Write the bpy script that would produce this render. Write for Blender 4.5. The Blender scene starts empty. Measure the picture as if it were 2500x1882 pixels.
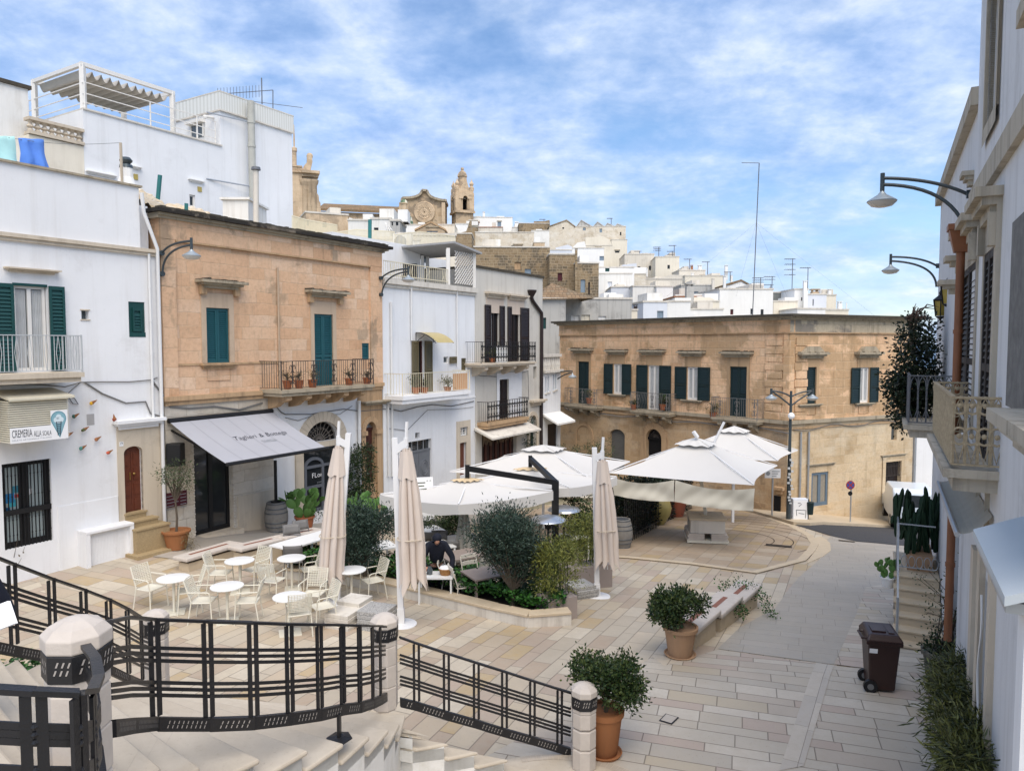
import bpy,bmesh,math,random
from mathutils import Vector,Matrix
random.seed(7)
R=math.radians
scene=bpy.context.scene
COL=scene.collection
# ---------------------------------------------------------------- camera
FPX,CX,CY,HZ=1580.0,1106.0,832.0,743.0
PITCH=math.atan((CY-HZ)/FPX)
EYE=5.6
cam_d=bpy.data.cameras.new("camera")
cam_d.sensor_width=36.0
cam_d.lens=36.0*FPX/2212.0
cam_d.clip_start,cam_d.clip_end=0.05,60000.0
cam=bpy.data.objects.new("camera",cam_d)
COL.objects.link(cam)
cam.location=(0,0,EYE)
cam.rotation_euler=(math.pi/2-PITCH,0,0)
scene.camera=cam
# ---------------------------------------------------------------- world, sun, exposure
SUN_EL,SUN_AZ=57.0,168.0           # azimuth clockwise from +Y (the view direction)
world=bpy.data.worlds.new("World")
scene.world=world
world.use_nodes=True
def build_world():
 nt=world.node_tree;N=nt.nodes;L=nt.links;N.clear()
 out=N.new("ShaderNodeOutputWorld")
 sky=N.new("ShaderNodeTexSky");sky.sky_type='NISHITA';sky.sun_disc=False
 sky.sun_elevation=R(SUN_EL);sky.sun_rotation=R(SUN_AZ)
 sky.air_density=1.0;sky.dust_density=0.6;sky.ozone_density=2.5
 b1=N.new("ShaderNodeBackground");b1.inputs[1].default_value=0.07
 hs=N.new("ShaderNodeHueSaturation");hs.inputs['Saturation'].default_value=1.12
 L.new(sky.outputs[0],hs.inputs['Color']);L.new(hs.outputs[0],b1.inputs[0])
 tc=N.new("ShaderNodeTexCoord")
 sp=N.new("ShaderNodeSeparateXYZ");L.new(tc.outputs['Generated'],sp.inputs[0])
 def M(op,a,b=None,c=None):
  m=N.new("ShaderNodeMath");m.operation=op
  for i,x in enumerate((a,b,c)):
   if x is None: continue
   if isinstance(x,(int,float)): m.inputs[i].default_value=x
   else: L.new(x,m.inputs[i])
  return m.outputs[0]
 den=M('ADD',M('MAXIMUM',sp.outputs[2],0.0),0.30)
 px=M('DIVIDE',sp.outputs[0],den);py=M('DIVIDE',sp.outputs[1],den)
 cb=N.new("ShaderNodeCombineXYZ");L.new(px,cb.inputs[0]);L.new(M('MULTIPLY',py,1.1),cb.inputs[1])
 cb.inputs[2].default_value=3.7
 def noise(scale,detail,rough,dist=0.0,off=0.0):
  v=N.new("ShaderNodeVectorMath");v.operation='ADD';v.inputs[1].default_value=(off,off*.6,off)
  L.new(cb.outputs[0],v.inputs[0])
  n=N.new("ShaderNodeTexNoise");n.inputs['Scale'].default_value=scale
  n.inputs['Detail'].default_value=detail;n.inputs['Roughness'].default_value=rough
  n.inputs['Distortion'].default_value=dist
  L.new(v.outputs[0],n.inputs['Vector']);return n.outputs[0]
 def ramp(f,stops):
  r=N.new("ShaderNodeValToRGB");e=r.color_ramp.elements
  while len(e)<len(stops): e.new(.5)
  for el,(p,c) in zip(e,stops):
   el.position=p;el.color=c if len(c)==4 else (*c,1)
  L.new(f,r.inputs[0]);return r.outputs[0]
 big=noise(1.7,5,.56,.2);fine=noise(5.2,9,.60,.12,5.0);wisp=noise(15.0,5,.6,.1,9.0)
 s=M('ADD',M('ADD',M('MULTIPLY',big,.74),M('MULTIPLY',fine,.26)),M('MULTIPLY',wisp,.06))
 mask=ramp(s,[(.38,(.06,.06,.06)),(.48,(.45,.45,.45)),(.58,(.82,.82,.82)),(.70,(1,1,1))])
 ccol=ramp(M('ADD',M('ADD',M('MULTIPLY',fine,.62),M('MULTIPLY',wisp,.18)),M('MULTIPLY',big,.2)),
    [(.35,(.115,.175,.315)),(.45,(.17,.235,.37)),(.55,(.245,.30,.405)),(.64,(.33,.365,.42)),(.73,(.39,.41,.44))])
 b2=N.new("ShaderNodeBackground");L.new(ccol,b2.inputs[0]);b2.inputs[1].default_value=1.0
 mx=N.new("ShaderNodeMixShader");L.new(mask,mx.inputs[0]);L.new(b1.outputs[0],mx.inputs[1]);L.new(b2.outputs[0],mx.inputs[2])
 L.new(mx.outputs[0],out.inputs[0])
build_world()
sun_d=bpy.data.lights.new("sun",'SUN');sun_d.energy=1.5;sun_d.angle=R(60);sun_d.color=(1.0,.90,.77)
sun=bpy.data.objects.new("sun",sun_d);COL.objects.link(sun)
_az,_el=R(SUN_AZ),R(SUN_EL)
_to=Vector((math.sin(_az)*math.cos(_el),math.cos(_az)*math.cos(_el),math.sin(_el)))
sun.rotation_euler=_to.to_track_quat('Z','Y').to_euler()
sun.location=_to*60
scene.view_settings.view_transform='Standard'
scene.view_settings.look='None'
scene.view_settings.gamma=1.0
scene.view_settings.exposure=1.45
scene.view_settings.use_curve_mapping=False
scene.cycles.max_bounces=6
scene.cycles.transparent_max_bounces=8
# ---------------------------------------------------------------- picture geometry (pixels of the 2212 px wide photo -> rays)
def ray(p):
 xc,zc=(p[0]-CX)/FPX,-(p[1]-CY)/FPX
 s,c=math.sin(PITCH),math.cos(PITCH)
 return Vector((xc,c+s*zc,-s+c*zc))
CAMP=Vector((0,0,EYE))
def at(p,Y):
 d=ray(p);return CAMP+d*(Y/d.y)
def onz(p,z):
 d=ray(p);return CAMP+d*((z-EYE)/d.z)
def ss(t):
 t=max(0.,min(1.,t));return t*t*(3-2*t)
def g(x,y):
 """height of the square and its streets"""
 r=max(0.,y-12.)
 z=-.1*r+1.0*ss((2.2-x)/12.5)*min(1.,r/8.)
 if y>22: z -= .13*max(0.,x-12.5)*min(1.,(y-22)/8.)
 return z
def ong(p,dz=0.):
 d=ray(p);t=2.0;prev=t
 while t<120:
  q=CAMP+d*t
  if q.z<g(q.x,q.y)+dz:
   a,b=prev,t
   for _ in range(30):
    m=(a+b)/2;q=CAMP+d*m
    if q.z<g(q.x,q.y)+dz: b=m
    else: a=m
   return CAMP+d*b
  prev=t;t += .15
 return CAMP+d*t
class K:
 """crop coordinates -> photo pixels"""
 def __init__(s,x0,y0,x1,y1,w): s.x,s.y,s.k=x0,y0,(x1-x0)/w
 def __call__(s,a,b): return ((s.x+a*s.k)*.8848,(s.y+b*s.k)*.8848)
KD0=lambda a,b: (a,b)
KA=K(0,150,750,650,2212);KB=K(0,600,500,1400,1041);KC=K(370,500,970,1350,1175)
KD=K(680,330,1340,760,2212);KE=K(1140,500,2100,800,2212);KG=K(900,600,1400,1200,1388)
KH=K(1340,740,2240,1340,2212);KI=K(2000,0,2500,800,1041);KJ=K(2000,700,2500,1400,1189)
KL=K(2000,1250,2500,1882,1317);KM=K(780,1000,1580,1560,2212);KN=K(300,1280,1100,1560,2212)
KO=K(0,1300,700,1882,2003);KP=K(600,1400,1500,1882,2212);KQ=K(1340,1350,2140,1882,2212)
KR=K(1400,1000,2300,1600,2212);KS=K(1140,520,1540,780,2212);KT=K(1500,580,1800,790,2212)
KU=K(1760,600,2100,800,2212);KV=K(700,330,1180,620,2212);KX=K(1280,560,1480,1120,595)
KY=K(0,900,260,1360,941);KZ=K(700,1000,1000,1340,1469);Ka=K(900,1200,1300,1500,2212)
Kb=K(1180,1120,1560,1460,1861);Kc=K(1480,1130,1960,1400,2212);KW=K(1900,700,2350,1050,2141)
# ---------------------------------------------------------------- things and parts
WL={}
def wl(o): return WL.get(o.name,Vector((0,0,0))) if o else Vector((0,0,0))
def tag(o,label=None,cat=None,group=None,kind=None):
 if label: o['label']=label
 if cat: o['category']=cat
 if group: o['group']=group
 if kind: o['kind']=kind
 return o
def thing(name,label,cat,loc=(0,0,0),rz=0.,group=None):
 o=bpy.data.objects.new(name,None);COL.objects.link(o)
 o.empty_display_size=.2
 o.location=loc;o.rotation_euler=(0,0,rz);WL[o.name]=Vector(loc)
 return tag(o,label,cat,group)
def copy_tree(o,parent=None):
 c=o.copy();COL.objects.link(c)
 if parent: c.parent=parent
 for ch in o.children: copy_tree(ch,c)
 return c
class MB:
 def __init__(s): s.v=[];s.f=[]
 def poly(s,pts):
  n=len(s.v);s.v += [tuple(p) for p in pts];s.f.append(tuple(range(n,n+len(pts))));return s
 def hexa(s,p):
  n=len(s.v);s.v += [tuple(q) for q in p]
  for f in ((3,2,1,0),(4,5,6,7),(0,1,5,4),(1,2,6,5),(2,3,7,6),(3,0,4,7)):
   s.f.append(tuple(n+i for i in f))
  return s
 def box(s,x0,x1,y0,y1,z0,z1):
  return s.hexa([(x0,y0,z0),(x1,y0,z0),(x1,y1,z0),(x0,y1,z0),(x0,y0,z1),(x1,y0,z1),(x1,y1,z1),(x0,y1,z1)])
 def bar(s,p,q,w,h,up=(0,0,1)):
  p,q,up=Vector(p),Vector(q),Vector(up)
  d=(q-p).normalized();a=d.cross(up)
  if a.length<1e-4: a=d.cross(Vector((1,0,0)))
  a.normalize();b=a.cross(d).normalized();a *= w/2;b *= h/2
  return s.hexa([p-a-b,p+a-b,q+a-b,q-a-b,p-a+b,p+a+b,q+a+b,q-a+b])
 def prism(s,pts,vec):
  pts=[Vector(p) for p in pts];vec=Vector(vec);n=len(s.v);k=len(pts)
  s.v += [tuple(p) for p in pts]+[tuple(p+vec) for p in pts]
  s.f.append(tuple(range(n+k-1,n-1,-1)));s.f.append(tuple(range(n+k,n+2*k)))
  for i in range(k): s.f.append((n+i,n+(i+1) % k,n+k+(i+1) % k,n+k+i))
  return s
 def tube(s,pts,r,n=8,caps=True):
  pts=[Vector(p) for p in pts];m=len(pts)
  rs=r if isinstance(r,(list,tuple)) else [r]*m
  ref=None;base=len(s.v)
  for i in range(m):
   d=(pts[min(i+1,m-1)]-pts[max(i-1,0)])
   d=d.normalized() if d.length>1e-9 else Vector((0,0,1))
   if ref is None: ref=d.orthogonal().normalized()
   else:
    ref=ref-d*ref.dot(d)
    ref=ref.normalized() if ref.length>1e-6 else d.orthogonal().normalized()
   b=d.cross(ref)
   for k in range(n):
    a=2*math.pi*k/n
    s.v.append(tuple(pts[i]+(ref*math.cos(a)+b*math.sin(a))*rs[i]))
  for i in range(m-1):
   for k in range(n):
    s.f.append((base+i*n+k,base+i*n+(k+1) % n,base+(i+1)*n+(k+1) % n,base+(i+1)*n+k))
  if caps:
   s.f.append(tuple(base+k for k in range(n-1,-1,-1)));s.f.append(tuple(base+(m-1)*n+k for k in range(n)))
  return s
 def lathe(s,c,prof,n=24,a0=0.):
  c=Vector(c);base=len(s.v);m=len(prof)
  for r,z in prof:
   for k in range(n):
    a=a0+2*math.pi*k/n
    s.v.append((c.x+r*math.cos(a),c.y+r*math.sin(a),c.z+z))
  for i in range(m-1):
   for k in range(n):
    s.f.append((base+i*n+k,base+i*n+(k+1) % n,base+(i+1)*n+(k+1) % n,base+(i+1)*n+k))
  s.f.append(tuple(base+k for k in range(n-1,-1,-1)));s.f.append(tuple(base+(m-1)*n+k for k in range(n)))
  return s
 def grid(s,fn,nu,nv):
  base=len(s.v)
  for j in range(nv+1):
   for i in range(nu+1): s.v.append(tuple(fn(i/nu,j/nv)))
  for j in range(nv):
   for i in range(nu):
    a=base+j*(nu+1)+i;s.f.append((a,a+1,a+nu+2,a+nu+1))
  return s
 def leaf(s,c,d,n,L,w):
  """a pointed leaf from c along d with normal about n"""
  d=d.normalized();a=d.cross(n)
  a=a.normalized() if a.length>1e-5 else d.orthogonal().normalized()
  k=len(s.v);m=c+d*L*.45
  s.v += [tuple(c),tuple(m+a*w*.5),tuple(c+d*L),tuple(m-a*w*.5)]
  s.f.append((k,k+1,k+2,k+3));return s
 def sphere(s,c,r,n=12,m=8,sq=(1,1,1)):
  c=Vector(c);base=len(s.v)
  for i in range(m+1):
   t=math.pi*i/m
   for k in range(n):
    a=2*math.pi*k/n
    s.v.append((c.x+r*sq[0]*math.sin(t)*math.cos(a),c.y+r*sq[1]*math.sin(t)*math.sin(a),c.z+r*sq[2]*math.cos(t)))
  for i in range(m):
   for k in range(n):
    s.f.append((base+i*n+k,base+(i+1)*n+k,base+(i+1)*n+(k+1) % n,base+i*n+(k+1) % n))
  return s
 def build(s,name,mat=None,parent=None,smooth=None,world=True,fix=True,bevel=0.):
  me=bpy.data.meshes.new(name)
  off=wl(parent) if (parent is not None and world) else Vector((0,0,0))
  me.from_pydata([(v[0]-off.x,v[1]-off.y,v[2]-off.z) for v in s.v],[],s.f)
  if fix:
   bm=bmesh.new();bm.from_mesh(me)
   bmesh.ops.remove_doubles(bm,verts=bm.verts,dist=1e-5)
   bmesh.ops.recalc_face_normals(bm,faces=bm.faces)
   bm.to_mesh(me);bm.free()
  if mat: me.materials.append(mat)
  if smooth is not None:
   me.shade_smooth()
   if smooth<180: me.set_sharp_from_angle(angle=R(smooth))
  o=bpy.data.objects.new(name,me);COL.objects.link(o)
  if parent is not None: o.parent=parent
  WL[o.name]=off
  if bevel:
   b=o.modifiers.new("bevel",'BEVEL');b.width=bevel;b.segments=2;b.limit_method='ANGLE';b.angle_limit=R(40)
  return o
class F:
 """a vertical wall plane: u along it (to the right), z up, o out towards the viewer"""
 def __init__(s,p,d):
  s.p=Vector((p[0],p[1],0));s.d=Vector((d[0],d[1],0)).normalized();s.n=Vector((s.d.y,-s.d.x,0))
 def P(s,u,z,o=0.): return s.p+s.d*u+s.n*o+Vector((0,0,z))
 def uz(s,p,o=0.):
  d=ray(p);q=s.p+s.n*o
  t=(q-Vector((0,0,0))).dot(s.n)/d.dot(s.n)
  h=CAMP+d*t
  return ((h-q).dot(s.d),h.z)
 def r(s,k,xl,xr,yt,yb,o=0.):
  u0,z1=s.uz(k(xl,yt),o);u1,_=s.uz(k(xr,yt),o);_,z0=s.uz(k(xl,yb),o)
  return (u0,u1,z0,z1)
 def box(s,m,u0,u1,z0,z1,o0,o1):
  return m.hexa([s.P(u0,z0,o1),s.P(u1,z0,o1),s.P(u1,z0,o0),s.P(u0,z0,o0),s.P(u0,z1,o1),s.P(u1,z1,o1),s.P(u1,z1,o0),s.P(u0,z1,o0)])
 def sub(s,u,o=0.):
  q=s.P(u,0,o);return F((q.x,q.y),s.d)
 def base(s,u,z): return s.P(u,z)
# ---------------------------------------------------------------- materials
class T:
 def __init__(s,name,rough=.8,spec=.3):
  s.m=bpy.data.materials.new(name);s.m.use_nodes=True;s.nt=s.m.node_tree
  s.b=s.nt.nodes['Principled BSDF'];s.b.inputs['Roughness'].default_value=rough
  s.b.inputs['Specular IOR Level'].default_value=spec
 def n(s,t,**k):
  x=s.nt.nodes.new("ShaderNode"+t)
  for a,b in k.items(): setattr(x,a,b)
  return x
 def put(s,sock,v):
  if v is None: return
  if hasattr(v,'is_output') or isinstance(v,bpy.types.NodeSocket): s.nt.links.new(v,sock)
  else:
   if isinstance(v,(tuple,list)) and len(v)==3 and sock.type=='RGBA': v=(*v,1)
   sock.default_value=v
 def math(s,op,a,b=None,c=None,clamp=False):
  x=s.n("Math",operation=op,use_clamp=clamp)
  for i,v in enumerate((a,b,c)): s.put(x.inputs[i],v)
  return x.outputs[0]
 def pos(s): return s.n("NewGeometry").outputs['Position']
 def obj(s): return s.n("TexCoord").outputs['Object']
 def sep(s,v):
  x=s.n("SeparateXYZ");s.put(x.inputs[0],v);return x.outputs
 def comb(s,a,b,c=0.):
  x=s.n("CombineXYZ")
  for i,v in enumerate((a,b,c)): s.put(x.inputs[i],v)
  return x.outputs[0]
 def scale(s,v,sc):
  x=s.n("VectorMath",operation='MULTIPLY');s.put(x.inputs[0],v);s.put(x.inputs[1],sc);return x.outputs[0]
 def noise(s,v,sc,det=4.,ro=.55,dist=0.):
  x=s.n("TexNoise");s.put(x.inputs['Vector'],v);x.inputs['Scale'].default_value=sc
  x.inputs['Detail'].default_value=det;x.inputs['Roughness'].default_value=ro;x.inputs['Distortion'].default_value=dist
  return x.outputs[0]
 def white(s,v):
  x=s.n("TexWhiteNoise",noise_dimensions='3D');s.put(x.inputs['Vector'],v);return x.outputs
 def ramp(s,f,stops,mode='LINEAR'):
  x=s.n("ValToRGB");e=x.color_ramp.elements;x.color_ramp.interpolation=mode
  while len(e)<len(stops): e.new(.5)
  for el,(p,c) in zip(e,stops):
   el.position=p;c=(c,c,c) if isinstance(c,(int,float)) else c;el.color=(*c,1)
  s.put(x.inputs[0],f);return x.outputs[0]
 def mix(s,f,a,b,blend='MIX'):
  x=s.n("Mix",data_type='RGBA',blend_type=blend);s.put(x.inputs[0],f);s.put(x.inputs[6],a);s.put(x.inputs[7],b)
  return x.outputs[2]
 def bump(s,h,st=.3,dist=.02):
  x=s.n("Bump");x.inputs['Strength'].default_value=st;x.inputs['Distance'].default_value=dist
  s.put(x.inputs['Height'],h);s.nt.links.new(x.outputs[0],s.b.inputs['Normal'])
 def col(s,c): s.put(s.b.inputs['Base Color'],c);return s
 def wall(s,d):
  """(along the wall, up) coordinates from the world position"""
  p=s.pos();x=s.n("VectorMath",operation='DOT_PRODUCT');s.put(x.inputs[0],p);x.inputs[1].default_value=(d[0],d[1],0)
  z=s.sep(p)[2]
  return x.outputs['Value'],z
 def blocks(s,x,y,h,L,mort,vary=.5):
  r=s.math('DIVIDE',y,h);row=s.math('FLOOR',r);fr=s.math('FRACT',r)
  w=s.white(s.comb(row,3.1,.7))
  sx=s.n("SeparateColor");s.put(sx.inputs[0],w[1])
  Lr=s.math('MULTIPLY',s.math('ADD',s.math('MULTIPLY',sx.outputs[0],vary),1-vary/2),L)
  c=s.math('ADD',s.math('DIVIDE',x,Lr),s.math('MULTIPLY',sx.outputs[1],9.))
  cc=s.math('FLOOR',c);fc=s.math('FRACT',c)
  idw=s.white(s.comb(row,cc,1.3))
  e1=s.math('MULTIPLY',s.math('MINIMUM',fr,s.math('SUBTRACT',1.,fr)),h)
  e2=s.math('MULTIPLY',s.math('MINIMUM',fc,s.math('SUBTRACT',1.,fc)),Lr)
  e=s.math('MINIMUM',e1,e2)
  mk=s.math('SUBTRACT',1.,s.math('DIVIDE',e,mort),clamp=True)
  return idw[0],idw[1],mk
def M_plain(name,c,rough=.6,var=.12,sc=6.,spec=.3,metal=0.,bump=0.,bs=40.):
 t=T(name,rough,spec);t.b.inputs['Metallic'].default_value=metal
 p=t.obj();f=t.noise(p,sc,5,.6)
 t.col(t.mix(f,tuple(x*(1-var) for x in c),tuple(min(1,x*(1+var)) for x in c)))
 if bump: t.bump(t.noise(p,bs,3,.6),bump,.01)
 return t.m
def M_plaster(name,c,dirt=(.42,.38,.32),amt=.35,streak=.35,grime=.5,bump=.25):
 t=T(name,.92,.12);p=t.pos();xyz=t.sep(p)
 f=t.noise(p,.55,5,.6)
 base=t.mix(t.ramp(f,[(.3,0),(.7,1)]),tuple(x*.93 for x in c),c)
 sv=t.comb(t.math('MULTIPLY',xyz[0],2.2),t.math('MULTIPLY',xyz[1],2.2),t.math('MULTIPLY',xyz[2],.14))
 st=t.ramp(t.noise(sv,1.6,6,.68),[(.5,0),(.78,1)])
 pt=t.ramp(t.noise(p,.8,8,.72,.3),[(.56,0),(.74,1)])
 c1=t.mix(t.math('MULTIPLY',st,streak),base,dirt)
 c2=t.mix(t.math('MULTIPLY',pt,amt),c1,tuple(x*.8 for x in dirt))
 cr=t.ramp(t.noise(p,7.,6,.7),[(.60,0),(.8,1)])
 sm=t.ramp(t.noise(t.scale(p,(1,1,.6)),.28,7,.68,.5),[(.48,0),(.70,.30)])
 c2=t.mix(t.math('MULTIPLY',sm,min(1,amt*2.2)),c2,tuple(x*.72+.03 for x in c))
 t.col(t.mix(t.math('MULTIPLY',cr,grime*.3),c2,dirt))
 t.bump(t.math('ADD',t.noise(p,3.,6,.65),t.math('MULTIPLY',t.noise(p,45.,3,.6),.25)),bump,.03)
 return t.m
def M_blocks(name,d,pal,h,L,mort_c,crust=(.16,.13,.09),crust_amt=.8,crust_lo=.55,mort=.012,stain=.4,fade=.0,fadec=(.6,.55,.45)):
 t=T(name,.92,.1);x,y=t.wall(d);p=t.pos()
 wob=t.math('MULTIPLY',t.math('SUBTRACT',t.noise(p,1.7,3,.5),.5),.10)
 idv,idc,mk=t.blocks(t.math('ADD',x,wob),t.math('ADD',y,wob),h,L,mort,.7)
 base=t.ramp(idv,[(i/max(1,len(pal)-1),c) for i,c in enumerate(pal)])
 base=t.mix(t.ramp(t.noise(p,.7,5,.6),[(.35,0),(.7,1)]),base,tuple(min(1,c*1.12) for c in pal[len(pal) // 2]))
 base=t.mix(t.math('MULTIPLY',t.ramp(t.noise(p,9,6,.7),[(.45,0),(.75,1)]),.35),base,tuple(c*.55 for c in pal[0]))
 cf=t.math('ADD',t.noise(p,.45,7,.62,.4),t.math('MULTIPLY',t.math('SUBTRACT',idv,.5),.11))
 cm=t.math('MULTIPLY',t.ramp(cf,[(crust_lo-.01,0),(crust_lo+.045,1)]),crust_amt)
 crc=t.mix(t.noise(p,5.,6,.7),crust,tuple(min(1,c*2.1) for c in crust))
 base=t.mix(cm,base,crc)
 sv=t.comb(t.math('MULTIPLY',x,2.0),0.,t.math('MULTIPLY',y,.18))
 st=t.ramp(t.noise(sv,1.5,6,.7),[(.54,0),(.78,1)])
 base=t.mix(t.math('MULTIPLY',st,stain),base,(.07,.055,.04))
 if fade:
  ft=t.ramp(t.noise(t.scale(p,(.5,.5,1.1)),.9,6,.65),[(.48,0),(.62,1)])
  base=t.mix(t.math('MULTIPLY',ft,fade),base,fadec)
 jn=t.math('MULTIPLY',mk,t.ramp(t.noise(p,2.5,4,.6),[(.32,.35),(.6,1)]))
 base=t.mix(jn,base,mort_c)
 t.col(base)
 hgt=t.math('SUBTRACT',t.math('MULTIPLY',t.noise(p,6.,7,.7),1.1),t.math('MULTIPLY',mk,.7))
 hgt=t.math('ADD',hgt,t.math('MULTIPLY',t.math('ADD',idv,cm),.3))
 t.bump(hgt,.5,.035)
 return t.m
def M_pave(name,ang,h,L,pal,mort_c=(.13,.11,.09),mort=.008,dirt=.35,rough=.62,dirtc=(.20,.17,.13),hvar=.6):
 t=T(name,rough,.35);p=t.pos();xyz=t.sep(p);c,s_=math.cos(ang),math.sin(ang)
 x=t.math('ADD',t.math('MULTIPLY',xyz[0],c),t.math('MULTIPLY',xyz[1],s_))
 y=t.math('ADD',t.math('MULTIPLY',xyz[0],-s_),t.math('MULTIPLY',xyz[1],c))
 # rows of two widths
 per=h*2.5
 yy=t.math('DIVIDE',y,per);base_r=t.math('FLOOR',yy);fy=t.math('FRACT',yy)
 isb=t.math('GREATER_THAN',fy,.4)
 y2=t.math('ADD',t.math('MULTIPLY',base_r,2.),t.math('ADD',isb,t.math('ADD',
   t.math('MULTIPLY',t.math('SUBTRACT',1.,isb),t.math('DIVIDE',fy,.4)),
   t.math('MULTIPLY',isb,t.math('DIVIDE',t.math('SUBTRACT',fy,.4),.6)))))
 idv,idc,mk=t.blocks(x,t.math('MULTIPLY',y2,h*1.25),h*1.25,L,mort,hvar)
 n=len(pal)
 base=t.ramp(idv,[(i/n,q) for i,q in enumerate(pal)],'CONSTANT')
 vein=t.ramp(t.noise(t.scale(p,(1,1,.2)),5.5,8,.72,.8),[(.35,0),(.68,1)])
 base=t.mix(t.math('MULTIPLY',vein,.52),base,(.44,.38,.30))
 pits=t.ramp(t.noise(p,26.,5,.75,.6),[(.60,0),(.72,1)])
 base=t.mix(t.math('MULTIPLY',pits,.58),base,(.22,.17,.12))
 sp=t.sep(idc);
 dk=t.ramp(t.noise(p,.33,6,.62,.3),[(.38,0),(.72,1)])
 base=t.mix(t.math('MULTIPLY',dk,dirt),base,dirtc)
 base=t.mix(t.math('MULTIPLY',mk,.9),base,mort_c)
 t.col(base)
 t.put(t.b.inputs['Roughness'],t.math('ADD',t.math('MULTIPLY',t.noise(p,3.,4,.6),.35),rough-.22))
 t.bump(t.math('SUBTRACT',t.math('ADD',t.math('MULTIPLY',idv,.25),t.math('MULTIPLY',t.noise(p,18.,5,.7),.35)),t.math('MULTIPLY',mk,.9)),.35,.012)
 return t.m
def M_leaf(name,a,b,c=None,sc=3.5,rough=.5,spec=.35):
 t=T(name,rough,spec);p=t.pos()
 f=t.math('ADD',t.math('MULTIPLY',t.noise(p,sc,3,.6),.6),t.math('MULTIPLY',t.white(t.scale(p,(1,1,1)))[0],0.))
 gm=t.n("NewGeometry").outputs['Random Per Island']
 f=t.math('ADD',t.math('MULTIPLY',f,.9),t.math('MULTIPLY',t.math('SUBTRACT',gm,.5),.7))
 st=[(.15,a),(.62,b)]+([(.9,c)] if c else [])
 t.col(t.ramp(f,st))
 return t.m
def M_glass(name,c=(.012,.014,.016),rough=.06,spec=.6):
 t=T(name,rough,spec);p=t.pos()
 t.col(t.mix(t.noise(p,2.,3,.6),c,tuple(x*2.2+.004 for x in c)))
 t.bump(t.noise(p,1.3,2,.5),.06,.03)
 return t.m
# ---------------------------------------------------------------- directions of the main walls
def dirof(px): q=ray((px,HZ));return Vector((q.x,q.y,0)).normalized()
D_L=dirof(2071)                                   # row on the left
a0=at((350,HZ),19.8);FL=F((a0.x,a0.y),D_L)
D_CL=-dirof(-286);D_CR=dirof(4420)             # the two fronts of the corner building
a0=at(KH(1440,500),32.5);CORNER=a0
FCL=F((a0.x,a0.y),D_CL);FCR=F((a0.x,a0.y),D_CR)
D_R=-dirof(1915)                                  # wall on the right, running towards the viewer
FR=F((8.54,14.3),D_R)
# ---------------------------------------------------------------- shared materials
CREAM=[(.50,.42,.305),(.57,.495,.38),(.48,.39,.285),(.47,.405,.315),(.61,.54,.43),(.42,.325,.24),(.47,.35,.195),(.54,.455,.34),(.49,.425,.33),(.44,.345,.27),(.58,.51,.40)]
PALE=[(.47,.42,.345),(.54,.49,.415),(.45,.39,.325),(.49,.445,.375),(.425,.385,.325),(.435,.35,.295),(.46,.395,.295),(.55,.505,.43),(.48,.435,.365)]
m_pave=M_pave("plaza_slabs",R(65.5),.25,.85,CREAM,dirt=.36,mort=.012)
m_pave_l=M_pave("upper_plaza_slabs",R(-22),.30,.8,CREAM,dirt=.38,mort=.010)
m_pave_r=M_pave("lower_slabs",R(-17.5),.225,.85,PALE,mort_c=(.10,.08,.06),dirt=.30,mort=.012)
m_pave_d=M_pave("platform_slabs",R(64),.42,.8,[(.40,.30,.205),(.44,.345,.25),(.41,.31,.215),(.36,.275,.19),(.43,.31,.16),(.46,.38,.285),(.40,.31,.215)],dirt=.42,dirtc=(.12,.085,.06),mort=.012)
m_street=M_pave("street_basalt_slabs",R(-22),.34,.8,[(.37,.34,.295),(.385,.355,.31),(.36,.333,.288),(.395,.362,.315),(.375,.342,.293)],mort_c=(.20,.18,.155),dirt=.35,dirtc=(.25,.228,.20),mort=.007)
m_street_l=M_pave("upper_street_slabs",R(58),.38,.8,[(.36,.33,.29),(.40,.37,.33),(.34,.31,.28),(.42,.385,.34)],mort_c=(.24,.21,.18),dirt=.4,dirtc=(.26,.235,.20),mort=.004)
m_band=M_pave("kerb_band",R(61),.5,1.1,[(.50,.46,.40),(.54,.49,.42),(.47,.43,.38)],mort=.006,dirt=.25)
m_strip=M_plain("cream_kerb_stone",(.52,.425,.30),.75,.18,4.,bump=.25)
m_asphalt=M_plain("asphalt",(.055,.055,.058),.85,.3,9.,bump=.4,bs=60)
m_stair=M_pave("stair_travertine",R(10),3.2,7.0,[(.55,.49,.40),(.58,.52,.43)],mort_c=(.35,.3,.25),dirt=.5,dirtc=(.33,.27,.20),mort=.002)
m_white=M_plaster("white_limewash",(.80,.80,.80),amt=.22,streak=.22,grime=.5)
m_white_st=M_plaster("stained_stair_plaster",(.74,.73,.70),dirt=(.34,.32,.20),amt=.45,streak=.30,grime=.6)
m_iron=M_plain("black_iron",(.010,.010,.012),.42,.3,20.,.45,bump=.25,bs=70)
m_boll=M_plain("bollard_limestone",(.52,.465,.41),.7,.16,7.,bump=.3,bs=30)
m_slot=M_plain("bright_slot",(.36,.33,.30),.8,.1)
m_gal=M_plain("galvanised_steel",(.42,.44,.46),.4,.12,8.,.5,.6)
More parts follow.
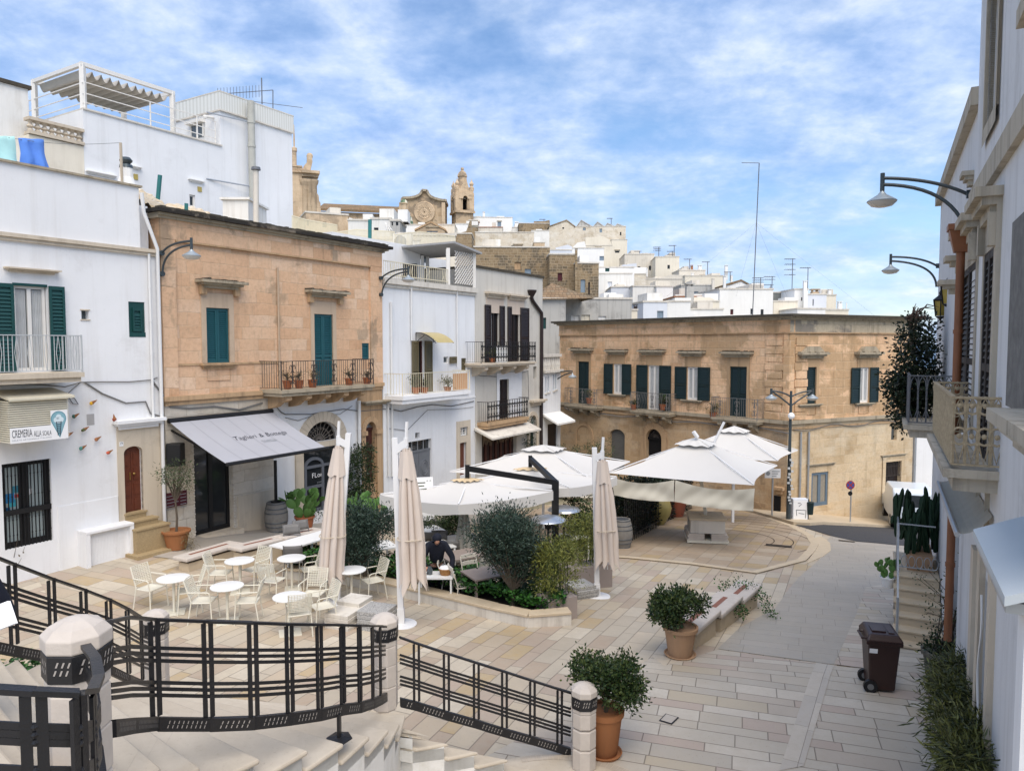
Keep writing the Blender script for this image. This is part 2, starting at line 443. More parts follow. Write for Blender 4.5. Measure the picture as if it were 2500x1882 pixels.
# ---------------------------------------------------------------- ground, hill and sea
def ter(x,y):
 """land beyond the square: the old town's hill on the left, falling to the plain and the sea on the right"""
 if y<38: base=g(x,y)
 else: base=g(x*38/max(y,1e-3),38)
 if y<=42: return base
 a=x/y
 k=ss((y-42)/120.)
 side=ss((.62-a)/.75)
 hill=(30*side)*k
 fall=-75*ss((y-240)/600.)
 return base*(1-k)+hill-3*k*(1-side)+fall
def build_terrain():
 ys=[-30+3*i for i in range(25)]+[45,48,52,56,60,66,72,80,90,100,115,130,150,170,200,240,300,380,480,620,800,1000,1400]
 ys=sorted(set(ys));xs=sorted(set([-1500,-900,-600,-400,-300,-220,-160,-120,-90,-70,-55,-45,-38]+[-34+2*i for i in range(35)]+[38,44,52,60,72,90,110,140,180,240,320,450,700,1000,1500]))
 m=MB()
 for y in ys:
  for x in xs: m.v.append((x,y,ter(x,y)-(.012 if y<44 else .3)))
 n=len(xs)
 for j in range(len(ys)-1):
  for i in range(n-1):
   m.f.append((j*n+i,j*n+i+1,j*n+n+i+1,j*n+n+i))
 t=T("dry_hillside",.95,.1);p=t.pos()
 t.col(t.ramp(t.noise(p,.12,8,.65),[(.3,(.16,.15,.09)),(.55,(.30,.27,.20)),(.75,(.42,.38,.31))]))
 tag(m.build("ground_terrain",t.m,smooth=60,fix=False),kind='structure')
 s=MB();s.poly([(-40000,700,-72),(40000,700,-72),(40000,45000,-72),(-40000,45000,-72)])
 tag(s.build("sea_water",M_plain("sea",(.03,.075,.15),.35,.1,.002)),kind='structure')
build_terrain()
CELL=.75
def zone(name,pts,mat,dz,thick=0.):
 """a sheet laid over the ground: a polygon cut along the common grid and draped on g"""
 bm=bmesh.new()
 vs=[bm.verts.new((p[0],p[1],0)) for p in pts]
 bm.faces.new(vs)
 x0,x1=min(p[0] for p in pts),max(p[0] for p in pts);y0,y1=min(p[1] for p in pts),max(p[1] for p in pts)
 for k in range(math.ceil(x0/CELL),math.floor(x1/CELL)+1):
  bmesh.ops.bisect_plane(bm,geom=bm.verts[:]+bm.edges[:]+bm.faces[:],plane_co=(k*CELL,0,0),plane_no=(1,0,0))
 for k in range(math.ceil(y0/CELL),math.floor(y1/CELL)+1):
  bmesh.ops.bisect_plane(bm,geom=bm.verts[:]+bm.edges[:]+bm.faces[:],plane_co=(0,k*CELL,0),plane_no=(0,1,0))
 bmesh.ops.triangulate(bm,faces=bm.faces[:])
 for v in bm.verts: v.co.z=g(v.co.x,v.co.y)+dz
 bmesh.ops.recalc_face_normals(bm,faces=bm.faces[:])
 if sum(f.normal.z for f in bm.faces)<0: bmesh.ops.reverse_faces(bm,faces=bm.faces[:])
 if thick:
  r=bmesh.ops.extrude_edge_only(bm,edges=[e for e in bm.edges if e.is_boundary])
  for v in r['geom']:
   if isinstance(v,bmesh.types.BMVert): v.co.z -= thick
  bmesh.ops.recalc_face_normals(bm,faces=bm.faces[:])
 me=bpy.data.meshes.new(name);bm.to_mesh(me);bm.free()
 me.materials.append(mat);me.shade_smooth();me.set_sharp_from_angle(angle=R(30))
 o=bpy.data.objects.new(name,me);COL.objects.link(o)
 return tag(o,kind='structure')
G=lambda k,*ps: [(lambda q: (q.x,q.y))(ong(k(*p))) for p in ps]
def off_line(pts,w):
 """a strip polygon of width w to the left of a polyline"""
 out=[]
 for i,p in enumerate(pts):
  a,b=pts[max(i-1,0)],pts[min(i+1,len(pts)-1)]
  d=Vector((b[0]-a[0],b[1]-a[1])).normalized();out.append((p[0]-d.y*w,p[1]+d.x*w))
 return list(pts)+out[::-1]
zone("plaza_paving",[(-16,-2),(9,-2),(12,20),(16,34),(4,46),(-12,28),(-16,14)],m_pave,.0)
zone("upper_plaza_paving",G(KN,(-420,640),(0,560),(330,420),(980,330),(1350,90),(1100,100),(800,150),(430,245),(300,330),(0,230),(-760,60)) ,m_pave_l,.008)
b0=FL.P(-1.6,0,-.3);b1=FL.P(17,0,-.3);b2=FL.P(17,0,3.4)
zone("upper_street",[(b0.x,b0.y)]+G(KN,(40,200),(430,245),(810,150),(1100,95),(1340,60))+[(b2.x,b2.y),(b1.x,b1.y)],m_street_l,.016)
# right: pale slabs, columns of kerb slabs, grey street
zone("lower_paving",G(KQ,(700,700),(780,760),(1140,650),(1810,745),(2230,790))+[(9.5,9),(9.5,5),(0.2,5),(-.4,9.6),(.9,10.9)],m_pave_r,.008)
zone("paving_band",G(KQ,(1555,1471),(1805,740),(1925,760),(1720,1440)),m_band,.016)
zone("grey_street",G(KQ,(1140,645),(1290,500),(1530,370),(1620,240),(1690,160),(1830,40))+G(KR,(1480,830),(1560,740),(1450,700))+[(13.4,31.4),(17.0,32.6),(18.9,26.5),(14.6,21.0)]+G(KQ,(2150,250),(1925,752)),m_street,.008)
zone("right_border_paving",G(KQ,(1930,752),(2080,400),(2140,230))+[(13.6,20.6),(15.2,20.4),(9.3,11),(8.6,9)]+G(KQ,(2212,790)),m_pave_r,.016)
# platform with the big parasols, one step above the street
PLAT=G(KR,(60,880),(330,893),(700,930),(1100,985),(1395,908),(1450,850),(1472,810),(1440,760),(1330,700),(1180,650),(1050,615),(900,590))
PLAT=PLAT+[(3.0,37),(-1.0,31),(2.6,23.5)]
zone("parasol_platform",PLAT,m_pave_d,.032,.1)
zone("platform_edge",off_line(G(KR,(60,880),(330,893),(700,930),(1100,985),(1395,908),(1450,850),(1472,810),(1440,760),(1330,700),(1180,650)),.26),m_strip,.040,.04)
zone("platform_step",G(KR,(1395,925),(1500,880),(1545,845),(1540,800),(1490,760),(1440,770),(1440,860)),m_strip,.022,.1)
# paving courses laid in arcs round the big parasol's foot
def inpoly(poly,x,y):
 r=False
 for i in range(len(poly)):
  a,b=poly[i],poly[i-1]
  if (a[1]>y) != (b[1]>y) and x<(b[0]-a[0])*(y-a[1])/(b[1]-a[1])+a[0]: r=not r
 return r
def arcs():
 c=ong(KR(900,770));m=MB()
 for k in range(7):
  r=1.7+.62*k
  pr=None
  for i in range(41):
   a=R(-58+125*i/40);x,y=c.x+r*math.cos(a),c.y+r*math.sin(a)*1.15
   if x>c.x-.5 and inpoly(PLAT,x,y):
    q=(Vector((c.x+(r-.018)*math.cos(a),c.y+(r-.018)*math.sin(a)*1.15,0)),Vector((x+.018*math.cos(a),y+.018*math.sin(a),0)))
    for v in q: v.z=g(v.x,v.y)+.037
    if pr: m.poly([pr[0],pr[1],q[1],q[0]])
    pr=q
   else: pr=None
 tag(m.build("paving_joints",M_plain("dark_joint",(.07,.055,.04),.9)),kind='structure')
arcs()
zone("asphalt_road",G(KR,(1330,690),(1560,760),(1700,790),(1930,812))+[(21.5,24.5),(30,31),(24,35.5)]+G(KR,(1890,706),(1420,694)),m_asphalt,.02)
zone("far_pavement",G(KR,(1320,690),(1420,696),(1890,708))+[(25,36.2)]+[(lambda q: (q.x,q.y))(FCR.P(14,0,.0)),(lambda q: (q.x,q.y))(FCR.P(0,0,.0)),(lambda q: (q.x,q.y))(FCL.P(-2.2,0,.0))],m_strip,.13,.2)
# a drain slot and a manhole in the paving
zone("drain_slot",G(KR,(1155,808),(1310,822),(1312,834),(1155,820)),m_iron,.044)
zone("drain_slot",G(KR,(1590,782),(1685,792),(1690,797),(1592,787)),m_iron,.028)
def ring(name,pts,w,mat,dz):
 zone(name,pts,mat,dz)
mh=G(KQ,(788,1085),(880,1112),(830,1160),(742,1134))
zone("manhole_cover",mh,m_iron,.016)
cm=(sum(p[0] for p in mh)/4,sum(p[1] for p in mh)/4)
zone("manhole_cover",[(cm[0]+(p[0]-cm[0])*.82,cm[1]+(p[1]-cm[1])*.82) for p in mh],m_band,.022)
# the rim of small stones round the foot of the stairs (bottom of the picture)
def rim():
 c=Vector((.55,8.2,0));m=MB()
 for i in range(40):
  a0_,a1_=R(-12+3.0*i),R(-12+3.0*i+2.6)
  p=[Vector((c.x+r*math.cos(a),c.y+r*math.sin(a),g(0,8)+.018)) for r,a in ((1.36,a0_),(1.48,a0_),(1.48,a1_),(1.36,a1_))]
  m.poly(p)
 tag(m.build("paving_rim",M_plain("rim_stone",(.43,.37,.30),.7,.2,9.)),kind='structure')
 d=MB();d.poly([(c.x+1.5*math.cos(R(a)),c.y+1.5*math.sin(R(a)),.013) for a in range(0,360,6)])
 tag(d.build("paving_disc",m_stair),kind='structure')
rim()
# ---------------------------------------------------------------- the curved staircase in front
def corner(k,p,z): q=onz(k(*p),z);return Vector((q.x,q.y,z))
RIS=.17
INN=[corner(KP,(1700,1175),.17),corner(KP,(1550,1115),.34),corner(KP,(1370,1070),.51),corner(KP,(1190,1020),.68),corner(KP,(1000,963),.85),
  corner(KP,(930,850),1.02),corner(KP,(895,900),1.19),corner(KP,(827,935),1.36),corner(KP,(710,975),1.53),corner(KP,(552,1018),1.70),
  corner(KP,(335,1058),1.87),corner(KP,(45,1108),2.04),corner(KO,(1350,1630),2.21)]
for i,q in enumerate([(-2.74,5.42),(-2.72,4.95),(-2.62,4.5),(-2.42,4.05),(-2.1,3.6),(-1.8,3.2),(-1.6,2.85)]):
 INN.append(Vector((q[0],q[1],2.21+RIS*(i+1))))
OUT=[]
for k in range(len(INN)):
 z=RIS*(k+1);y=6.9+(2.55-z)/RIS*.28
 x=-4.8+.2*math.sin(max(0,min(1,(y-7)/3.))*math.pi)-.12*max(0,y-9.2)
 OUT.append(Vector((x,y,z)))
def staircase():
 st=thing("stone_staircase","curved pale stone staircase with rounded treads and a white plastered side wall","staircase",(-2.5,7.5,0))
 n=len(INN)
 for k in range(n):
  a,b=INN[k],OUT[k]
  if k+1<n: a2,b2=INN[k+1],OUT[k+1]
  else:
   a2,b2=a+Vector((0,-5,0)),b+Vector((0,-6,0))
  z=a.z;th=.05
  d=(b-a);d.z=0;d.normalize()
  nose=Vector((d.y,-d.x,0))
  back=((a2+b2)/2-(a+b)/2);back.z=0
  if nose.dot(back)>0: nose=-nose
  ov=.035
  P=[a-d*.05+nose*ov,b+d*.05+nose*ov,b2+d*.05,a2-d*.05]
  P=[Vector((p.x,p.y,z)) for p in P]
  m=MB();m.prism([p-Vector((0,0,th)) for p in P],(0,0,th))
  m.build("step",m_stair,st,bevel=.02)
  r=MB();q=[Vector((p.x,p.y,z-RIS-.02)) for p in (a,b,b2,a2)]
  r.prism(q,(0,0,RIS-th+.019));r.build("riser",m_white_st,st)
 w=MB()
 for k in range(n-1):
  a,a2=INN[k],INN[k+1]
  w.poly([(a.x,a.y,-.3),(a2.x,a2.y,-.3),(a2.x,a2.y,a.z-.03),(a.x,a.y,a.z-.03)])
 w.build("side_wall",m_white_st,st,fix=False);w=MB()
 for k in range(n-1):
  b,b2=OUT[k],OUT[k+1]
  w.poly([(b.x,b.y,-.3),(b2.x,b2.y,-.3),(b2.x,b2.y,b.z-.03),(b.x,b.y,b.z-.03)])
 w.build("side_wall",m_white_st,st,fix=False)
 return st
staircase()
def bollard(label,p,Y,base_z,holes=True):
 c=at(p,Y);h=c.z-base_z
 t=thing("stone_bollard",label,"bollard",(c.x,c.y,base_z),0.,"octagonal stone bollards of the stairs")
 r=.17;a0=R(22.5)
 s=MB();z=0.;cuts=[0,.30,.57,.80]
 for i in range(3):
  s.lathe((0,0,0),[(r-.02,cuts[i]+.0),(r-.02,cuts[i]+.012),(r-.006,cuts[i]+.02),(r-.006,cuts[i+1]*h/1.1-.012),(r-.02,cuts[i+1]*h/1.1)],8,a0)
 z0=.80*h/1.1
 s.lathe((0,0,0),[(r-.02,z0),(r-.004,z0+.01),(r-.004,h-.235)],8,a0)
 s.build("shaft",m_boll,t,world=False,bevel=.004)
 b=MB();b.lathe((0,0,0),[(r+.004,h-.235),(r+.008,h-.23),(r+.008,h-.085),(r+.004,h-.08)],8,a0)
 bo=b.build("iron_band",m_iron,t,world=False)
 if holes:
  hs=MB()
  for f in range(8):
   a=R(45*f);n=Vector((math.cos(a),math.sin(a),0));tt=Vector((-n.y,n.x,0))
   for i in range(3):
    for j in range(2):
     c0=n*((r+.008)*math.cos(R(22.5))+.002)+tt*(-.035+.033*i+.012*j)+Vector((0,0,h-.185+.045*j))
     hs.poly([c0,c0+tt*.010,c0+tt*.022+Vector((0,0,.03)),c0+tt*.012+Vector((0,0,.03))])
  hs.build("slot_pattern",m_slot,bo,world=False,fix=False)
 cp=MB();cp.lathe((0,0,0),[(r+.002,h-.08),(r+.012,h-.07),(r+.012,h),(r*.8,h+.045),(r*.4,h+.075),(.012,h+.085)],8,a0)
 cp.build("cap",m_boll,t,world=False,bevel=.006)
 return t
bollard("large pale octagonal stone bollard nearest the camera at the head of the stairs",(165,1362),4.05,2.85)
bollard("octagonal stone bollard halfway down the stairs where the two rails meet",(830,1337),9.0,1.02)
bollard("octagonal stone bollard at the foot of the stairs with flaking rusty patches",(1262,1486),9.4,0.)
bollard("octagonal stone bollard half hidden behind the curved rail among the cafe chairs",(335,1328),10.0,.66)
def railing(label,posts,lead=None,tail=None,foot=None,pairw=.06,bw=.036):
 """posts: (photo x, y of the top rail, y of the beam's top, distance)"""
 tops=[at((p[0],p[1]),p[3]) for p in posts]
 bots=[Vector((t.x,t.y,at((p[0],p[2]),p[3]).z)) for t,p in zip(tops,posts)]
 def ext(e):
  t=at((e[0],e[1]),e[3]);return t,Vector((t.x,t.y,at((e[0],e[2]),e[3]).z))
 T0,B0=list(tops),list(bots)
 if lead:
  for e in lead[::-1]:
   a,b=ext(e);T0.insert(0,a);B0.insert(0,b)
 if tail:
  for e in tail:
   a,b=ext(e);T0.append(a);B0.append(b)
 c=sum(B0,Vector((0,0,0)))/len(B0)
 t=thing("iron_railing",label,"railing",c)
 def run(m,pts,w,h):
  for i in range(len(pts)-1):
   d=(pts[i+1]-pts[i]).normalized()*.004
   m.bar(pts[i]-d,pts[i+1]+d,w,h)
 m=MB();run(m,T0,.05,.022);m.build("handrail",m_iron,t)
 for i,(a,b) in enumerate(zip(tops,bots)):
  nb=tops[min(i+1,len(tops)-1)]-tops[max(i-1,0)];nb.z=0;nb.normalize()
  pm=MB()
  for s_ in (-1,1):
   q=nb*pairw/2*s_
   pm.bar(b+q,a+q-Vector((0,0,.01)),bw,.016,up=nb.cross(Vector((0,0,1))))
  pm.build("post",m_iron,t)
 m=MB()
 for f in (.29,.355,.42,.645,.71,.775):
  pts=[a.lerp(b,f) for a,b in zip(T0,B0)];run(m,pts,.010,.028)
  for a,b in zip(tops,bots):
   q=a.lerp(b,f);m.sphere(q,.016,6,4)
 m.build("cross_rails",m_iron,t)
 hb=.115
 m=MB()
 for i in range(len(B0)-1):
  a,b=B0[i],B0[i+1];d=(b-a);n=Vector((d.y,-d.x,0)).normalized()*.022;z=Vector((0,0,hb));e=d.normalized()*.003
  a,b=a-e,b+e
  m.hexa([a-z+n,b-z+n,b-z-n,a-z-n,a+n,b+n,b-n,a-n])
 bm_=m.build("base_beam",m_iron,t)
 m=MB()
 for i in range(len(B0)-1):
  a,b=B0[i],B0[i+1];d=b-a;L=d.length;d=d.normalized();n=Vector((d.y,-d.x,0)).normalized()
  for sgn in (1,-1):
   k=0
   while .08+k*.045<L-.06:
    for j in range(2):
     o=a+d*(.08+k*.045+j*.016)+n*sgn*.0235+Vector((0,0,-.085+.036*j))
     if (k // 4) % 5 != 4:
      m.poly([o,o+d*.009,o+d*.019+Vector((0,0,.026)),o+d*.011+Vector((0,0,.026))])
    k += 1
 m.build("slot_pattern",m_slot,bm_,fix=False)
 if foot:
  q=at(foot[:2],foot[2]);m=MB();m.bar(q,q+Vector((0,0,foot[3])),.07,.03)
  m.lathe(q-Vector((0,0,.002)),[(.13,0),(.13,.012),(.05,.03)],6);m.build("foot_post",m_iron,t)
 return t
railing("curved black iron railing sweeping across the foreground between two bollards",
  [(332,1337,1547,5.6),(447,1341,1549,6.0),(545,1344,1546,6.2),(624,1347,1538,6.5),(689,1348,1530,6.84),(739,1349,1519,7.2),(776,1350,1515,7.5),(804,1351,1507,7.93),(821,1351,1500,8.36)],
  lead=[(236,1342,1553,4.35),(280,1332,1549,4.9)],tail=[(832,1353,1494,8.75)],foot=(733,1594,7.1,.26))
railing("straight black iron railing sloping down from the middle bollard to the lowest one",
  [tuple([KP(x,yt)[0],KP(x,yt)[1],KP(x,yb)[1],Y]) for x,yt,yb,Y in ((1023,415,765,9.08),(1203,475,822,9.2),(1383,532,873,9.33),(1552,585,925,9.45),(1720,640,972,9.56),(1884,692,1022,9.68))],
  lead=[(*KP(925,380),KP(925,742)[1],9.0)],tail=[(*KP(1950,712),KP(1950,1042)[1],9.7)],pairw=.064,bw=.03)
railing("black iron railing on the far left side of the stairs above the ivy bed",
  [tuple([KO(x,yt)[0],KO(x,yt)[1],KO(x,yb)[1],Y]) for x,yt,yb,Y in ((80,212,785,7.0),(357,318,838,7.55),(581,394,880,8.05),(757,462,925,8.45),(888,528,990,8.85),(985,590,1032,9.4))],
  lead=[(*KO(-330,60),KO(-330,690)[1],6.3),(*KO(-150,120),KO(-150,735)[1],6.6)],tail=[(*KO(1030,610),KO(1030,1045)[1],9.8)],pairw=.085)
railing("near black iron railing at the lower left corner turning up to the large bollard",
  [tuple([KO(x,yt)[0],KO(x,yt)[1],KO(x,yb)[1],Y]) for x,yt,yb,Y in ((230,1105,1950,2.72),(545,1118,1950,2.8),(648,1105,1850,3.1))],
  lead=[(*KO(-260,1075),KO(-260,1930)[1],2.66)],tail=[(*KO(690,1000),KO(690,1700)[1],3.4),(*KO(668,880),KO(668,1500)[1],3.65),(*KO(600,790),KO(600,1330)[1],3.9)],pairw=.052,bw=.04)
# ---------------------------------------------------------------- building pieces
def wall_mesh(fc,u0,u1,z0,z1,holes=(),depth=5.,rev=.2,o=0.,arch=(),m=None,shell=True):
 """front with openings (u0,u1,z0,z1) and their reveals; arch: the (same) openings whose top is round, with the spring height"""
 m=m or MB();P=fc.P
 us=sorted({u0,u1} | {x for h in holes for x in h[:2] if u0<x<u1});zs=sorted({z0,z1} | {x for h in holes for x in h[2:4] if z0<x<z1})
 for i in range(len(us)-1):
  for j in range(len(zs)-1):
   cu,cz=(us[i]+us[i+1])/2,(zs[j]+zs[j+1])/2
   if any(h[0]<cu<h[1] and h[2]<cz<h[3] for h in holes): continue
   m.poly([P(us[i],zs[j],o),P(us[i+1],zs[j],o),P(us[i+1],zs[j+1],o),P(us[i],zs[j+1],o)])
 for h in holes:
  a,b,c,d=h[:4]
  for q,w in (((a,c),(a,d)),((b,d),(b,c)),((a,d),(b,d)),((b,c),(a,c))):
   m.poly([P(*q,o),P(*w,o),P(*w,o-rev),P(*q,o-rev)])
 for a,b,zs_,zt in arch: arch_fill(m,fc,a,b,zs_,zt,o,rev)
 if shell:
  m.poly([P(u0,z0,o),P(u0,z1,o),P(u0,z1,-depth),P(u0,z0,-depth)])
  m.poly([P(u1,z0,o),P(u1,z0,-depth),P(u1,z1,-depth),P(u1,z1,o)])
  m.poly([P(u0,z0,-depth),P(u1,z0,-depth),P(u1,z1,-depth),P(u0,z1,-depth)])
  m.poly([P(u0,z1,o),P(u1,z1,o),P(u1,z1,-depth),P(u0,z1,-depth)])
 return m
def arch_fill(m,fc,a,b,zs,zt,o,rev,n=14):
 c,r,h=(a+b)/2,(b-a)/2,zt-zs
 pts=[(c-r*math.cos(math.pi*i/n),zs+h*math.sin(math.pi*i/n)) for i in range(n+1)]
 for (ua,za),(ub,zb) in zip(pts,pts[1:]):
  m.poly([fc.P(ua,za,o),fc.P(ub,zb,o),fc.P(ub,zt,o),fc.P(ua,zt,o)])
  m.poly([fc.P(ua,za,o),fc.P(ua,za,o-rev),fc.P(ub,zb,o-rev),fc.P(ub,zb,o)])
def arch_ring(m,fc,a,b,zs,zt,w,o0,o1,n=16):
 c,r,h=(a+b)/2,(b-a)/2,zt-zs
 for i in range(n):
  t0,t1=math.pi*i/n,math.pi*(i+1)/n-.012
  q=[(c-k*math.cos(t),zs+kk*math.sin(t)) for t,k,kk in ((t0,r,h),(t1,r,h),(t1,r+w,h+w),(t0,r+w,h+w))]
  m.prism([fc.P(*x,o0) for x in q],fc.n*(o1-o0))
def fan_bars(m,fc,a,b,zs,zt,o,n=9,r=.014):
 c,ra,h=(a+b)/2,(b-a)/2,zt-zs
 for i in range(n+1):
  t=math.pi*i/n;m.bar(fc.P(c-.1*ra*math.cos(t),zs+.1*h*math.sin(t),o),fc.P(c-ra*.97*math.cos(t),zs+h*.97*math.sin(t),o),r,r)
 for k in (.35,.68,.97):
  m.tube([fc.P(c-ra*k*math.cos(math.pi*i/14),zs+h*k*math.sin(math.pi*i/14),o) for i in range(15)],r*.55,5)
def ledge(m,fc,u0,u1,z,h,p,o=0.):
 """a small moulded cornice whose top is at z"""
 for k,(a,b,c) in enumerate(((0,.34,1.),(.34,.62,.72),(.62,1.,.42))):
  e=p*(1-c)*.9
  fc.box(m,u0+e,u1-e,z-h*b,z-h*a-.0005,o-.02,o+p*c)
 return m
def leaf_panel(m,fc,u0,u1,z0,z1,o,pitch=.075,th=.045,mid=True):
 st=min(.07,(u1-u0)*.16)
 fc.box(m,u0,u0+st,z0,z1,o,o+th);fc.box(m,u1-st,u1,z0,z1,o,o+th)
 rails=[z0,z1-.09]+([z0+(z1-z0)*.42] if mid and z1-z0>1.6 else [])
 for z in rails: fc.box(m,u0+st,u1-st,z,z+.09,o+.002,o+th-.002)
 k=z0+.1
 while k<z1-.12:
  if not any(z-pitch<k<z+.09 for z in rails):
   m.poly([fc.P(u0+st,k,o+th-.006),fc.P(u1-st,k,o+th-.006),fc.P(u1-st,k+pitch*.9,o+.006),fc.P(u0+st,k+pitch*.9,o+.006)])
  k += pitch
 fc.box(m,u0+st,u1-st,z0+.05,z1-.05,o+.001,o+.004)
def shutters(B,fc,r,mat,leaves=2,o=-.06,pitch=.075,label=None):
 u0,u1,z0,z1=r;w=(u1-u0)/leaves
 for i in range(leaves):
  m=MB();leaf_panel(m,fc,u0+w*i+.004,u0+w*(i+1)-.004,z0+.004,z1-.004,o,pitch)
  s=m.build("shutter",mat,B,fix=False)
  if label: s['label']=label
def open_shutter(B,fc,r,mat,o=.02,pitch=.075): shutters(B,fc,r,mat,1,o,pitch)
m_curtain=M_plain("net_curtain",(.42,.43,.43),.9,.25,3.)
m_glass=M_glass("dark_window_glass");m_glass_b=M_glass("grey_window_glass",(.05,.06,.065),.1)
m_wframe=M_plain("white_painted_frame",(.72,.70,.66),.5,.06)
m_dark=M_plain("dark_room",(.008,.008,.009),.9,.3)
def window(B,fc,r,mat=None,o=-.13,leaves=2,glass=None,curtain=True,bars=0,name="window",fr=.06):
 u0,u1,z0,z1=r;mat=mat or m_wframe;m=MB();e=.002
 fc.box(m,u0,u0+fr,z0,z1,o,o+.06);fc.box(m,u1-fr,u1,z0,z1,o,o+.06)
 fc.box(m,u0+fr,u1-fr,z0,z0+fr*1.4,o+e,o+.058);fc.box(m,u0+fr,u1-fr,z1-fr,z1,o+e,o+.058)
 for i in range(1,leaves):
  c=u0+(u1-u0)*i/leaves;fc.box(m,c-fr*.7,c+fr*.7,z0+fr,z1-fr,o+e,o+.066)
 for i in range(bars):
  z=z0+(z1-z0)*(i+1)/(bars+1);fc.box(m,u0+fr,u1-fr,z-.015,z+.015,o+.004,o+.05)
 w=m.build(name,mat,B)
 p=MB();p.poly([fc.P(u0,z0,o+.02),fc.P(u1,z0,o+.02),fc.P(u1,z1,o+.02),fc.P(u0,z1,o+.02)])
 p.build("pane",glass or m_glass,w,fix=False)
 if curtain:
  n=22;q=MB()
  for s0,s1 in ((.06,.40),(.60,.94)):
   q.grid(lambda s,t: fc.P(u0+(u1-u0)*(s0+(s1-s0)*s),z0+.08+(z1-z0-.16)*t,o+.028+.006*math.sin(s*40)),n,1)
  q.build("curtain",m_curtain,w,fix=False)
 return w
def scroll(m,fc,u0,u1,z0,z1,o,r=.008):
 """a wrought iron panel of paired S scrolls, seen flat on plane o"""
 c,h=(u0+u1)/2,z1-z0;w=(u1-u0)/2
 for s in (-1,1):
  for zc,sg in ((z0+h*.27,1),(z0+h*.73,-1)):
   pts=[]
   for i in range(13):
    a=sg*(i/12*1.6*math.pi)+math.pi/2*sg;rr=w*.9*(1-.5*i/12)
    pts.append(fc.P(c+s*(w*.5+rr*.5*math.cos(a)),zc+rr*1.1*math.sin(a),o))
   m.tube(pts,r,4,False)
 m.bar(fc.P(c,z0,o),fc.P(c,z1,o),r*2,r*2)
def balcony(B,fc,u0,u1,z,proj,rail_h,mrail,mslab,th=.16,style='bars',gap=.11,corbels=0,mcor=None,sub=.0,bulge=0.):
 m=MB();fc.box(m,u0,u1,z-th*.5,z,-.05,proj);fc.box(m,u0+.05,u1-.05,z-th,z-th*.5-.001,-.05,proj-.06)
 b=m.build("balcony",mslab,B)
 for i in range(corbels):
  c=u0+(u1-u0)*(i+.5)/corbels;m=MB()
  prof=[(-.02,0),(proj*.85,0),(proj*.86,-.12),(proj*.7,-.2),(proj*.55,-.19),(proj*.35,-.34),(proj*.12,-.4),(-.02,-.42)]
  m.prism([fc.P(c-.11,z-th+k,oo) for oo,k in prof],fc.d*.22);m.build("corbel",mcor or mslab,b)
 m=MB();zt,zb,e=z+rail_h,z+.06,proj-.04;r=.012
 sides=[(u0+.03,None),(None,0),(u1-.03,None)]
 ua,ub=u0+.03,u1-.03
 for zz,w in ((zt,.035),(zb,.02)):
  m.bar(fc.P(ua,zz,0),fc.P(ua,zz,e),w,w*.6);m.bar(fc.P(ua-.01,zz,e),fc.P(ub+.01,zz,e),w,w*.6);m.bar(fc.P(ub,zz,e),fc.P(ub,zz,0),w,w*.6)
 for u in (ua,ub): m.bar(fc.P(u,z,e),fc.P(u,zt+.02,e),.03,.03)
 def vbar(u,o,bl):
  if bulge and bl: m.tube([fc.P(u,zb+(zt-zb)*t,o+bulge*math.sin(math.pi*min(1,(1-t)*1.1))**2) for t in (0,.15,.3,.45,.6,.8,1)],r*.7,4,False)
  else: m.bar(fc.P(u,zb,o),fc.P(u,zt,o),r,r)
 n=max(2,int((ub-ua)/gap));k=max(1,int(proj/gap))
 for i in range(1,k): vbar(ua,e*i/k,False);vbar(ub,e*i/k,False)
 if style=='bars':
  for i in range(1,n): vbar(ua+(ub-ua)*i/n,e,True)
 elif style=='scroll':
  q=max(2,round((ub-ua)/.22))
  for i in range(q): scroll(m,fc,ua+(ub-ua)*i/q,ua+(ub-ua)*(i+1)/q,zb,zt,e,.015)
 elif style=='mixed':
  q=max(4,round((ub-ua)/.3))
  for i in range(q):
   a,c=ua+(ub-ua)*i/q,ua+(ub-ua)*(i+1)/q
   if i % 3==1: scroll(m,fc,a,c,zb,zt,e,.013)
   else:
    for j in range(3): vbar(a+(c-a)*j/3,e,True)
 elif style=='diamond':
  n=int((ub-ua)/.085)
  for i in range(1,n):
   u=ua+(ub-ua)*i/n
   if i % 7 in (2,5):
    w=.045
    for s in (-1,1): m.tube([fc.P(u,zb,e),fc.P(u+s*w,zb+(zt-zb)*.5,e),fc.P(u,zt,e)],.007,4,False)
   else: m.bar(fc.P(u,zb,e),fc.P(u,zt,e),.012,.012)
 m.build("railing",mrail,b)
 return b
def text_mesh(name,s,org,xv,yv,mat,parent=None,shear=0.,spacing=1.,push=None):
 """flat lettering; xv spans the whole word, yv the height of a capital"""
 cu=bpy.data.curves.new("lettering",'FONT');cu.body=s;cu.shear=shear;cu.offset=-.012 if shear else 0.;cu.space_character=spacing;cu.resolution_u=3
 ob=bpy.data.objects.new("lettering",cu);COL.objects.link(ob)
 bpy.context.view_layer.update()
 me=bpy.data.meshes.new_from_object(ob.evaluated_get(bpy.context.evaluated_depsgraph_get()))
 bpy.data.objects.remove(ob);bpy.data.curves.remove(cu)
 xs=[v.co.x for v in me.vertices];x0,x1=min(xs),max(xs);org,xv,yv=Vector(org),Vector(xv),Vector(yv)
 off=wl(parent) if parent else Vector((0,0,0))
 for v in me.vertices: v.co=org+xv*((v.co.x-x0)/(x1-x0))+yv*(v.co.y/.69)+(push or Vector((0,0,0)))-off
 me.name=name;me.materials.append(mat)
 o=bpy.data.objects.new(name,me);COL.objects.link(o);WL[o.name]=off
 if parent: o.parent=parent
 return o
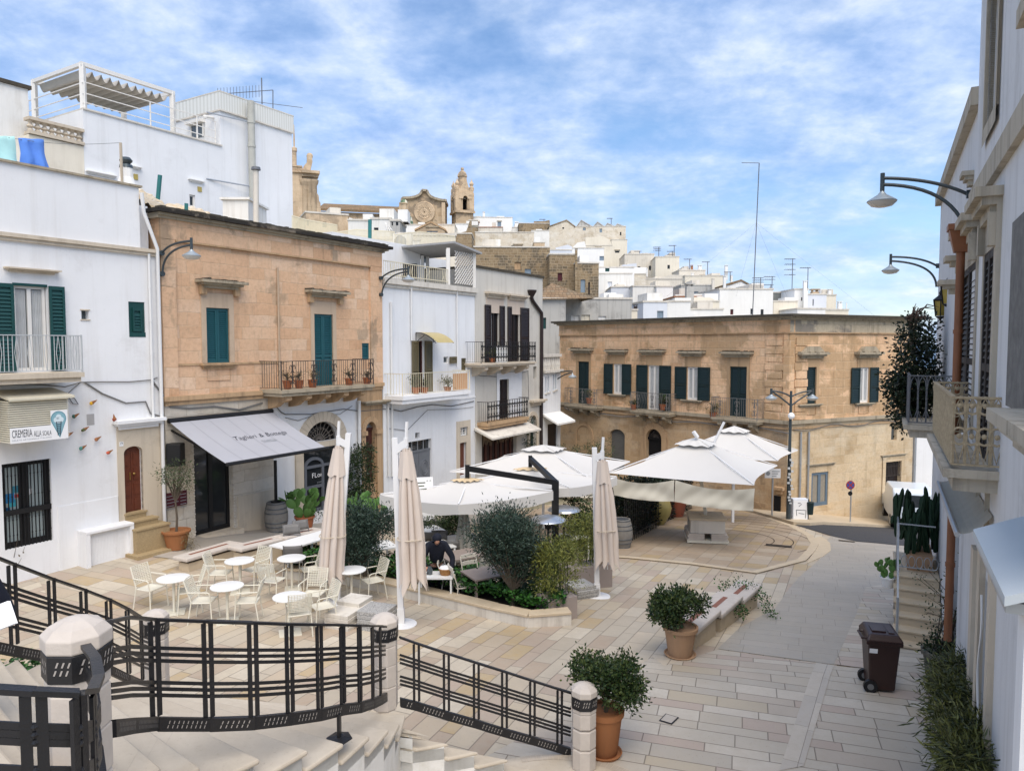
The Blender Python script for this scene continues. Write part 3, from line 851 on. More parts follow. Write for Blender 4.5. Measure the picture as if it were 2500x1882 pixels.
def cable(label,pts,r=.012,mat=None):
 c=sum((Vector(p) for p in pts),Vector((0,0,0)))/len(pts)
 m=MB();m.tube([Vector(p)-c for p in pts],r,5)
 o=m.build("wall_cable",mat or m_cable,smooth=60);o.location=c;WL[o.name]=c
 return tag(o,label,"cable")
def pipe(B,fc,pts,r,mat,o=.08,name="drainpipe",n=8):
 m=MB();m.tube([fc.P(u,z,o) for u,z in pts],r,n)
 (ua,za),(ub,zb)=pts[0],pts[-1]
 for i in range(1,5):
  t=i/5;u,z=ua+(ub-ua)*t,za+(zb-za)*t
  if len(pts)==2: m.tube([fc.P(u,z-.03,o),fc.P(u,z+.03,o)],r*1.18,n)
 return m.build(name,mat,B,smooth=50)
m_cable=M_plain("grey_cable",(.16,.155,.15),.7)
m_green=M_plain("dark_green_paint",(.008,.055,.052),.45,.15,5.,.4)
m_teal=M_plain("teal_shutter_paint",(.012,.082,.098),.5,.18,4.,.4)
m_bottle=M_plain("blackish_green_paint",(.007,.022,.024),.5,.25,4.,.4)
m_brown=M_plain("dark_brown_shutter",(.022,.014,.013),.5,.2,5.,.4)
m_tan=M_plain("khaki_shutter",(.125,.105,.06),.55,.2,5.)
m_wood=M_plain("red_brown_door_wood",(.115,.032,.016),.42,.35,7.,.45)
m_wood_d=M_plain("oxblood_door_paint",(.065,.02,.015),.5,.3,6.,.4)
m_stone_t=M_plaster("cream_dressed_stone",(.60,.52,.41),dirt=(.24,.19,.14),amt=.35,streak=.5,grime=.6)
m_stone_o=M_plaster("orange_dressed_stone",(.50,.34,.20),dirt=(.10,.07,.05),amt=.5,streak=.75,grime=.8)
m_moss=M_plain("black_lichen_stone",(.075,.066,.052),.95,.5,5.,.1,bump=.6,bs=25)
m_ledge=M_plaster("weathered_ledge_stone",(.40,.34,.25),dirt=(.05,.045,.035),amt=.7,streak=.8,grime=.9)
m_pipe_w=M_plain("white_drainpipe",(.70,.70,.69),.5,.05)
m_rail_w=M_plain("pale_grey_railing",(.45,.47,.48),.5,.1)
m_rail_d=M_plain("rusty_dark_railing",(.055,.045,.04),.6,.35,8.)
m_rail_c=M_plain("cream_railing",(.66,.60,.44),.5,.1)
m_signw=M_plain("white_sign_board",(.80,.80,.80),.5,.02)
m_ink=M_plain("dark_lettering",(.04,.045,.06),.7,.05)
m_inkg=M_plain("grey_lettering",(.30,.32,.34),.7,.05)
m_terra=M_plain("terracotta_pot",(.34,.115,.05),.75,.22,6.,bump=.15)
m_black=M_plain("black_plastic",(.012,.012,.013),.45,.2)
# ---------------------------------------------------------------- white house with the ice-cream shop
def moss_top(m,fc,u0,u1,z,p,n=14):
 for i in range(n):
  a=u0+(u1-u0)*i/n;h=random.uniform(.015,.06);w=(u1-u0)/n
  fc.box(m,a-.01*random.random(),a+w*random.uniform(.9,1.25),z+.0005*i,z+h,-.01+.001*(i % 3),p*random.uniform(.55,.97))
def white_house():
 f=FL;ur=f.uz((345,800))[0];up=f.uz((300,420))[0]
 zt=f.uz((300,405))[1];zs=f.uz((330,545))[1]
 B=thing("white_house","white limewashed house with the ice cream shop and a dark green shuttered balcony door","house",f.base(-3,.1))
 fd=f.r(KB,62,236,186,640);vent=f.r(KB,413,450,327,372);sh=f.r(KB,652,735,282,462)
 shop=f.r(KB,8,258,1110,1552);dr=f.r(KB,625,720,1025,1362)
 zdt=f.uz(KB(670,1017))[1];zsp=zdt-.16;dr=(dr[0],dr[1],dr[2],zdt)
 wall_mesh(f,-9,ur,-.6,zs,[fd,vent,sh,shop,dr],6,.18,arch=[(dr[0],dr[1],zsp,zdt)]).build("wall",m_white,B)
 m=MB();wall_mesh(f,-9,up,zs,zt,[],6,.1,m=m);m.build("parapet",m_white,B)
 m=MB();f.box(m,-9,up+.06,zt,zt+.05,-.35,.07);m.build("coping",m_ledge,B)
 m=MB();f.box(m,-9,ur,zs-.02,zs+.07,-.01,.12);f.box(m,-9,ur-.03,zs-.1,zs-.021,-.01,.07);m.build("string_course",m_stone_t,B)
 # balcony door
 window(B,f,(fd[0]+.02,fd[1]-.02,fd[2],fd[3]-.06),o=-.12,curtain=True,glass=m_glass_b,name="balcony_door")
 m=MB();f.box(m,fd[0],fd[1],fd[3]-.06,fd[3],-.17,.03);m.build("door_lintel",m_green,B)
 l=f.r(KB,240,322,203,636);open_shutter(B,f,(fd[1]+.01,fd[1]+(l[1]-l[0]),l[2],l[3]),m_green,.05,.085)
 open_shutter(B,f,(fd[0]-(l[1]-l[0])-.06,fd[0]-.01,l[2],l[3]),m_green,.05,.085)
 le=f.r(KB,15,292,105,132);m=MB();ledge(m,f,le[0],le[1],le[3],.1,.2);m.build("ledge",m_stone_t,B)
 m=MB();f.box(m,vent[0],vent[1],vent[2],vent[3],-.17,-.15);m.build("vent_window",m_glass_b,B)
 m=MB();e=.03;f.box(m,vent[0]-e,vent[1]+e,vent[2]-e,vent[2]+.001,-.02,.02);f.box(m,vent[0]-e,vent[1]+e,vent[3],vent[3]+e,-.02,.02);m.build("vent_trim",m_stone_t,B)
 m=MB();f.box(m,*sh,-.08,-.03);f.box(m,sh[0]+.0,sh[1],sh[2],sh[2]+.12,-.03,.01);m.build("shutter_frame",m_green,B)
 shutters(B,f,(sh[0]+.1,sh[1]-.1,sh[2]+.14,sh[3]-.14),m_green,1,-.02)
 # balcony
 pr=.95;ub=f.uz(KB(430,650),pr)[0];zf=f.uz(KB(430,641),pr)[1];zt2=f.uz(KB(428,456),pr)[1]
 balcony(B,f,-9,ub,zf,pr,zt2-zf,m_rail_w,m_stone_t,th=.22,style='diamond')
 # slatted housing with the shop sign
 po=.85;u0=f.uz(KB(52,900),po)[0];u1=f.uz(KB(348,900),po)[0]
 z1=f.uz(KB(348,770),po)[1];z0=f.uz(KB(52,1004),po)[1]
 H=MB();f.box(H,u0,u1,z0,z1,-.02,po-.04)
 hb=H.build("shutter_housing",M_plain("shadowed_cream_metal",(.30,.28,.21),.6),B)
 m=MB();n=19
 for i in range(n):
  z=z0+(z1-z0)*(i+.15)/n;h=(z1-z0)/n*.62
  f.box(m,u0-.012,u1+.01,z,z+h,po-.041,po);f.box(m,u0-.04,u0+.001,z,z+h,-.02,po-.001)
 m.build("slats",M_plain("cream_slats",(.66,.62,.50),.5,.06),hb)
 m=MB();m.hexa([f.P(u0-.05,z1+.0,po+.12),f.P(u1+.1,z1+.0,po+.12),f.P(u1+.1,z1+.16,-.02),f.P(u0-.05,z1+.16,-.02),
      f.P(u0-.05,z1+.05,po+.12),f.P(u1+.1,z1+.05,po+.12),f.P(u1+.1,z1+.21,-.02),f.P(u0-.05,z1+.21,-.02)])
 m.build("housing_cover",M_plain("cream_cover",(.60,.56,.44),.6),hb)
 q=lambda a,b: f.uz(KY(a,b),po+.03)
 a,b,c,d_,e,g_=q(93,660),q(604,612),q(604,358),q(447,368),q(447,490),q(93,532)
 zb=(a[1]+b[1])/2;ztop2=(e[1]+g_[1])/2;zl=(c[1]+d_[1])/2
 S=thing("shop_sign","white sign board of the ice cream shop with a cone emblem and dark lettering","sign",f.P(a[0],zb,po))
 m=MB();m.prism([f.P(u,z,po+.012) for u,z in ((a[0],zb),(b[0],zb),(b[0],zl),(d_[0],zl),(d_[0],ztop2),(a[0],ztop2))],f.n*.018);m.build("board",m_signw,S)
 def word(s,k0,k1,base,cap,mat=m_ink,sp=1.,nm="lettering"):
  p0,p1=f.uz(KY(*k0),po+.034),f.uz(KY(*k1),po+.034)
  text_mesh(nm,s,f.P(p0[0],p0[1],po+.034),f.d*(p1[0]-p0[0]),Vector((0,0,cap)),mat,S,spacing=sp)
 w0,w1=q(108,612),q(455,585);cap=f.uz(KY(110,545),po)[1]-f.uz(KY(110,612),po)[1]
 word("CREMERIA",(108,612),(287,600),0,cap);word("ALLA",(300,598),(366,590),0,cap*.78);word("SCALA",(378,588),(456,582),0,cap*.62)
 word("GELATO ARTIGIANALE ITALIANO",(108,642),(456,612),0,cap*.2,m_inkg,1.2)
 # emblem: a blue drop holding a white cone-top and a ladder
 cu,cz=q(517,440);R0=abs(q(585,440)[0]-cu);zb0=q(522,608)[1]
 def drop(k,up=0.): return [(cu+k*R0*math.sin(t),cz+k*R0*1.05*math.cos(t)+up) for t in [R(-118+236*i/24) for i in range(25)]]+[(cu+.02,cz+(zb0-cz)*(1 if k>.9 else .93))]
 m_blue=M_plain("emblem_blue",(.10,.26,.32),.6,.25,5.);m_pale=M_plain("emblem_pale",(.60,.70,.73),.6)
 for k,mt,oo in ((1.0,m_blue,.031),(.90,M_plain("emblem_mid_blue",(.22,.40,.46),.6,.2),.033)):
  m=MB();m.poly([f.P(u,z,po+oo) for u,z in drop(k)]);m.build("emblem",mt,S,fix=False)
 m=MB()
 for dx,dz,rr in ((-.3,-.12,.36),(.3,-.12,.36),(0,.26,.36),(0,-.18,.42)):
  m.poly([f.P(cu+R0*(dx+rr*math.cos(R(12*i))),cz+R0*(dz+rr*math.sin(R(12*i))),po+.035+.0004*dx) for i in range(30)])
 m.build("emblem",m_pale,S,fix=False)
 m=MB()
 for s in (-1,1): m.bar(f.P(cu+s*R0*.32,cz-R0*.35,po+.037),f.P(cu+s*R0*.14,zb0+R0*.35,po+.037),.012,.004,up=f.n)
 for i in range(7):
  t=i/7;w=.30-.16*t;z=cz-R0*.45+(zb0+R0*.4-cz+R0*.45)*t;m.bar(f.P(cu-R0*w,z,po+.038),f.P(cu+R0*w,z,po+.038),.010,.004,up=f.n)
 m.build("ladder_mark",m_ink,S)
 # shop door with iron grating
 window(B,f,shop,m_black,-.16,2,M_plain("lace_behind_glass",(.34,.40,.40),.4,.22,60.),False,0,"shop_door",.1)
 m=MB();u0,u1,z0,z1=shop;zm=z0+(z1-z0)*.42
 f.box(m,u0,u1,zm-.06,zm+.06,-.09,-.03)
 for u in [u0+(u1-u0)*(i+.7)/13 for i in range(13)]:
  m.bar(f.P(u,z0,-.06),f.P(u,z1,-.06),.018,.018)
  for t in (.15,.33,.6,.85): m.sphere(f.P(u,z0+(z1-z0)*t,-.06),.022,6,4)
 for aa in (.36,.88): f.box(m,u0+(u1-u0)*aa,u0+(u1-u0)*(aa+.09),z0,z1,-.13,-.115)
 m.build("grating",m_black,B)
 for (a_,b_,c_,d2,col) in ((.06,.30,.47,.58,(.03,.20,.42)),(.24,.40,.58,.66,(.05,.22,.30)),(.30,.40,.52,.56,(.45,.06,.05)),(.18,.34,.42,.50,(.06,.38,.45)),(.06,.2,.36,.42,(.02,.10,.22)),(.58,.68,.53,.60,(.75,.75,.75))):
  m=MB();f.box(m,u0+(u1-u0)*a_*.95,u0+(u1-u0)*b_*.95,z0+(z1-z0)*(c_+.06),z0+(z1-z0)*(d2+.06),-.138,-.134)
  m.build("sticker",M_plain("sticker_colour",col,.5,.3),B)
 # street door, its stone surround and steps
 d0,d1,dz0,dz1=dr;hs=f.r(KB,590,820,900,1400)
 m=MB();wall_mesh(f,hs[0],hs[1],hs[2]-.25,hs[3]-.1,[(d0,d1,hs[2]-.26,dz1)],0,.1,.035,[(d0,d1,zsp,zdt)],m,False)
 for u in (hs[0],hs[1]): m.poly([f.P(u,hs[2]-.25,0),f.P(u,hs[2]-.25,.035),f.P(u,hs[3]-.1,.035),f.P(u,hs[3]-.1,0)])
 m.build("door_surround",m_stone_t,B)
 co=f.r(KB,568,818,889,915);m=MB();ledge(m,f,co[0],co[1],co[3],.24,.26);m.build("door_cornice",m_white,B)
 D=MB();um=(d0+d1)/2
 for s,(a_,b_) in enumerate(((d0,um-.004),(um+.004,d1))):
  f.box(D,a_,b_,dz0,zsp,-.15,-.1)
  for k in range(4): f.box(D,a_+.06,b_-.06,dz0+(zsp-dz0)*(k/4+.03),dz0+(zsp-dz0)*(k/4+.22),-.1,-.082)
 D.prism([f.P(um-(d1-d0)/2*math.cos(math.pi*i/12),zsp+.001+(zdt-zsp)*math.sin(math.pi*i/12),-.15) for i in range(13)],f.n*.05)
 o=D.build("door",m_wood,B)
 m=MB();m.sphere(f.P(um+.06,dz0+1.0,-.06),.035);m.tube([f.P(um-.05,dz0+1.05,-.06),f.P(um-.05,dz0+.85,-.06)],.012);m.build("handle",M_plain("brass",(.4,.25,.08),.35,metal=.9),o)
 m_sp=M_plain("speckled_step_stone",(.36,.27,.15),.8,.35,26.,bump=.3)
 gz=g(*f.P(d0,0,.5).xy)
 tops=[dz0,dz0-.17,dz0-.34]
 for i,z in enumerate(tops):
  m=MB();f.box(m,d0-.02-.02*i,d1+.04+.16*i,gz-.1,z,-.15 if i==0 else -.02,.06+.26*i)
  f.box(m,d0-.04-.02*i,d1+.06+.16*i,z-.045,z+.002,-.1,.09+.26*i);m.build("step",m_sp,B)
 m=MB();f.box(m,d0-.2,d1+.6,gz-.2,gz+.08,.0,.85);m.build("step",m_sp,B)
 m=MB();f.box(m,*f.r(KB,602,622,995,1018),.03,.045);m.build("house_number",m_signw,B)
 r=f.r(KB,602,622,995,1018);text_mesh("number_lettering","19",f.P(r[0]+.02,r[2]+.04,.047),f.d*(r[1]-r[0]-.04),Vector((0,0,(r[3]-r[2])*.6)),m_ink,B)
 m=MB();f.box(m,*f.r(KB,363,447,1312,1400),-.01,.018);m.build("meter_cover",m_signw,B)
 m=MB();f.box(m,*f.r(KB,440,478,855,912),-.01,.006);m.build("bare_patch",M_plain("bare_render",(.40,.39,.38),.95),B)
 lo=f.uz(KB(292,1325))[0];m=MB();f.box(m,lo,hs[0]-.02,-.5,f.uz(KB(292,1325))[1],-.01,.022);m.build("plinth",m_white,B)
 pu=f.uz(KB(815,1000))[0]
 pipe(B,f,[(pu,f.uz(KB(815,1480))[1]),(pu,zs+.1),(pu-.35,zs+1.0),(pu-.4,zs+1.5)],.05,m_pipe_w,.1)
 pipe(B,f,[(pu-.22,f.uz(KB(815,880))[1]),(pu-.22,zs-.05)],.035,m_pipe_w,.06)
 m=MB();f.box(m,up,ur,zs,f.uz((318,440))[1],-2.5,-.35);m.build("back_pier",m_white,B)
 # cones
 cols=[(.75,.42,.03),(.05,.16,.13),(.10,.13,.05),(.38,.16,.07),(.10,.30,.26),(.55,.10,.05),(.30,.06,.03),(.42,.15,.06)]
 what=["yellow","dark green","olive","light brown","pale green","red","dark red","half hidden brown"]
 for i,((x,y),dx) in enumerate(zip([(468,797),(378,865),(427,933),(490,982),(415,1027),(550,1050),(582,880),(352,957)],[1]*8)):
  u,z=f.uz(KB(x,y),.1);sc=.088 if i != 7 else .07
  C=thing("ice_cream_cone",{0: "yellow ice cream cone ornament, topmost on the white wall",1: "dark green ice cream cone ornament beside the shop sign",2: "olive ice cream cone ornament below the bare patch on the wall",3: "light brown ice cream cone ornament on the wall above the red one",4: "pale green ice cream cone ornament, lowest left of the group on the wall",5: "red ice cream cone ornament just left of the door surround",6: "dark red ice cream cone ornament standing on the door cornice",7: "small brown cone ornament peeping out at the edge of the shop sign"}[i],
     "ornament",f.P(u,z,.1),group="ice cream cone ornaments on the wall")
  ax=(f.d*.85+Vector((0,0,.5))+f.n*.2).normalized() if i != 6 else Vector((0,0,1))-f.d*.15
  c0=f.P(u,z,.1)
  m=MB();m.tube([c0,c0+ax*sc*1.5],[sc*.5,.006],10);m.build("wafer",M_plain("wafer_brown",(.30,.13,.05),.8,.3,30.),C,smooth=40)
  m=MB()
  for q_ in range(4): m.sphere(c0-ax*sc*.12+Vector((random.uniform(-1,1),random.uniform(-1,1),random.uniform(-1,1)))*sc*.18,sc*.42,10,6)
  m.build("scoop",M_plain("scoop_colour",cols[i],.5,.35,14.),C,smooth=180)
 return B,dict(ur=ur,zs=zs)
white_house()
# white plaster bench against the house
def wall_bench():
 f=FL;u0=f.uz(KB(385,1500),.05)[0];u1=f.uz(KB(612,1500),.0)[0];uf=f.uz(KB(437,1480),.42)[0]
 zt=f.uz(KB(437,1455),.42)[1];gz=g(*f.P(u0,0,.3).xy)-.05
 B=thing("wall_bench","low white bench with a boxed seat against the white house","bench",f.P(u0,gz,.2))
 m=MB();f.box(m,uf,u1+.12,zt-.07,zt,0.02,.44);m.build("seat",m_white,B,bevel=.01)
 m=MB();f.box(m,uf,uf+.1,gz,zt-.071,.02,.43);m.build("side_panel",m_white,B)
 m=MB();f.box(m,u1+.03,u1+.12,gz-.1,zt-.071,.02,.43);m.build("side_panel",m_white,B)
 m=MB();f.box(m,uf+.1,u1+.03,gz-.1,zt-.071,.02,.30)
 for i in range(24): f.box(m,uf+.14+i*(u1-uf-.2)/24,uf+.16+i*(u1-uf-.2)/24,gz+.02,zt-.12,.30,.305)
 m.build("front_panel",m_white,B)
wall_bench()
# ---------------------------------------------------------------- orange stone house with the grey awning
OR_PAL=[(.56,.34,.20),(.66,.43,.275),(.72,.51,.345),(.61,.39,.24),(.74,.56,.41),(.68,.46,.30)]
m_or=M_blocks("orange_ashlar",D_L,OR_PAL,.36,.72,(.60,.46,.31),crust=(.20,.15,.10),crust_amt=.6,crust_lo=.60,stain=.38,mort=.010)
m_or2=M_blocks("orange_ashlar_band",D_L,OR_PAL,.55,.95,(.52,.38,.25),crust=(.17,.13,.09),crust_amt=.7,crust_lo=.54,stain=.5,mort=.010)
m_low=M_blocks("whitened_ashlar",D_L,[(.52,.46,.37),(.60,.54,.45),(.56,.50,.41),(.48,.41,.32)],.36,.8,(.42,.36,.28),crust=(.30,.25,.19),crust_amt=.5,crust_lo=.56,stain=.3,fade=.4,fadec=(.66,.63,.58))
m_cornice=M_blocks("blackened_cornice",D_L,[(.13,.11,.09),(.20,.17,.13),(.10,.09,.075)],.2,1.1,(.04,.035,.03),crust=(.018,.017,.016),crust_amt=.95,crust_lo=.40,stain=.8)
m_awn=M_plain("grey_awning_cloth",(.355,.36,.39),.85,.05,2.)
def stone_house():
 f=FL;u1=f.uz((822,800))[0];zt=f.uz(KC(30,62))[1];zc=f.uz(KC(630,886))[1]+.02
 ue=f.uz(KC(1098,700))[0]
 B=thing("stone_house","orange ashlar stone house with teal shutters and the grey shop awning","house",f.base(4,-.2))
 w1=f.r(KC,258,368,490,757);d1=f.r(KC,775,864,520,878);s1=f.r(KC,1006,1040,660,741)
 shop=f.r(KC,198,382,1075,1592);bd=f.r(KZ,926,1052,270,888);zbd=f.uz(KZ(985,140))[1]
 fl=f.r(KZ,190,632,480,1275);za0=f.uz(KZ(400,395))[1];za1=f.uz(KZ(425,137))[1]
 ft=(f.uz(KZ(215,400))[0],f.uz(KZ(630,385))[0],za0+.04,za1)
 gz0=-2.0;us=f.uz(KC(985,1000))[0];ul=f.uz(KC(582,1200))[0]
 wall_mesh(f,.02,ue,zc,zt,[w1,d1,s1],7,.16).build("upper_wall",m_or,B)
 wall_mesh(f,.02,ul,gz0,zc-.001,[shop],7,.3,o=.01).build("ground_floor_wall",m_low,B)
 wall_mesh(f,ul,us,gz0,zc-.001,[fl,ft],7,.3,o=.0,arch=[(ft[0],ft[1],ft[2],ft[3])]).build("whitewashed_wall",m_white,B)
 bdt=(bd[0],bd[1],bd[2],zbd)
 wall_mesh(f,us,ue,gz0,zc-.001,[bdt],7,.3,o=.03,arch=[(bd[0],bd[1],bd[3]+.06,zbd)]).build("side_wall",m_stone_o,B)
 # pilaster strips, frieze and cornice
 pz=f.uz(KC(112,168))[1];pu0=f.uz(KC(112,400))[0];pu1=f.uz(KC(1042,500))[0]
 m=MB();f.box(m,.0,pu0,zc+.01,pz,.0,.06);f.box(m,pu1,ue+.02,zc+.01,pz,0,.06);f.box(m,0,ue+.02,pz+.001,zt,0,.07);m.build("pilasters_and_frieze",m_or2,B)
 m=MB();f.box(m,pu0,pu1,pz-.05,pz,0,.10);f.box(m,pu0,f.uz(KC(630,700))[0],f.uz(KC(180,762))[1]-.03,f.uz(KC(180,762))[1]+.03,0,.03);m.build("moulding",m_stone_o,B)
 m=MB()
 m3=MB()
 for k,(a,b,o) in enumerate(((.0,.07,.14),(.07,.14,.22),(.14,.24,.34))): f.box(m if k==2 else m3,-.12-.1*(k==2),ue+.1+.12*k,zt+a,zt+b-.002,-.3,o)
 m.build("cornice",m_cornice,B);m3.build("cornice",m_ledge,B)
 m=MB();f.box(m,-.1,ue+.1,zt+.24,zt+.28,-7,.3);m.build("roof",m_moss,B)
 m=MB();n=60
 for i in range(n):
  a=-.1+(ue+.2)*i/n;f.box(m,a,a+(ue+.2)/n*random.uniform(.7,1.3),zt+.279,zt+.28+random.uniform(.004,.03),.0,.28+.0007*i)
 m.build("lichen_crust",m_moss,B)
 # windows
 shutters(B,f,w1,m_teal,2,-.07,.06);shutters(B,f,d1,m_teal,2,-.07,.06);shutters(B,f,s1,m_teal,1,-.07,.06)
 for r,k in ((w1,(205,425,352,372)),(d1,(730,915,402,425))):
  le=f.r(KC,*k);e=.16
  m=MB();wall_mesh(f,r[0]-e,r[1]+e,r[2] if r is w1 else zc+.05,r[3]+.42,[(r[0],r[1],r[2]-.5,r[3])],0,.05,.03,m=m,shell=False)
  for u in (r[0]-e,r[1]+e): m.poly([f.P(u,r[2],0),f.P(u,r[2],.03),f.P(u,r[3]+.42,.03),f.P(u,r[3]+.42,0)])
  m.build("window_surround",M_plaster("pinkish_surround",(.56,.43,.31),dirt=(.2,.14,.09),amt=.4,streak=.4),B)
  f.box(m := MB(),le[0]+.12,le[0]+.3,le[3]-.42,le[3]-.1,0,.14);m.build("bracket",m_stone_o,B);f.box(m := MB(),le[1]-.3,le[1]-.12,le[3]-.42,le[3]-.1,0,.14);m.build("bracket",m_stone_o,B)
  m=MB();ledge(m,f,le[0],le[1],le[3]-.02,.22,.38);m.build("ledge",m_ledge,B)
  m=MB();moss_top(m,f,le[0]+.03,le[1]-.05,le[3]-.02,.36,22);m.build("moss",m_moss,B)
 m=MB();ledge(m,f,w1[0]-.24,w1[1]+.2,w1[2],.16,.16);m.build("sill",m_stone_o,B)
 # string course between the storeys
 m=MB();f.box(m,-.05,ue+.02,zc-.10,zc+.03,.0,.14);f.box(m,0,ue,zc-.22,zc-.101,0,.08);m.build("string_course",m_stone_o,B)
 # balcony
 pr=1.0;c0=f.uz(KC(630,885),pr);c1=f.uz(KC(1062,858),pr);zf=(c0[1]+c1[1])/2;zr=f.uz(KC(630,748),pr)[1]
 balcony(B,f,c0[0]-.06,c1[0]+.06,zf,pr,zr-zf,m_rail_d,m_ledge,th=.2,style='mixed',corbels=5,mcor=m_stone_o)
 # ground floor: dark shop front
 u0,u1_,z0,z1=shop
 window(B,f,shop,m_black,-.22,2,m_glass,False,0,"shop_door",.09)
 m=MB()
 for i in range(36):
  for u in (u0-.03,u1_+.03): m.sphere(f.P(u+.008*(-1)**i,z0+(z1-z0)*i/36,.03),.022,6,4)
 m.build("fairy_lights",M_plain("unlit_bulbs",(.62,.58,.52),.4),B)
 m=MB();f.box(m,u0-.1,u1_+.15,z0-.15,z0+.01,-.2,.3);m.build("doorstep",m_stone_t,B)
 m=MB();f.box(m,*f.r(KC,485,552,1452,1512),.0,.03);m.build("vent_grille",M_plain("rusty_grille",(.06,.035,.025),.8,.4,30.),B)
 m=MB();pl=f.r(KC,402,565,1395,1570);f.box(m,u1_+.15,ul-.02,-2,pl[3],.005,.04);m.build("plinth",m_stone_t,B)
 # arched shop on the right
 m=MB();arch_ring(m,f,ft[0],ft[1],ft[2],ft[3],.34,-.02,.05);f.box(m,ft[0]-.34,ft[1]+.34,fl[3],ft[2],-.02,.05)
 f.box(m,fl[0]-.34,fl[0]-.001,-2,fl[3],-.02,.05);f.box(m,fl[1]+.001,fl[1]+.34,-2,fl[3],-.02,.05);m.build("stone_arch",m_stone_t,B)
 m=MB();f.box(m,ft[0],ft[1],ft[2],ft[3],-.28,-.25);m.build("fanlight",m_dark,B)
 m=MB();fan_bars(m,f,ft[0],ft[1],ft[2],ft[3],-.18,11,.022)
 for i in range(12):
  t=math.pi*(i+.5)/12
  for k in (.6,.92): m.sphere(f.P((ft[0]+ft[1])/2-(ft[1]-ft[0])/2*k*math.cos(t),ft[2]+(ft[3]-ft[2])*k*math.sin(t),-.14),.03,6,4)
 m.build("fan_grating",M_plain("dull_iron",(.16,.14,.12),.6),B)
 wd=window(B,f,fl,M_plain("grey_shop_joinery",(.10,.11,.13),.5),-.24,1,m_glass,False,0,"shop_front",.08)
 a,b=f.uz(KZ(262,700))[0],f.uz(KZ(470,700))[0];zt_=f.uz(KZ(365,570))[1];m=MB();zs=zt_-(b-a)*.4
 for u in (a,b): f.box(m,u-.05,u+.05,fl[2],zs,-.2,-.14)
 arch_ring(m,f,a+.05,b-.05,zs,zt_-.09,.1,-.2,-.14);f.box(m,fl[0],fl[1],zs-.05,zs+.04,-.205,-.15);zl=f.uz(KZ(365,925))[1];f.box(m,a,b,zl-.05,zl+.05,-.2,-.145)
 m.build("door_frame",M_plain("grey_door_joinery",(.12,.13,.15),.5),wd)
 k0,k1=f.uz(KZ(305,815),-.17),f.uz(KZ(428,800),-.17)
 text_mesh("shop_lettering","FLor",f.P(k0[0],k0[1],-.17),f.d*(k1[0]-k0[0]),Vector((0,0,f.uz(KZ(305,757),-.17)[1]-k0[1])),m_signw,wd)
 for i,s in enumerate(("Pizza Bistrot","mediterraneo")): text_mesh("small_lettering","cucina" if i==0 else "di mare",f.P(k0[0]+.16+.06*(1-i),k0[1]-.2-.1*i,-.17),f.d*(.34+.06*i),Vector((0,0,.06)),m_inkg,wd)
 # brown street door on the far right
 m=MB();um=(bd[0]+bd[1])/2;zs=bd[3]+.04
 for a,b in ((bd[0],um-.005),(um+.005,bd[1])):
  f.box(m,a,b,bd[2],zs,-.2,-.14)
  for k in range(4): f.box(m,a+.05,b-.05,bd[2]+(zs-bd[2])*(k/4+.03),bd[2]+(zs-bd[2])*(k/4+.22),-.14,-.12)
 f.box(m,bd[0],bd[1],zs,zs+.1,-.2,-.1)
 m.build("street_door",m_wood_d,B);m=MB();f.box(m,bd[0],bd[1],zs+.1,zbd,-.28,-.25);m.build("fanlight",m_dark,B)
 m=MB();fan_bars(m,f,bd[0],bd[1],zs+.1,zbd,-.16,8,.02);m.build("fan_grating",m_rail_w,B)
 m=MB()
 for s in (bd[0]-.22,bd[1]+.02): f.box(m,s,s+.2,-2,bd[3]-.1,.03,.1);f.box(m,s-.05,s+.25,bd[3]-.1,bd[3]+.06,.03,.16)
 arch_ring(m,f,bd[0],bd[1],bd[3]+.06,zbd,.2,.03,.09,12);m.build("door_surround",m_stone_o,B)
 m=MB();r=f.r(KC,996,1124,940,962);ledge(m,f,r[0],r[1],r[3],.16,.3);m.build("door_cornice",m_ledge,B)
 pu=f.uz(KC(984,1000))[0];pipe(B,f,[(pu,-1.5),(pu,f.uz(KC(984,935))[1])],.06,m_pipe_w,.09)
 pu=f.uz(KC(602,500))[0];pipe(B,f,[(pu,zc+.05),(pu,f.uz(KC(602,300))[1])],.03,M_plain("stone_coloured_pipe",(.45,.34,.24),.7),.04)
 # awning: its own thing
 A=thing("awning","grey cloth shop awning with dark script lettering above the dark glass door","awning",f.P(2,f.uz(KC(115,1030))[1],.1))
 ta,tb=f.uz(KC(113,1030),.1),f.uz(KC(595,990),.1);out=2.0
 za=(ta[1]+tb[1])/2
 for it in range(30):
  ba,bb=f.uz(KC(330,1240),out),f.uz(KC(815,1166),out)
  if (bb[0]-ba[0])>(tb[0]-ta[0]): out += .03
  else: out -= .03
 zb=(ba[1]+bb[1])/2;ua,ub=(ta[0]+ba[0])/2,(tb[0]+bb[0])/2
 m=MB();N_=24
 def cl(s,t): return f.P(ua+(ub-ua)*s,za+(zb-za)*t-.05*math.sin(math.pi*t),.1+(out-.1)*t)
 m.grid(cl,N_,8);c=m.build("cloth",m_awn,A,smooth=60,fix=False)
 m=MB()
 for s in (.16,.33,.5,.67,.84): m.grid(lambda a,b: cl(s+.004*a,b)+Vector((0,0,.004)),1,8)
 m.build("seam",M_plain("awning_seam",(.26,.265,.29),.85),c,fix=False)
 m=MB();m.tube([f.P(ua-.03,zb,out+.02),f.P(ub+.03,zb,out+.02)],.05,8);m.tube([f.P(ua-.03,za+.03,.1),f.P(ub+.03,za+.03,.1)],.07,8);m.build("front_bar",m_black,A)
 m=MB()
 for u in (ua+.12,ub-.12): m.bar(f.P(u,za-.25,.0),f.P(u,zb-.02,out-.05),.05,.04)
 m.build("arm",m_black,A)
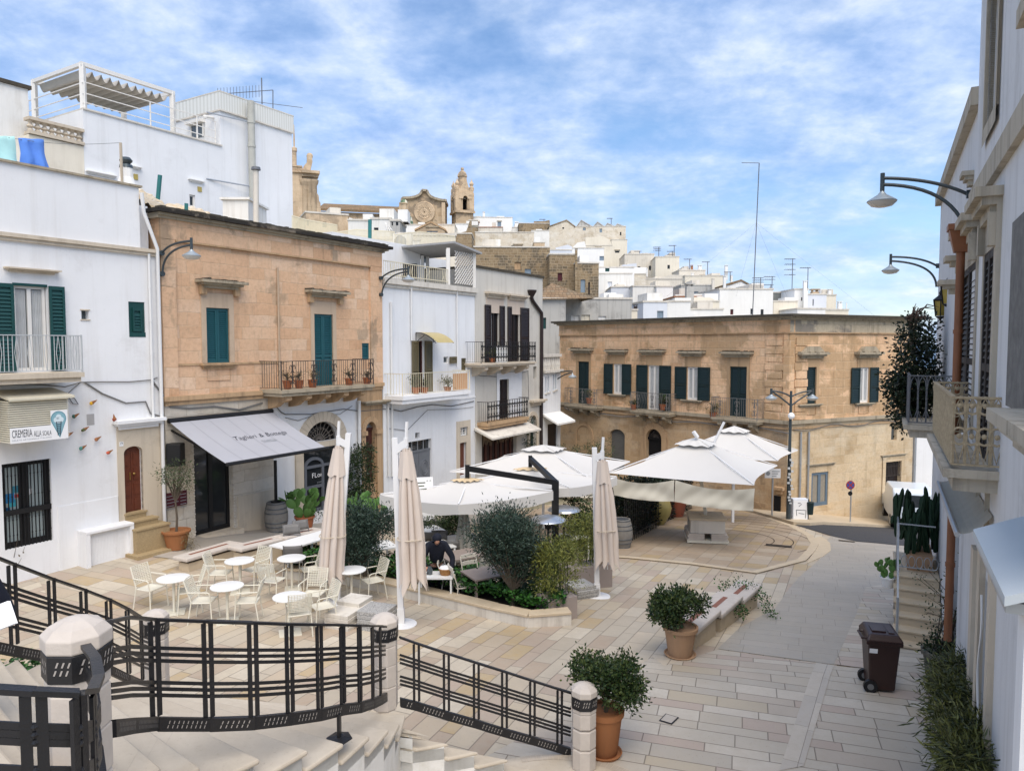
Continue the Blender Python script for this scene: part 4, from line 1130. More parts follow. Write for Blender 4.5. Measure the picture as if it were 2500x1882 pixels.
 dv=(cl(.5,1)-cl(.5,0));up=-dv;nrm=f.d.cross(up).normalized()
 if nrm.z<0: nrm=-nrm
 def tx(s,s0,s1,t,cap,sh,mt): text_mesh("lettering",s,cl(s0,t)+nrm*.012,f.d*((ub-ua)*(s1-s0)),up*cap,mt,A,sh,.95)
 tx("Taglieri",.34,.555,.53,.085,.35,m_ink);tx("&",.578,.62,.53,.085,.3,m_ink);tx("Bottega",.645,.86,.53,.085,.35,m_ink);tx("DI FAMIGLIA",.535,.675,.66,.06,0,m_inkg)
 return zc
ZC2=stone_house()
m_white_g=M_plaster("bluish_streaked_limewash",(.78,.79,.80),dirt=(.48,.47,.45),amt=.2,streak=.35,grime=.4)
m_stone_w=M_plaster("whitewashed_stone",(.66,.62,.55),dirt=(.25,.21,.17),amt=.5,streak=.6,grime=.8)
m_greywall=M_plaster("warm_grey_render",(.60,.57,.51),dirt=(.36,.32,.27),amt=.45,streak=.6,grime=.5)
m_roof=M_plain("pale_roof_screed",(.46,.44,.40),.9,.2,1.5)
# ---------------------------------------------------------------- white house with the cream balcony, pale house with two dark balconies
def cream_balcony_house():
 f=FL;u0=f.uz(KG(90,700))[0]+.03;u1=f.uz(KG(720,700))[0];zt=f.uz(KG(715,300))[1]
 B=thing("white_townhouse","white townhouse with a cream railed balcony and a lattice pergola on its roof terrace","house",f.base((u0+u1)/2,-1))
 pr=.9;c0,c1=f.uz(KG(232,1010),pr),f.uz(KG(692,985),pr);zf=(c0[1]+c1[1])/2
 wd=f.r(KG,330,372,642,1000);wd=(wd[0],wd[1],zf,wd[3]);v1=f.r(KG,508,540,750,797);v2=f.r(KG,628,663,760,845)
 gd=f.r(KG,268,425,1330,1640);hole=f.r(KG,316,346,1266,1305);gw=f.r(KG,617,667,1230,1290);bd=f.r(KG,613,658,1335,1560)
 wall_mesh(f,u0,u1,-3,zt,[wd,v1,v2,gd,hole,gw,bd],7,.18).build("wall",m_white_g,B)
 m=MB();f.box(m,u0-.02,u1+.03,zt-.12,zt+.06,-.1,.16);f.box(m,u0,u1,zt-.24,zt-.121,-.1,.08);m.build("cornice",m_stone_w,B)
 m=MB();f.box(m,u0,u1,zt+.06,zt+.1,-7,.1);m.build("roof",m_roof,B)
 for r,o in ((hole,-.17),): m=MB();f.box(m,*r,o-.02,o);m.build("air_hole",m_dark,B)
 l=f.r(KG,286,330,640,1000);rr=f.r(KG,374,425,642,1000)
 open_shutter(B,f,(wd[0]-(l[1]-l[0]),wd[0]-.01,zf,wd[3]),m_tan,.04,.08);open_shutter(B,f,(wd[1]+.01,wd[1]+(rr[1]-rr[0]),zf,wd[3]),m_tan,.04,.08)
 window(B,f,wd,m_wood_d,-.14,1,m_dark,False,0,"balcony_door")
 window(B,f,v1,m_wframe,-.1,1,m_glass_b,False,0,"small_window",.04);open_shutter(B,f,(v1[1]+.02,v1[1]+.5,v1[2],v1[3]),m_tan,.05)
 shutters(B,f,v2,m_tan,1,-.1)
 balcony(B,f,c0[0],c1[0],zf,pr,f.uz(KG(232,868),pr)[1]-zf,m_rail_c,m_white,th=.3,style='bars',gap=.13)
 m=MB();q0=f.uz(KG(592,870),pr)[0];f.box(m,q0,c1[0]-.05,zf+.05,f.uz(KG(592,858),pr)[1]-.05,pr-.16,pr-.14);m.build("balcony_screen",M_plain("terracotta_screen",(.58,.33,.18),.7,.1),B)
 # canopy over the balcony door
 k0=f.uz(KG(318,600));k1=f.uz(KG(425,600));m=MB();w=k1[0]-k0[0]+.12
 m.grid(lambda s,t: f.P(k0[0]+w*s,k0[1]+.1-.42*t**2.2,.02+1.05*t),6,10);cn=m.build("canopy",M_plain("amber_canopy_sheet",(.42,.34,.15),.35,.2),B,smooth=60,fix=False)
 m=MB()
 for s in (0,1):
  m.tube([f.P(k0[0]+w*s,k0[1]+.08-.42*(t/8)**2.2,.02+1.0*t/8) for t in range(9)],.015,5);m.tube([f.P(k0[0]+w*s,k0[1]-.3,.02),f.P(k0[0]+w*s,k0[1]-.02,.45)],.012,5);m.tube([f.P(k0[0]+w*s,k0[1]+.08,.02),f.P(k0[0]+w*s,k0[1]-.3,.02)],.015,5)
 m.build("bracket",m_black,cn)
 # doors
 m=MB();f.box(m,gd[0],gd[1],gd[2],gd[3]-.45,-.15,-.08);um=(gd[0]+gd[1])/2
 f.box(m,um-.01,um+.01,gd[2],gd[3]-.45,-.08,-.06);f.box(m,gd[0],gd[1],gd[3]-.47,gd[3]-.4,-.16,-.05)
 for s in (.25,.75):
  c=f.P(gd[0]+(gd[1]-gd[0])*s,gd[3]-1.15,-.075)
  for rr_ in (.16,.24): m.tube([c+f.d*rr_*math.cos(R(20*i))+Vector((0,0,rr_*1.3*math.sin(R(20*i)))) for i in range(19)],.02,5)
 m.build("garage_door",M_plain("grey_painted_steel",(.16,.17,.185),.5,.12),B)
 m=MB();f.box(m,gd[0],gd[1],gd[3]-.4,gd[3],-.17,-.16);m.build("transom_pane",m_glass,B)
 m=MB()
 for i in range(1,4): f.box(m,gd[0]+(gd[1]-gd[0])*i/4-.02,gd[0]+(gd[1]-gd[0])*i/4+.02,gd[3]-.4,gd[3],-.155,-.12)
 m.build("transom_bars",m_gal,B)
 m=MB();f.box(m,*bd,-.15,-.1);m.build("door",m_wood,B)
 window(B,f,gw,m_wframe,-.12,2,m_glass_b,False,2,"barred_window",.05)
 e=.2;m=MB();wall_mesh(f,bd[0]-e,gw[1]+e,-3,gw[3]+.28,[(bd[0],bd[1],-3.1,bd[3]),gw],0,.1,.05,m=m,shell=False)
 for u in (bd[0]-e,gw[1]+e): m.poly([f.P(u,-3,0),f.P(u,-3,.05),f.P(u,gw[3]+.28,.05),f.P(u,gw[3]+.28,0)])
 m.build("door_surround",m_stone_t,B)
 for x,y0,y1,rr_ in ((150,1560,380,.05),(125,1560,1000,.04),(282,640,225,.04),(592,815,290,.035)):
  u=f.uz(KG(x,(y0+y1)/2))[0];pipe(B,f,[(u,f.uz(KG(x,y0))[1]),(u,f.uz(KG(x,y1))[1])],rr_,m_pipe_w,.06)
 zc=f.uz(KG(150,1080))[1];m=MB();f.box(m,u0,u1,zc-.06,zc+.02,-.01,.03);m.build("string_course",m_white,B)
 # roof terrace: railing, room, pergola with lattice
 zr=zt+.1
 m=MB();e=.1;ztop=f.uz(KG(100,100))[1];ue=f.uz(KG(530,150))[0]
 for z in (ztop,zr+.12): m.bar(f.P(u0+.05,z,.05),f.P(ue,z,.05),.04,.03)
 n=int((ue-u0)/.12)
 for i in range(n+1):
  u=u0+.05+(ue-u0-.05)*i/n;m.bar(f.P(u,zr,.05),f.P(u,ztop,.05),.014,.014)
  if i % 9 in (3,5): m.tube([f.P(u,zr+.12,.05),f.P(u+.06*(4-i % 9),(zr+ztop)/2,.05),f.P(u,ztop,.05)],.012,4)
 m.build("terrace_railing",m_rail_c,B)
 o=-2.6;a,b=f.uz(KG(60,40),o),f.uz(KG(420,30),o);c=f.uz(KG(350,180),o)
 m=MB();f.box(m,u0+.1,c[0],zr,b[1]+.05,-6.5,o);f.box(m,c[0],f.uz(KG(540,60),-4.5)[0],zr,b[1]+.05,-6.5,-4.6);m.build("rooftop_room",m_white,B)
 r=f.r(KG,362,384,72,112,o);m=MB();f.box(m,*r,o,o+.03);m.build("small_window",m_glass_b,B)
 p0=f.uz(KG(540,60),.0)[0];ztp=f.uz(KG(600,18),.0)[1]-.05;pe=f.uz(KG(716,70),.0)[0]
 for u,oo in ((p0,.0),(p0+.3,-.25),(pe,.0),(pe,-2.6),(c[0]+.1,-2.55)): m=MB();m.bar(f.P(u,zr,oo),f.P(u,ztp,oo),.14,.14);m.build("pergola_post",m_wframe,B)
 m=MB();m.hexa([f.P(c[0]-1.3,ztp+.2,.25),f.P(pe+.25,ztp-.05,.25),f.P(pe+.25,ztp-.05,-4.6),f.P(c[0]-1.3,ztp+.2,-4.6),f.P(c[0]-1.3,ztp+.28,.25),f.P(pe+.25,ztp+.04,.25),f.P(pe+.25,ztp+.04,-4.6),f.P(c[0]-1.3,ztp+.28,-4.6)]);m.build("pergola_roof",M_plain("grey_roof_sheet",(.34,.34,.34),.7,.2),B)
 l0=p0+.5;w=pe-.1-l0;hh=ztp-zr-.15;m=MB();s=.17
 k=-int(hh/s)
 while k*s<w:
  for sg in (1,-1):
   a_=k*s
   q0=max(0,a_);q1=min(w,a_+hh)
   if q1>q0:
    zA,zB=(q0-a_,q1-a_) if sg>0 else (hh-(q0-a_),hh-(q1-a_))
    m.bar(f.P(l0+q0,zr+.1+zA,-.02+.006*sg),f.P(l0+q1,zr+.1+zB,-.02+.006*sg),.05,.012,up=f.n.cross((f.P(q1,zB,0)-f.P(q0,zA,0))))
  k += 1
 m.build("lattice",m_wframe,B)
 m=MB();q=f.P(p0-.6,zr,-1.6);m.box(q.x-.3,q.x+.3,q.y-.3,q.y+.3,zr+.35,zr+.43);m.box(q.x-.3,q.x+.3,q.y+.22,q.y+.3,zr+.43,zr+.95)
 ch=thing("terrace_chair","dark chair on the roof terrace under the lattice pergola","chair",(q.x,q.y,zr));m.build("seat_and_back",m_black,ch)
 m=MB()
 for sx in (-.26,.26):
  for sy in (-.26,.26): m.box(q.x+sx-.02,q.x+sx+.02,q.y+sy-.02,q.y+sy+.02,zr,zr+.35)
 m.build("legs",m_black,ch)
cream_balcony_house()
def pale_house():
 f=FL;u0=f.uz(KG(721,700))[0];u1=f.uz(KG(1176,600))[0];zt=f.uz(KG(1000,190))[1]
 B=thing("pale_townhouse","pale grey townhouse with two dark scrolled iron balconies and a black drainpipe","house",f.base((u0+u1)/2,-1.5))
 pr=.85;c0,c1=f.uz(KG(765,790),pr),f.uz(KG(1138,788),pr);zf=(c0[1]+c1[1])/2
 o1=f.r(KG,822,880,400,780);o1=(o1[0],o1[1],zf,o1[3]);o2=f.r(KG,962,1020,412,780);o2=(o2[0],o2[1],zf,o2[3])
 e0,e1=f.uz(KG(808,1190),.6),f.uz(KG(1086,1165),.6);zl=(e0[1]+e1[1])/2
 d3=f.r(KG,882,946,905,1100);d3=(d3[0],d3[1],zl,d3[3]);sw=f.r(KG,1114,1136,817,900)
 ad=f.r(KG,1086,1132,1200,1400);zad=f.uz(KG(1106,1146))[1];ad=(ad[0],ad[1],-4,zad)
 sh=f.r(KG,765,1000,1275,1500)
 wall_mesh(f,u0,u1,-4,zt,[o1,o2,d3,sw,ad,sh],8,.2,o=.02,arch=[(ad[0],ad[1],zad-.45,zad)]).build("wall",m_greywall,B)
 m=MB();f.box(m,u0-.02,u1+.05,zt,zt+.1,-8,.1);m.build("coping",m_moss,B)
 for o in (o1,o2):
  window(B,f,o,m_brown,-.12,2,m_dark,False,0,"balcony_door")
 p=MB();q=o1;f.box(p,q[0]+.05,q[0]+(q[1]-q[0])*.42,q[2],q[3]-.1,-.11,-.1);p.build("curtain",m_curtain,B)
 for a,b,z1 in ((*f.r(KG,780,820,402,700)[:2],o1[3]),(*f.r(KG,880,914,402,700)[:2],o1[3]),(*f.r(KG,935,961,412,700)[:2],o2[3]),(*f.r(KG,1021,1079,418,700)[:2],o2[3])): open_shutter(B,f,(a,b,zf,z1),m_brown,.05,.07)
 for k in ((783,920,308,340),(930,1058,324,352)):
  le=f.r(KG,*k);m=MB();ledge(m,f,le[0],le[1],le[3],.26,.28,.02);m.build("ledge",m_stone_t,B)
  m=MB();f.box(m,le[0]+.12,le[1]-.12,le[3]-.95,le[3]-.26,.01,.05);m.build("blind_panel",M_plaster("pinkish_render",(.60,.50,.41),amt=.4),B)
 balcony(B,f,c0[0],c1[0],zf,pr,f.uz(KG(765,650),pr)[1]-zf,m_black,m_stone_t,th=.16,style='scroll',corbels=4)
 shutters(B,f,d3,m_brown,2,-.1)
 m=MB();wall_mesh(f,d3[0]-.25,d3[1]+1.2,zl,d3[3]+.3,[(d3[0],d3[1],zl-1,d3[3])],0,.05,.05,m=m,shell=False);m.build("door_surround",m_white_g,B)
 balcony(B,f,e0[0],e1[0],zl,.6,f.uz(KG(808,1060),.6)[1]-zl,m_black,m_stone_o,th=.28,style='scroll')
 m=MB();f.box(m,*sw,-.19,-.16);m.build("small_window",m_glass_b,B)
 m=MB();f.box(m,ad[0],ad[1],ad[2],ad[3],-.19,-.15);m.build("arched_door",m_bottle,B)
 m=MB();fan_bars(m,f,ad[0],ad[1],zad-.45,zad,-.1,7,.02);m.build("fan_grating",m_rail_w,B)
 m=MB();arch_ring(m,f,ad[0],ad[1],zad-.45,zad,.2,.0,.08,10);f.box(m,ad[0]-.2,ad[0],-4,zad-.45,0,.08);f.box(m,ad[1],ad[1]+.2,-4,zad-.45,0,.08)
 r=f.r(KG,1085,1176,1045,1075);ledge(m,f,r[0],r[1],r[3],.3,.3,.02);m.build("door_surround",m_stone_t,B)
 # shop under its little white awning
 a,b=f.uz(KG(712,1250),.0),f.uz(KG(1050,1215),.0);z=(a[1]+b[1])/2+.1
 m=MB();m.hexa([f.P(a[0],z-.38,1.0),f.P(b[0],z-.38,1.0),f.P(b[0],z,.02),f.P(a[0],z,.02),f.P(a[0],z-.3,1.0),f.P(b[0],z-.3,1.0),f.P(b[0],z+.1,.02),f.P(a[0],z+.1,.02)]);m.build("awning",m_stone_w,B)
 m=MB();f.box(m,*sh,-.19,-.17);m.build("shop_front",M_plain("dark_shop_inside",(.05,.03,.025),.8,.6,5.),B)
 m=MB()
 for i in range(7): f.box(m,sh[0]+(sh[1]-sh[0])*i/7,sh[0]+(sh[1]-sh[0])*(i+.35)/7,sh[2],sh[3]-.5,-.15,-.1)
 m.build("shop_joinery",m_wood_d,B)
 m=MB()
 for i in range(60):
  u=sh[0]+(sh[1]-sh[0])*(i+random.random()*.6)/60;l=random.uniform(.25,.6);m.bar(f.P(u,sh[3]-.02,.08),f.P(u,sh[3]-l,.08),.03,.02)
 m.build("tassel_curtain",M_plain("straw_tassels",(.26,.19,.12),.9,.5,30.),B)
 hu=f.uz(KG(1104,320),.12)[0];zz=[f.uz(KG(x,y),.12) for x,y in ((1104,345),(1112,370),(1173,455),(1174,500),(1170,1345))]
 pb=pipe(B,f,zz,.085,M_plain("dark_brown_pipe",(.028,.02,.02),.45,.2),.12)
 m=MB();c=f.P(*zz[0],.12);m.lathe(c,[(.09,-.06),(.1,.0),(.26,.28),(.26,.34),(.2,.34),(.05,.05)],12);m.build("hopper",pb.data.materials[0],B)
pale_house()
# ---------------------------------------------------------------- wall lamps
m_lampg=M_plain("lamp_grey_hood",(.34,.38,.40),.4,.1,5.,.5,.4);m_lampw=M_plain("lamp_frosted_glass",(.62,.60,.55),.25,.06)
m_larm=M_plain("lamp_arm_paint",(.035,.048,.055),.4,.15,5.,.5)
def lamp_head(parent,q,s=1.):
 m=MB();m.lathe(q,[(.03*s,.18*s),(.045*s,.10*s),(.09*s,.045*s),(.26*s,-.06*s),(.285*s,-.085*s),(.28*s,-.10*s)],24);m.build("lamp_hood",m_lampg,parent,smooth=40)
 m=MB();m.lathe(q,[(.279*s,-.101*s),(.20*s,-.18*s),(.10*s,-.205*s),(.01,-.21*s)],24);m.build("lamp_glass",m_lampw,parent,smooth=60)
def wall_lamp(label,f,u,o0,k_up,k_lo,k_head,mid_up,mid_lo,s=1.):
 """two curved arms from the wall out to a hanging lamp, drawn in the plane across the wall"""
 p=f.P(u,0);x=F((p.x,p.y),f.n)
 A=lambda k: Vector(x.uz(k))
 hd=A(k_head);up=A(k_up);lo=A(k_lo)
 up.x=o0;lo.x=o0
 L=thing("wall_lamp",label,"street lamp",x.P(up.x,up.y))
 def quad(a,b,c,n=12):
  ctl=b*2-(a+c)*.5
  return [a*(1-t)**2+ctl*2*t*(1-t)+c*t**2 for t in [i/n for i in range(n+1)]]
 for a,mm in ((up,mid_up),(lo,mid_lo)):
  e=hd+Vector((0,.0 if a is up else -.10));pts=quad(a,A(mm),e)
  m=MB();m.tube([x.P(q.x,q.y) for q in pts],.035*s,8);m.build("arm",m_larm,L,smooth=60)
 for a in (up,lo): m=MB();m.tube([x.P(o0-.1,a.y),x.P(o0+.02,a.y)],.085*s,10);m.build("wall_plate",m_larm,L,smooth=60)
 m=MB();q=x.P(hd.x,hd.y);m.tube([q+Vector((0,0,.1*s)),q-Vector((0,0,.32*s))],.045*s,8);m.build("hanger",m_larm,L,smooth=60)
 lamp_head(L,q-Vector((0,0,.38*s)),s)
wall_lamp("curved arm street lamp on the left edge of the orange stone house",FL,-.02,.14,KC(28,232),KC(35,330),KC(190,172),KC(100,190),KC(85,235),.82)
wall_lamp("curved arm street lamp between the orange house and the white townhouse",FL,FL.uz((818,600))[0],.14,KG(72,218),KG(76,330),KG(268,155),KG(160,172),KG(140,222),.85)
# ---------------------------------------------------------------- the corner building of weathered orange stone
CPAL=[(.55,.33,.18),(.66,.42,.245),(.72,.49,.31),(.61,.375,.21),(.74,.55,.37)]
m_cl=M_blocks("weathered_orange_ashlar",D_CL,CPAL,.36,.66,(.55,.41,.27),crust=(.25,.165,.09),crust_amt=.72,crust_lo=.515,stain=.55,mort=.022)
m_cr=M_blocks("weathered_brown_ashlar",D_CR,CPAL,.40,.80,(.60,.45,.29),crust=(.27,.18,.10),crust_amt=.74,crust_lo=.485,stain=.5,mort=.022)
m_crl=M_blocks("patched_lower_ashlar",D_CR,[(.42,.30,.17),(.55,.41,.25),(.60,.47,.31),(.50,.37,.22)],.42,.8,(.64,.53,.38),crust=(.26,.18,.10),crust_amt=.55,crust_lo=.56,stain=.4,fade=.55,fadec=(.62,.54,.41))
m_cll=M_blocks("sooty_lower_ashlar",D_CL,[(.34,.23,.13),(.46,.32,.19),(.52,.38,.24)],.42,.8,(.50,.39,.27),crust=(.17,.12,.075),crust_amt=.7,crust_lo=.55,stain=.6,fade=.3,fadec=(.55,.48,.38))
m_fr=M_blocks("lichened_frieze",D_CR,[(.42,.35,.25),(.52,.44,.32),(.47,.39,.28)],.5,1.0,(.3,.25,.19),crust=(.12,.11,.10),crust_amt=.75,crust_lo=.50,stain=.8)
m_rail_g=M_plain('grey_scrolled_iron',(.15,.145,.14),.6,.3,8.)
def corner_building():
 B=thing("corner_building","long two storey corner building of brown weathered orange stone with blackish green shutters","building",(CORNER.x,CORNER.y,-2))
 zt=FCL.uz(KH(1380,100))[1];ztop=FCL.uz(KH(1440,64))[1];uL=FCL.uz(KH(64,500))[0];uR=FCR.uz((1974,900))[0]
 zs=FCL.uz(KH(1440,712))[1];zfz=FCL.uz(KH(1440,172))[1];zfr=FCR.uz(KH(1500,170))[1]
 f,q=FCL,FCR
 ops=[f.r(KH,176,242,348,606),f.r(KH,389,443,362,543),f.r(KH,598,667,370,652),f.r(KH,832,898,380,577),f.r(KH,1088,1190,378,694)]
 zfl=[f.uz(KH(186,607),.6)[1],None,f.uz(KH(600,652),.6)[1],None,f.uz(KH(1100,692),.6)[1]]
 zF=sum(z for z in zfl if z)/3
 for i in (0,2,4): ops[i]=(ops[i][0],ops[i][1],zF,ops[i][3])
 wall_mesh(f,uL,0,zs,zt,ops,7,.18,shell=False).build("wall",m_cl,B)
 low=[f.r(KH,365,455,800,1000),f.r(KH,586,680,830,1100)]
 za=[f.uz(KH(410,755))[1],f.uz(KH(633,753))[1]]
 low=[(a,b,-4 if i else c,za[i]) for i,(a,b,c,d) in enumerate(low)]
 sp=[za[0]-.35,za[1]-(low[1][1]-low[1][0])/2*1.05]
 wall_mesh(f,uL,0,-5,zs-.001,low,7,.25,shell=False,arch=[(low[i][0],low[i][1],sp[i],za[i]) for i in (0,1)]).build("lower_wall",m_cll,B)
 opr=[q.r(KH,1522,1605,383,605),q.r(KH,1863,1922,385,597)]
 sw=q.r(KH,2056,2090,733,822);gw=q.r(KH,2018,2112,952,1135);bdo=q.r(KH,1577,1678,1018,1220)
 zs2=q.uz(KH(1800,690))[1]
 wall_mesh(q,0,uR,zs,zt,opr,7,.18,shell=False).build("wall",m_cr,B)
 wall_mesh(q,0,uR,-6,zs-.001,[sw,gw,bdo],7,.22,shell=False).build("lower_wall",m_crl,B)
 back=Vector((3.0,6.5,0));pl,pc,prr=f.P(uL,0),f.P(0,0),q.P(uR,0)
 m=MB();bl,br=pl+Vector((4,5,0)),prr+Vector((-2,8,0))
 for a,b in ((prr,br),(br,bl),(bl,pl)): m.poly([a+Vector((0,0,-6)),b+Vector((0,0,-6)),b+Vector((0,0,zt)),a+Vector((0,0,zt))])
 m.build("rear_wall",m_cr,B,fix=False)
 m=MB();m.poly([p+Vector((0,0,ztop-.1)) for p in (pl,pc,prr,br,bl)]);m.build("roof",m_roof,B,fix=False)
 # friezes, cornices and string courses, one run on each front, mitred at the corner
 bis=(f.n+q.n).normalized();cosb=bis.dot(f.n)
 def run(z0,z1,o,mt0,mt1,nm,ext=0.):
  for fc,a,b,mt in ((f,uL,0,mt0),(q,0,uR,mt1)):
   m=MB();e0,e1=fc.P(a-(ext if fc is f else 0),0,0),fc.P(b+(ext if fc is q else 0),0,0);k=bis*(o/cosb)
   o0=fc.n*o if fc is f else k;o1=k if fc is f else fc.n*o
   z=lambda v,h: Vector((v.x,v.y,h));i0,i1=e0-fc.n*.05,e1-fc.n*.05
   m.hexa([z(e0+o0,z0),z(e1+o1,z0),z(i1,z0),z(i0,z0),z(e0+o0,z1),z(e1+o1,z1),z(i1,z1),z(i0,z1)]);m.build(nm,mt,B)
 run(zfz,zt,.05,m_cl,m_fr,"frieze");run(zfz-.05,zfz-.001,.10,m_stone_o,m_stone_o,"frieze_moulding")
 h=ztop-zt;run(zt,zt+h*.35,.16,m_ledge,m_ledge,"cornice",.1);run(zt+h*.351,zt+h*.6,.30,m_ledge,m_ledge,"cornice",.2);run(zt+h*.601,ztop,.45,m_moss,m_moss,"cornice",.3)
 run(zs-.1,zs+.06,.14,m_ledge,m_ledge,"string_course");run(zs-.34,zs-.26,.05,m_stone_o,m_stone_o,"string_course")
 # quoins
 for fc,a,b in ((f,-1.15,-.25),(q,.3,1.1)):
  m=MB();z=zs+.08;k=0
  while z<zfz-.4: fc.box(m,a+.06*(k % 2),b-.06*(k % 2),z,z+.34,0,.05);z += .37;k += 1
  m.build("quoins",m_cl if fc is f else m_cr,B)
 m=MB();r=.3
 m.prism([f.P(-.25,zs,0),f.P(-.25,zs,.06),f.P(0,zs,0)+bis*.02,q.P(.25,zs,.06),q.P(.25,zs,0)],(0,0,zt-zs));m.build("corner_pilaster",m_cl,B)
 # openings above
 def sur(fc,r,k,top,ped=False):
  e=.15;m=MB();wall_mesh(fc,r[0]-e,r[1]+e,r[2],r[3]+.55,[(r[0],r[1],r[2]-.5,r[3])],0,.05,.03,m=m,shell=False)
  for u in (r[0]-e,r[1]+e): m.poly([fc.P(u,r[2],0),fc.P(u,r[2],.03),fc.P(u,r[3]+.55,.03),fc.P(u,r[3]+.55,0)])
  m.build("window_surround",m_stone_o,B)
  le=fc.r(KH,*k);m=MB();ledge(m,fc,le[0],le[1],le[3],.26,.34);m.build("ledge",m_ledge,B)
  m=MB();moss_top(m,fc,le[0]+.02,le[1]-.02,le[3],.34,16)
  if ped:
   c=(le[0]+le[1])/2;m.prism([fc.P(le[0]+.2,le[3]+.03,.02),fc.P(c-.35,le[3]+.28,.02),fc.P(c+.35,le[3]+.28,.02),fc.P(le[1]-.2,le[3]+.03,.02)],fc.n*.2)
  m.build("moss",m_moss if not ped else m_ledge,B)
 ks=[(140,270,272,297),(353,478,280,300),(550,706,280,303),(786,943,287,310),(1042,1232,290,316)]
 for i,r in enumerate(ops): sur(f,r,ks[i],None)
 for r,k in zip(opr,((1487,1652,296,318),(1832,1980,294,318))): sur(q,r,k,None,True)
 shutters(B,f,ops[0],m_bottle,2,-.08,.08);shutters(B,f,ops[4],m_bottle,2,-.08,.08);shutters(B,q,opr[0],m_bottle,2,-.08,.08)
 for fc,r,w in ((f,ops[1],.62),(f,ops[2],.72),(f,ops[3],.68),(q,opr[1],.56)):
  window(B,fc,r,m_wframe,-.1,2,m_glass_b,True,fr=.08)
  open_shutter(B,fc,(r[0]-w-.03,r[0]-.01,r[2],r[3]),m_bottle,.05,.08);open_shutter(B,fc,(r[1]+.01,r[1]+w+.03,r[2],r[3]),m_bottle,.05,.08)
 for fc,r in ((f,ops[1]),(f,ops[3]),(q,opr[0]),(q,opr[1])): m=MB();ledge(m,fc,r[0]-.3,r[1]+.3,r[2],.14,.18);m.build("sill",m_ledge,B)
 for (a,b,y) in ((92,284,518),(487,722,551),(972,1252,592)):
  pr=.7;c0,c1=f.uz(KH(a,y),pr),f.uz(KH(b,y+8),pr)
  balcony(B,f,c0[0],c1[0],zF,pr,.95,m_rail_g,m_ledge,th=.2,style='mixed',corbels=3,mcor=m_ledge,bulge=.10 if a==487 else 0)
 # openings below
 m=MB();u0,u1,z0,z1=low[0]
 for i in range(26): f.box(m,u0,u1,z0+(z1-z0)*i/26,z0+(z1-z0)*(i+.7)/26,-.2+.001*(i % 2),-.17)
 f.box(m,u0,u1,z0,z1,-.24,-.21);m.build("roller_shutter",M_plain("grey_roller_shutter",(.15,.145,.135),.6,.2,5.),B)
 u0,u1,z0,z1=low[1];m=MB();f.box(m,u0,u1,z0,z1,-.24,-.2);f.box(m,u0,u1,sp[1]-.05,sp[1]+.06,-.2,-.1);m.build("arched_door",m_dark,B)
 m=MB();fan_bars(m,f,u0,u1,sp[1]+.05,za[1],-.15,12,.022);m.build("fan_grating",m_rail_d,B)
 m=MB();arch_ring(m,f,u0,u1,sp[1],za[1],.34,-.02,.07);f.box(m,u0-.34,u0-.001,-4,sp[1],-.02,.07);f.box(m,u1+.001,u1+.34,-4,sp[1],-.02,.07)
 m.build("arch_stones",m_stone_o,B);m=MB()
 b0,b1=f.uz(KH(168,800))[0],f.uz(KH(255,800))[0];zb=f.uz(KH(210,720))[1];arch_ring(m,f,b0,b1,zb-.7,zb-.12,.15,-.02,.05,10)
 f.box(m,b0-.15,b0,-4,zb-.7,-.02,.05);f.box(m,b1,b1+.15,-4,zb-.7,-.02,.05)
 m.build("arch_stones",m_stone_o,B)
 m=MB();q.box(m,*sw,-.2,-.17);m.build("slit_window",m_glass_b,B)
 u0,u1,z0,z1=gw;zm=z0+(z1-z0)*.5;m=MB();q.box(m,u0,u1,z0,z1,-.2,-.17);q.box(m,u0,u1-.3,z0,zm,-.17,-.13)
 for i in range(2):
  for j in range(2): q.box(m,u0+.06+i*(u1-u0-.3)/2,u0-.05+(i+1)*(u1-u0-.3)/2,z0+.08+j*(zm-z0)/2,z0-.02+(j+1)*(zm-z0)/2,-.13,-.115)
 m.build("wooden_window",m_brown,B);m=MB()
 for i in range(10): m.bar(q.P(u0+(u1-u0)*(i+.5)/10,zm,-.04),q.P(u0+(u1-u0)*(i+.5)/10,z1,-.04),.025,.025)
 for z in (zm+.05,z1-.25): m.bar(q.P(u0,z,-.035),q.P(u1,z,-.035),.03,.02)
 m.build("iron_bars",m_rail_d,B)
 e=.22;m=MB();wall_mesh(q,u0-e,u1+e,z0-.5,z1+.3,[gw],0,.1,.05,m=m,shell=False);m.build("window_surround",m_crl,B)
 m=MB();ledge(m,q,u0-.35,u1+.3,z1+.36,.12,.12);ledge(m,q,bdo[0]-.35,bdo[1]+.35,bdo[3]+.42,.12,.12);m.build("ledge",m_ledge,B)
 window(B,q,bdo,M_plain("blue_grey_paint",(.12,.17,.22),.55,.15),-.1,2,M_plain("dusty_curtain_pane",(.28,.25,.20),.7,.3,9.),False,0,"blue_door",.12)
 m=MB();u,z=f.uz(KH(1378,1110));f.box(m,f.uz(KH(1352,1200))[0],f.uz(KH(1392,1200))[0],-4,f.uz(KH(1375,1155))[1],0,.04);m.build("dark_niche",m_dark,B)  # near-black panel laid flat on the wall below the stone shelf
 m=MB();f.box(m,f.uz(KH(1360,1095))[0],f.uz(KH(1418,1095))[0],f.uz(KH(1360,1112))[1],f.uz(KH(1360,1095))[1],0,.22);f.box(m,f.uz(KH(1372,1112))[0],f.uz(KH(1405,1112))[0],f.uz(KH(1360,1135))[1],f.uz(KH(1360,1113))[1],0,.14);m.build("stone_shelf",m_stone_o,B)
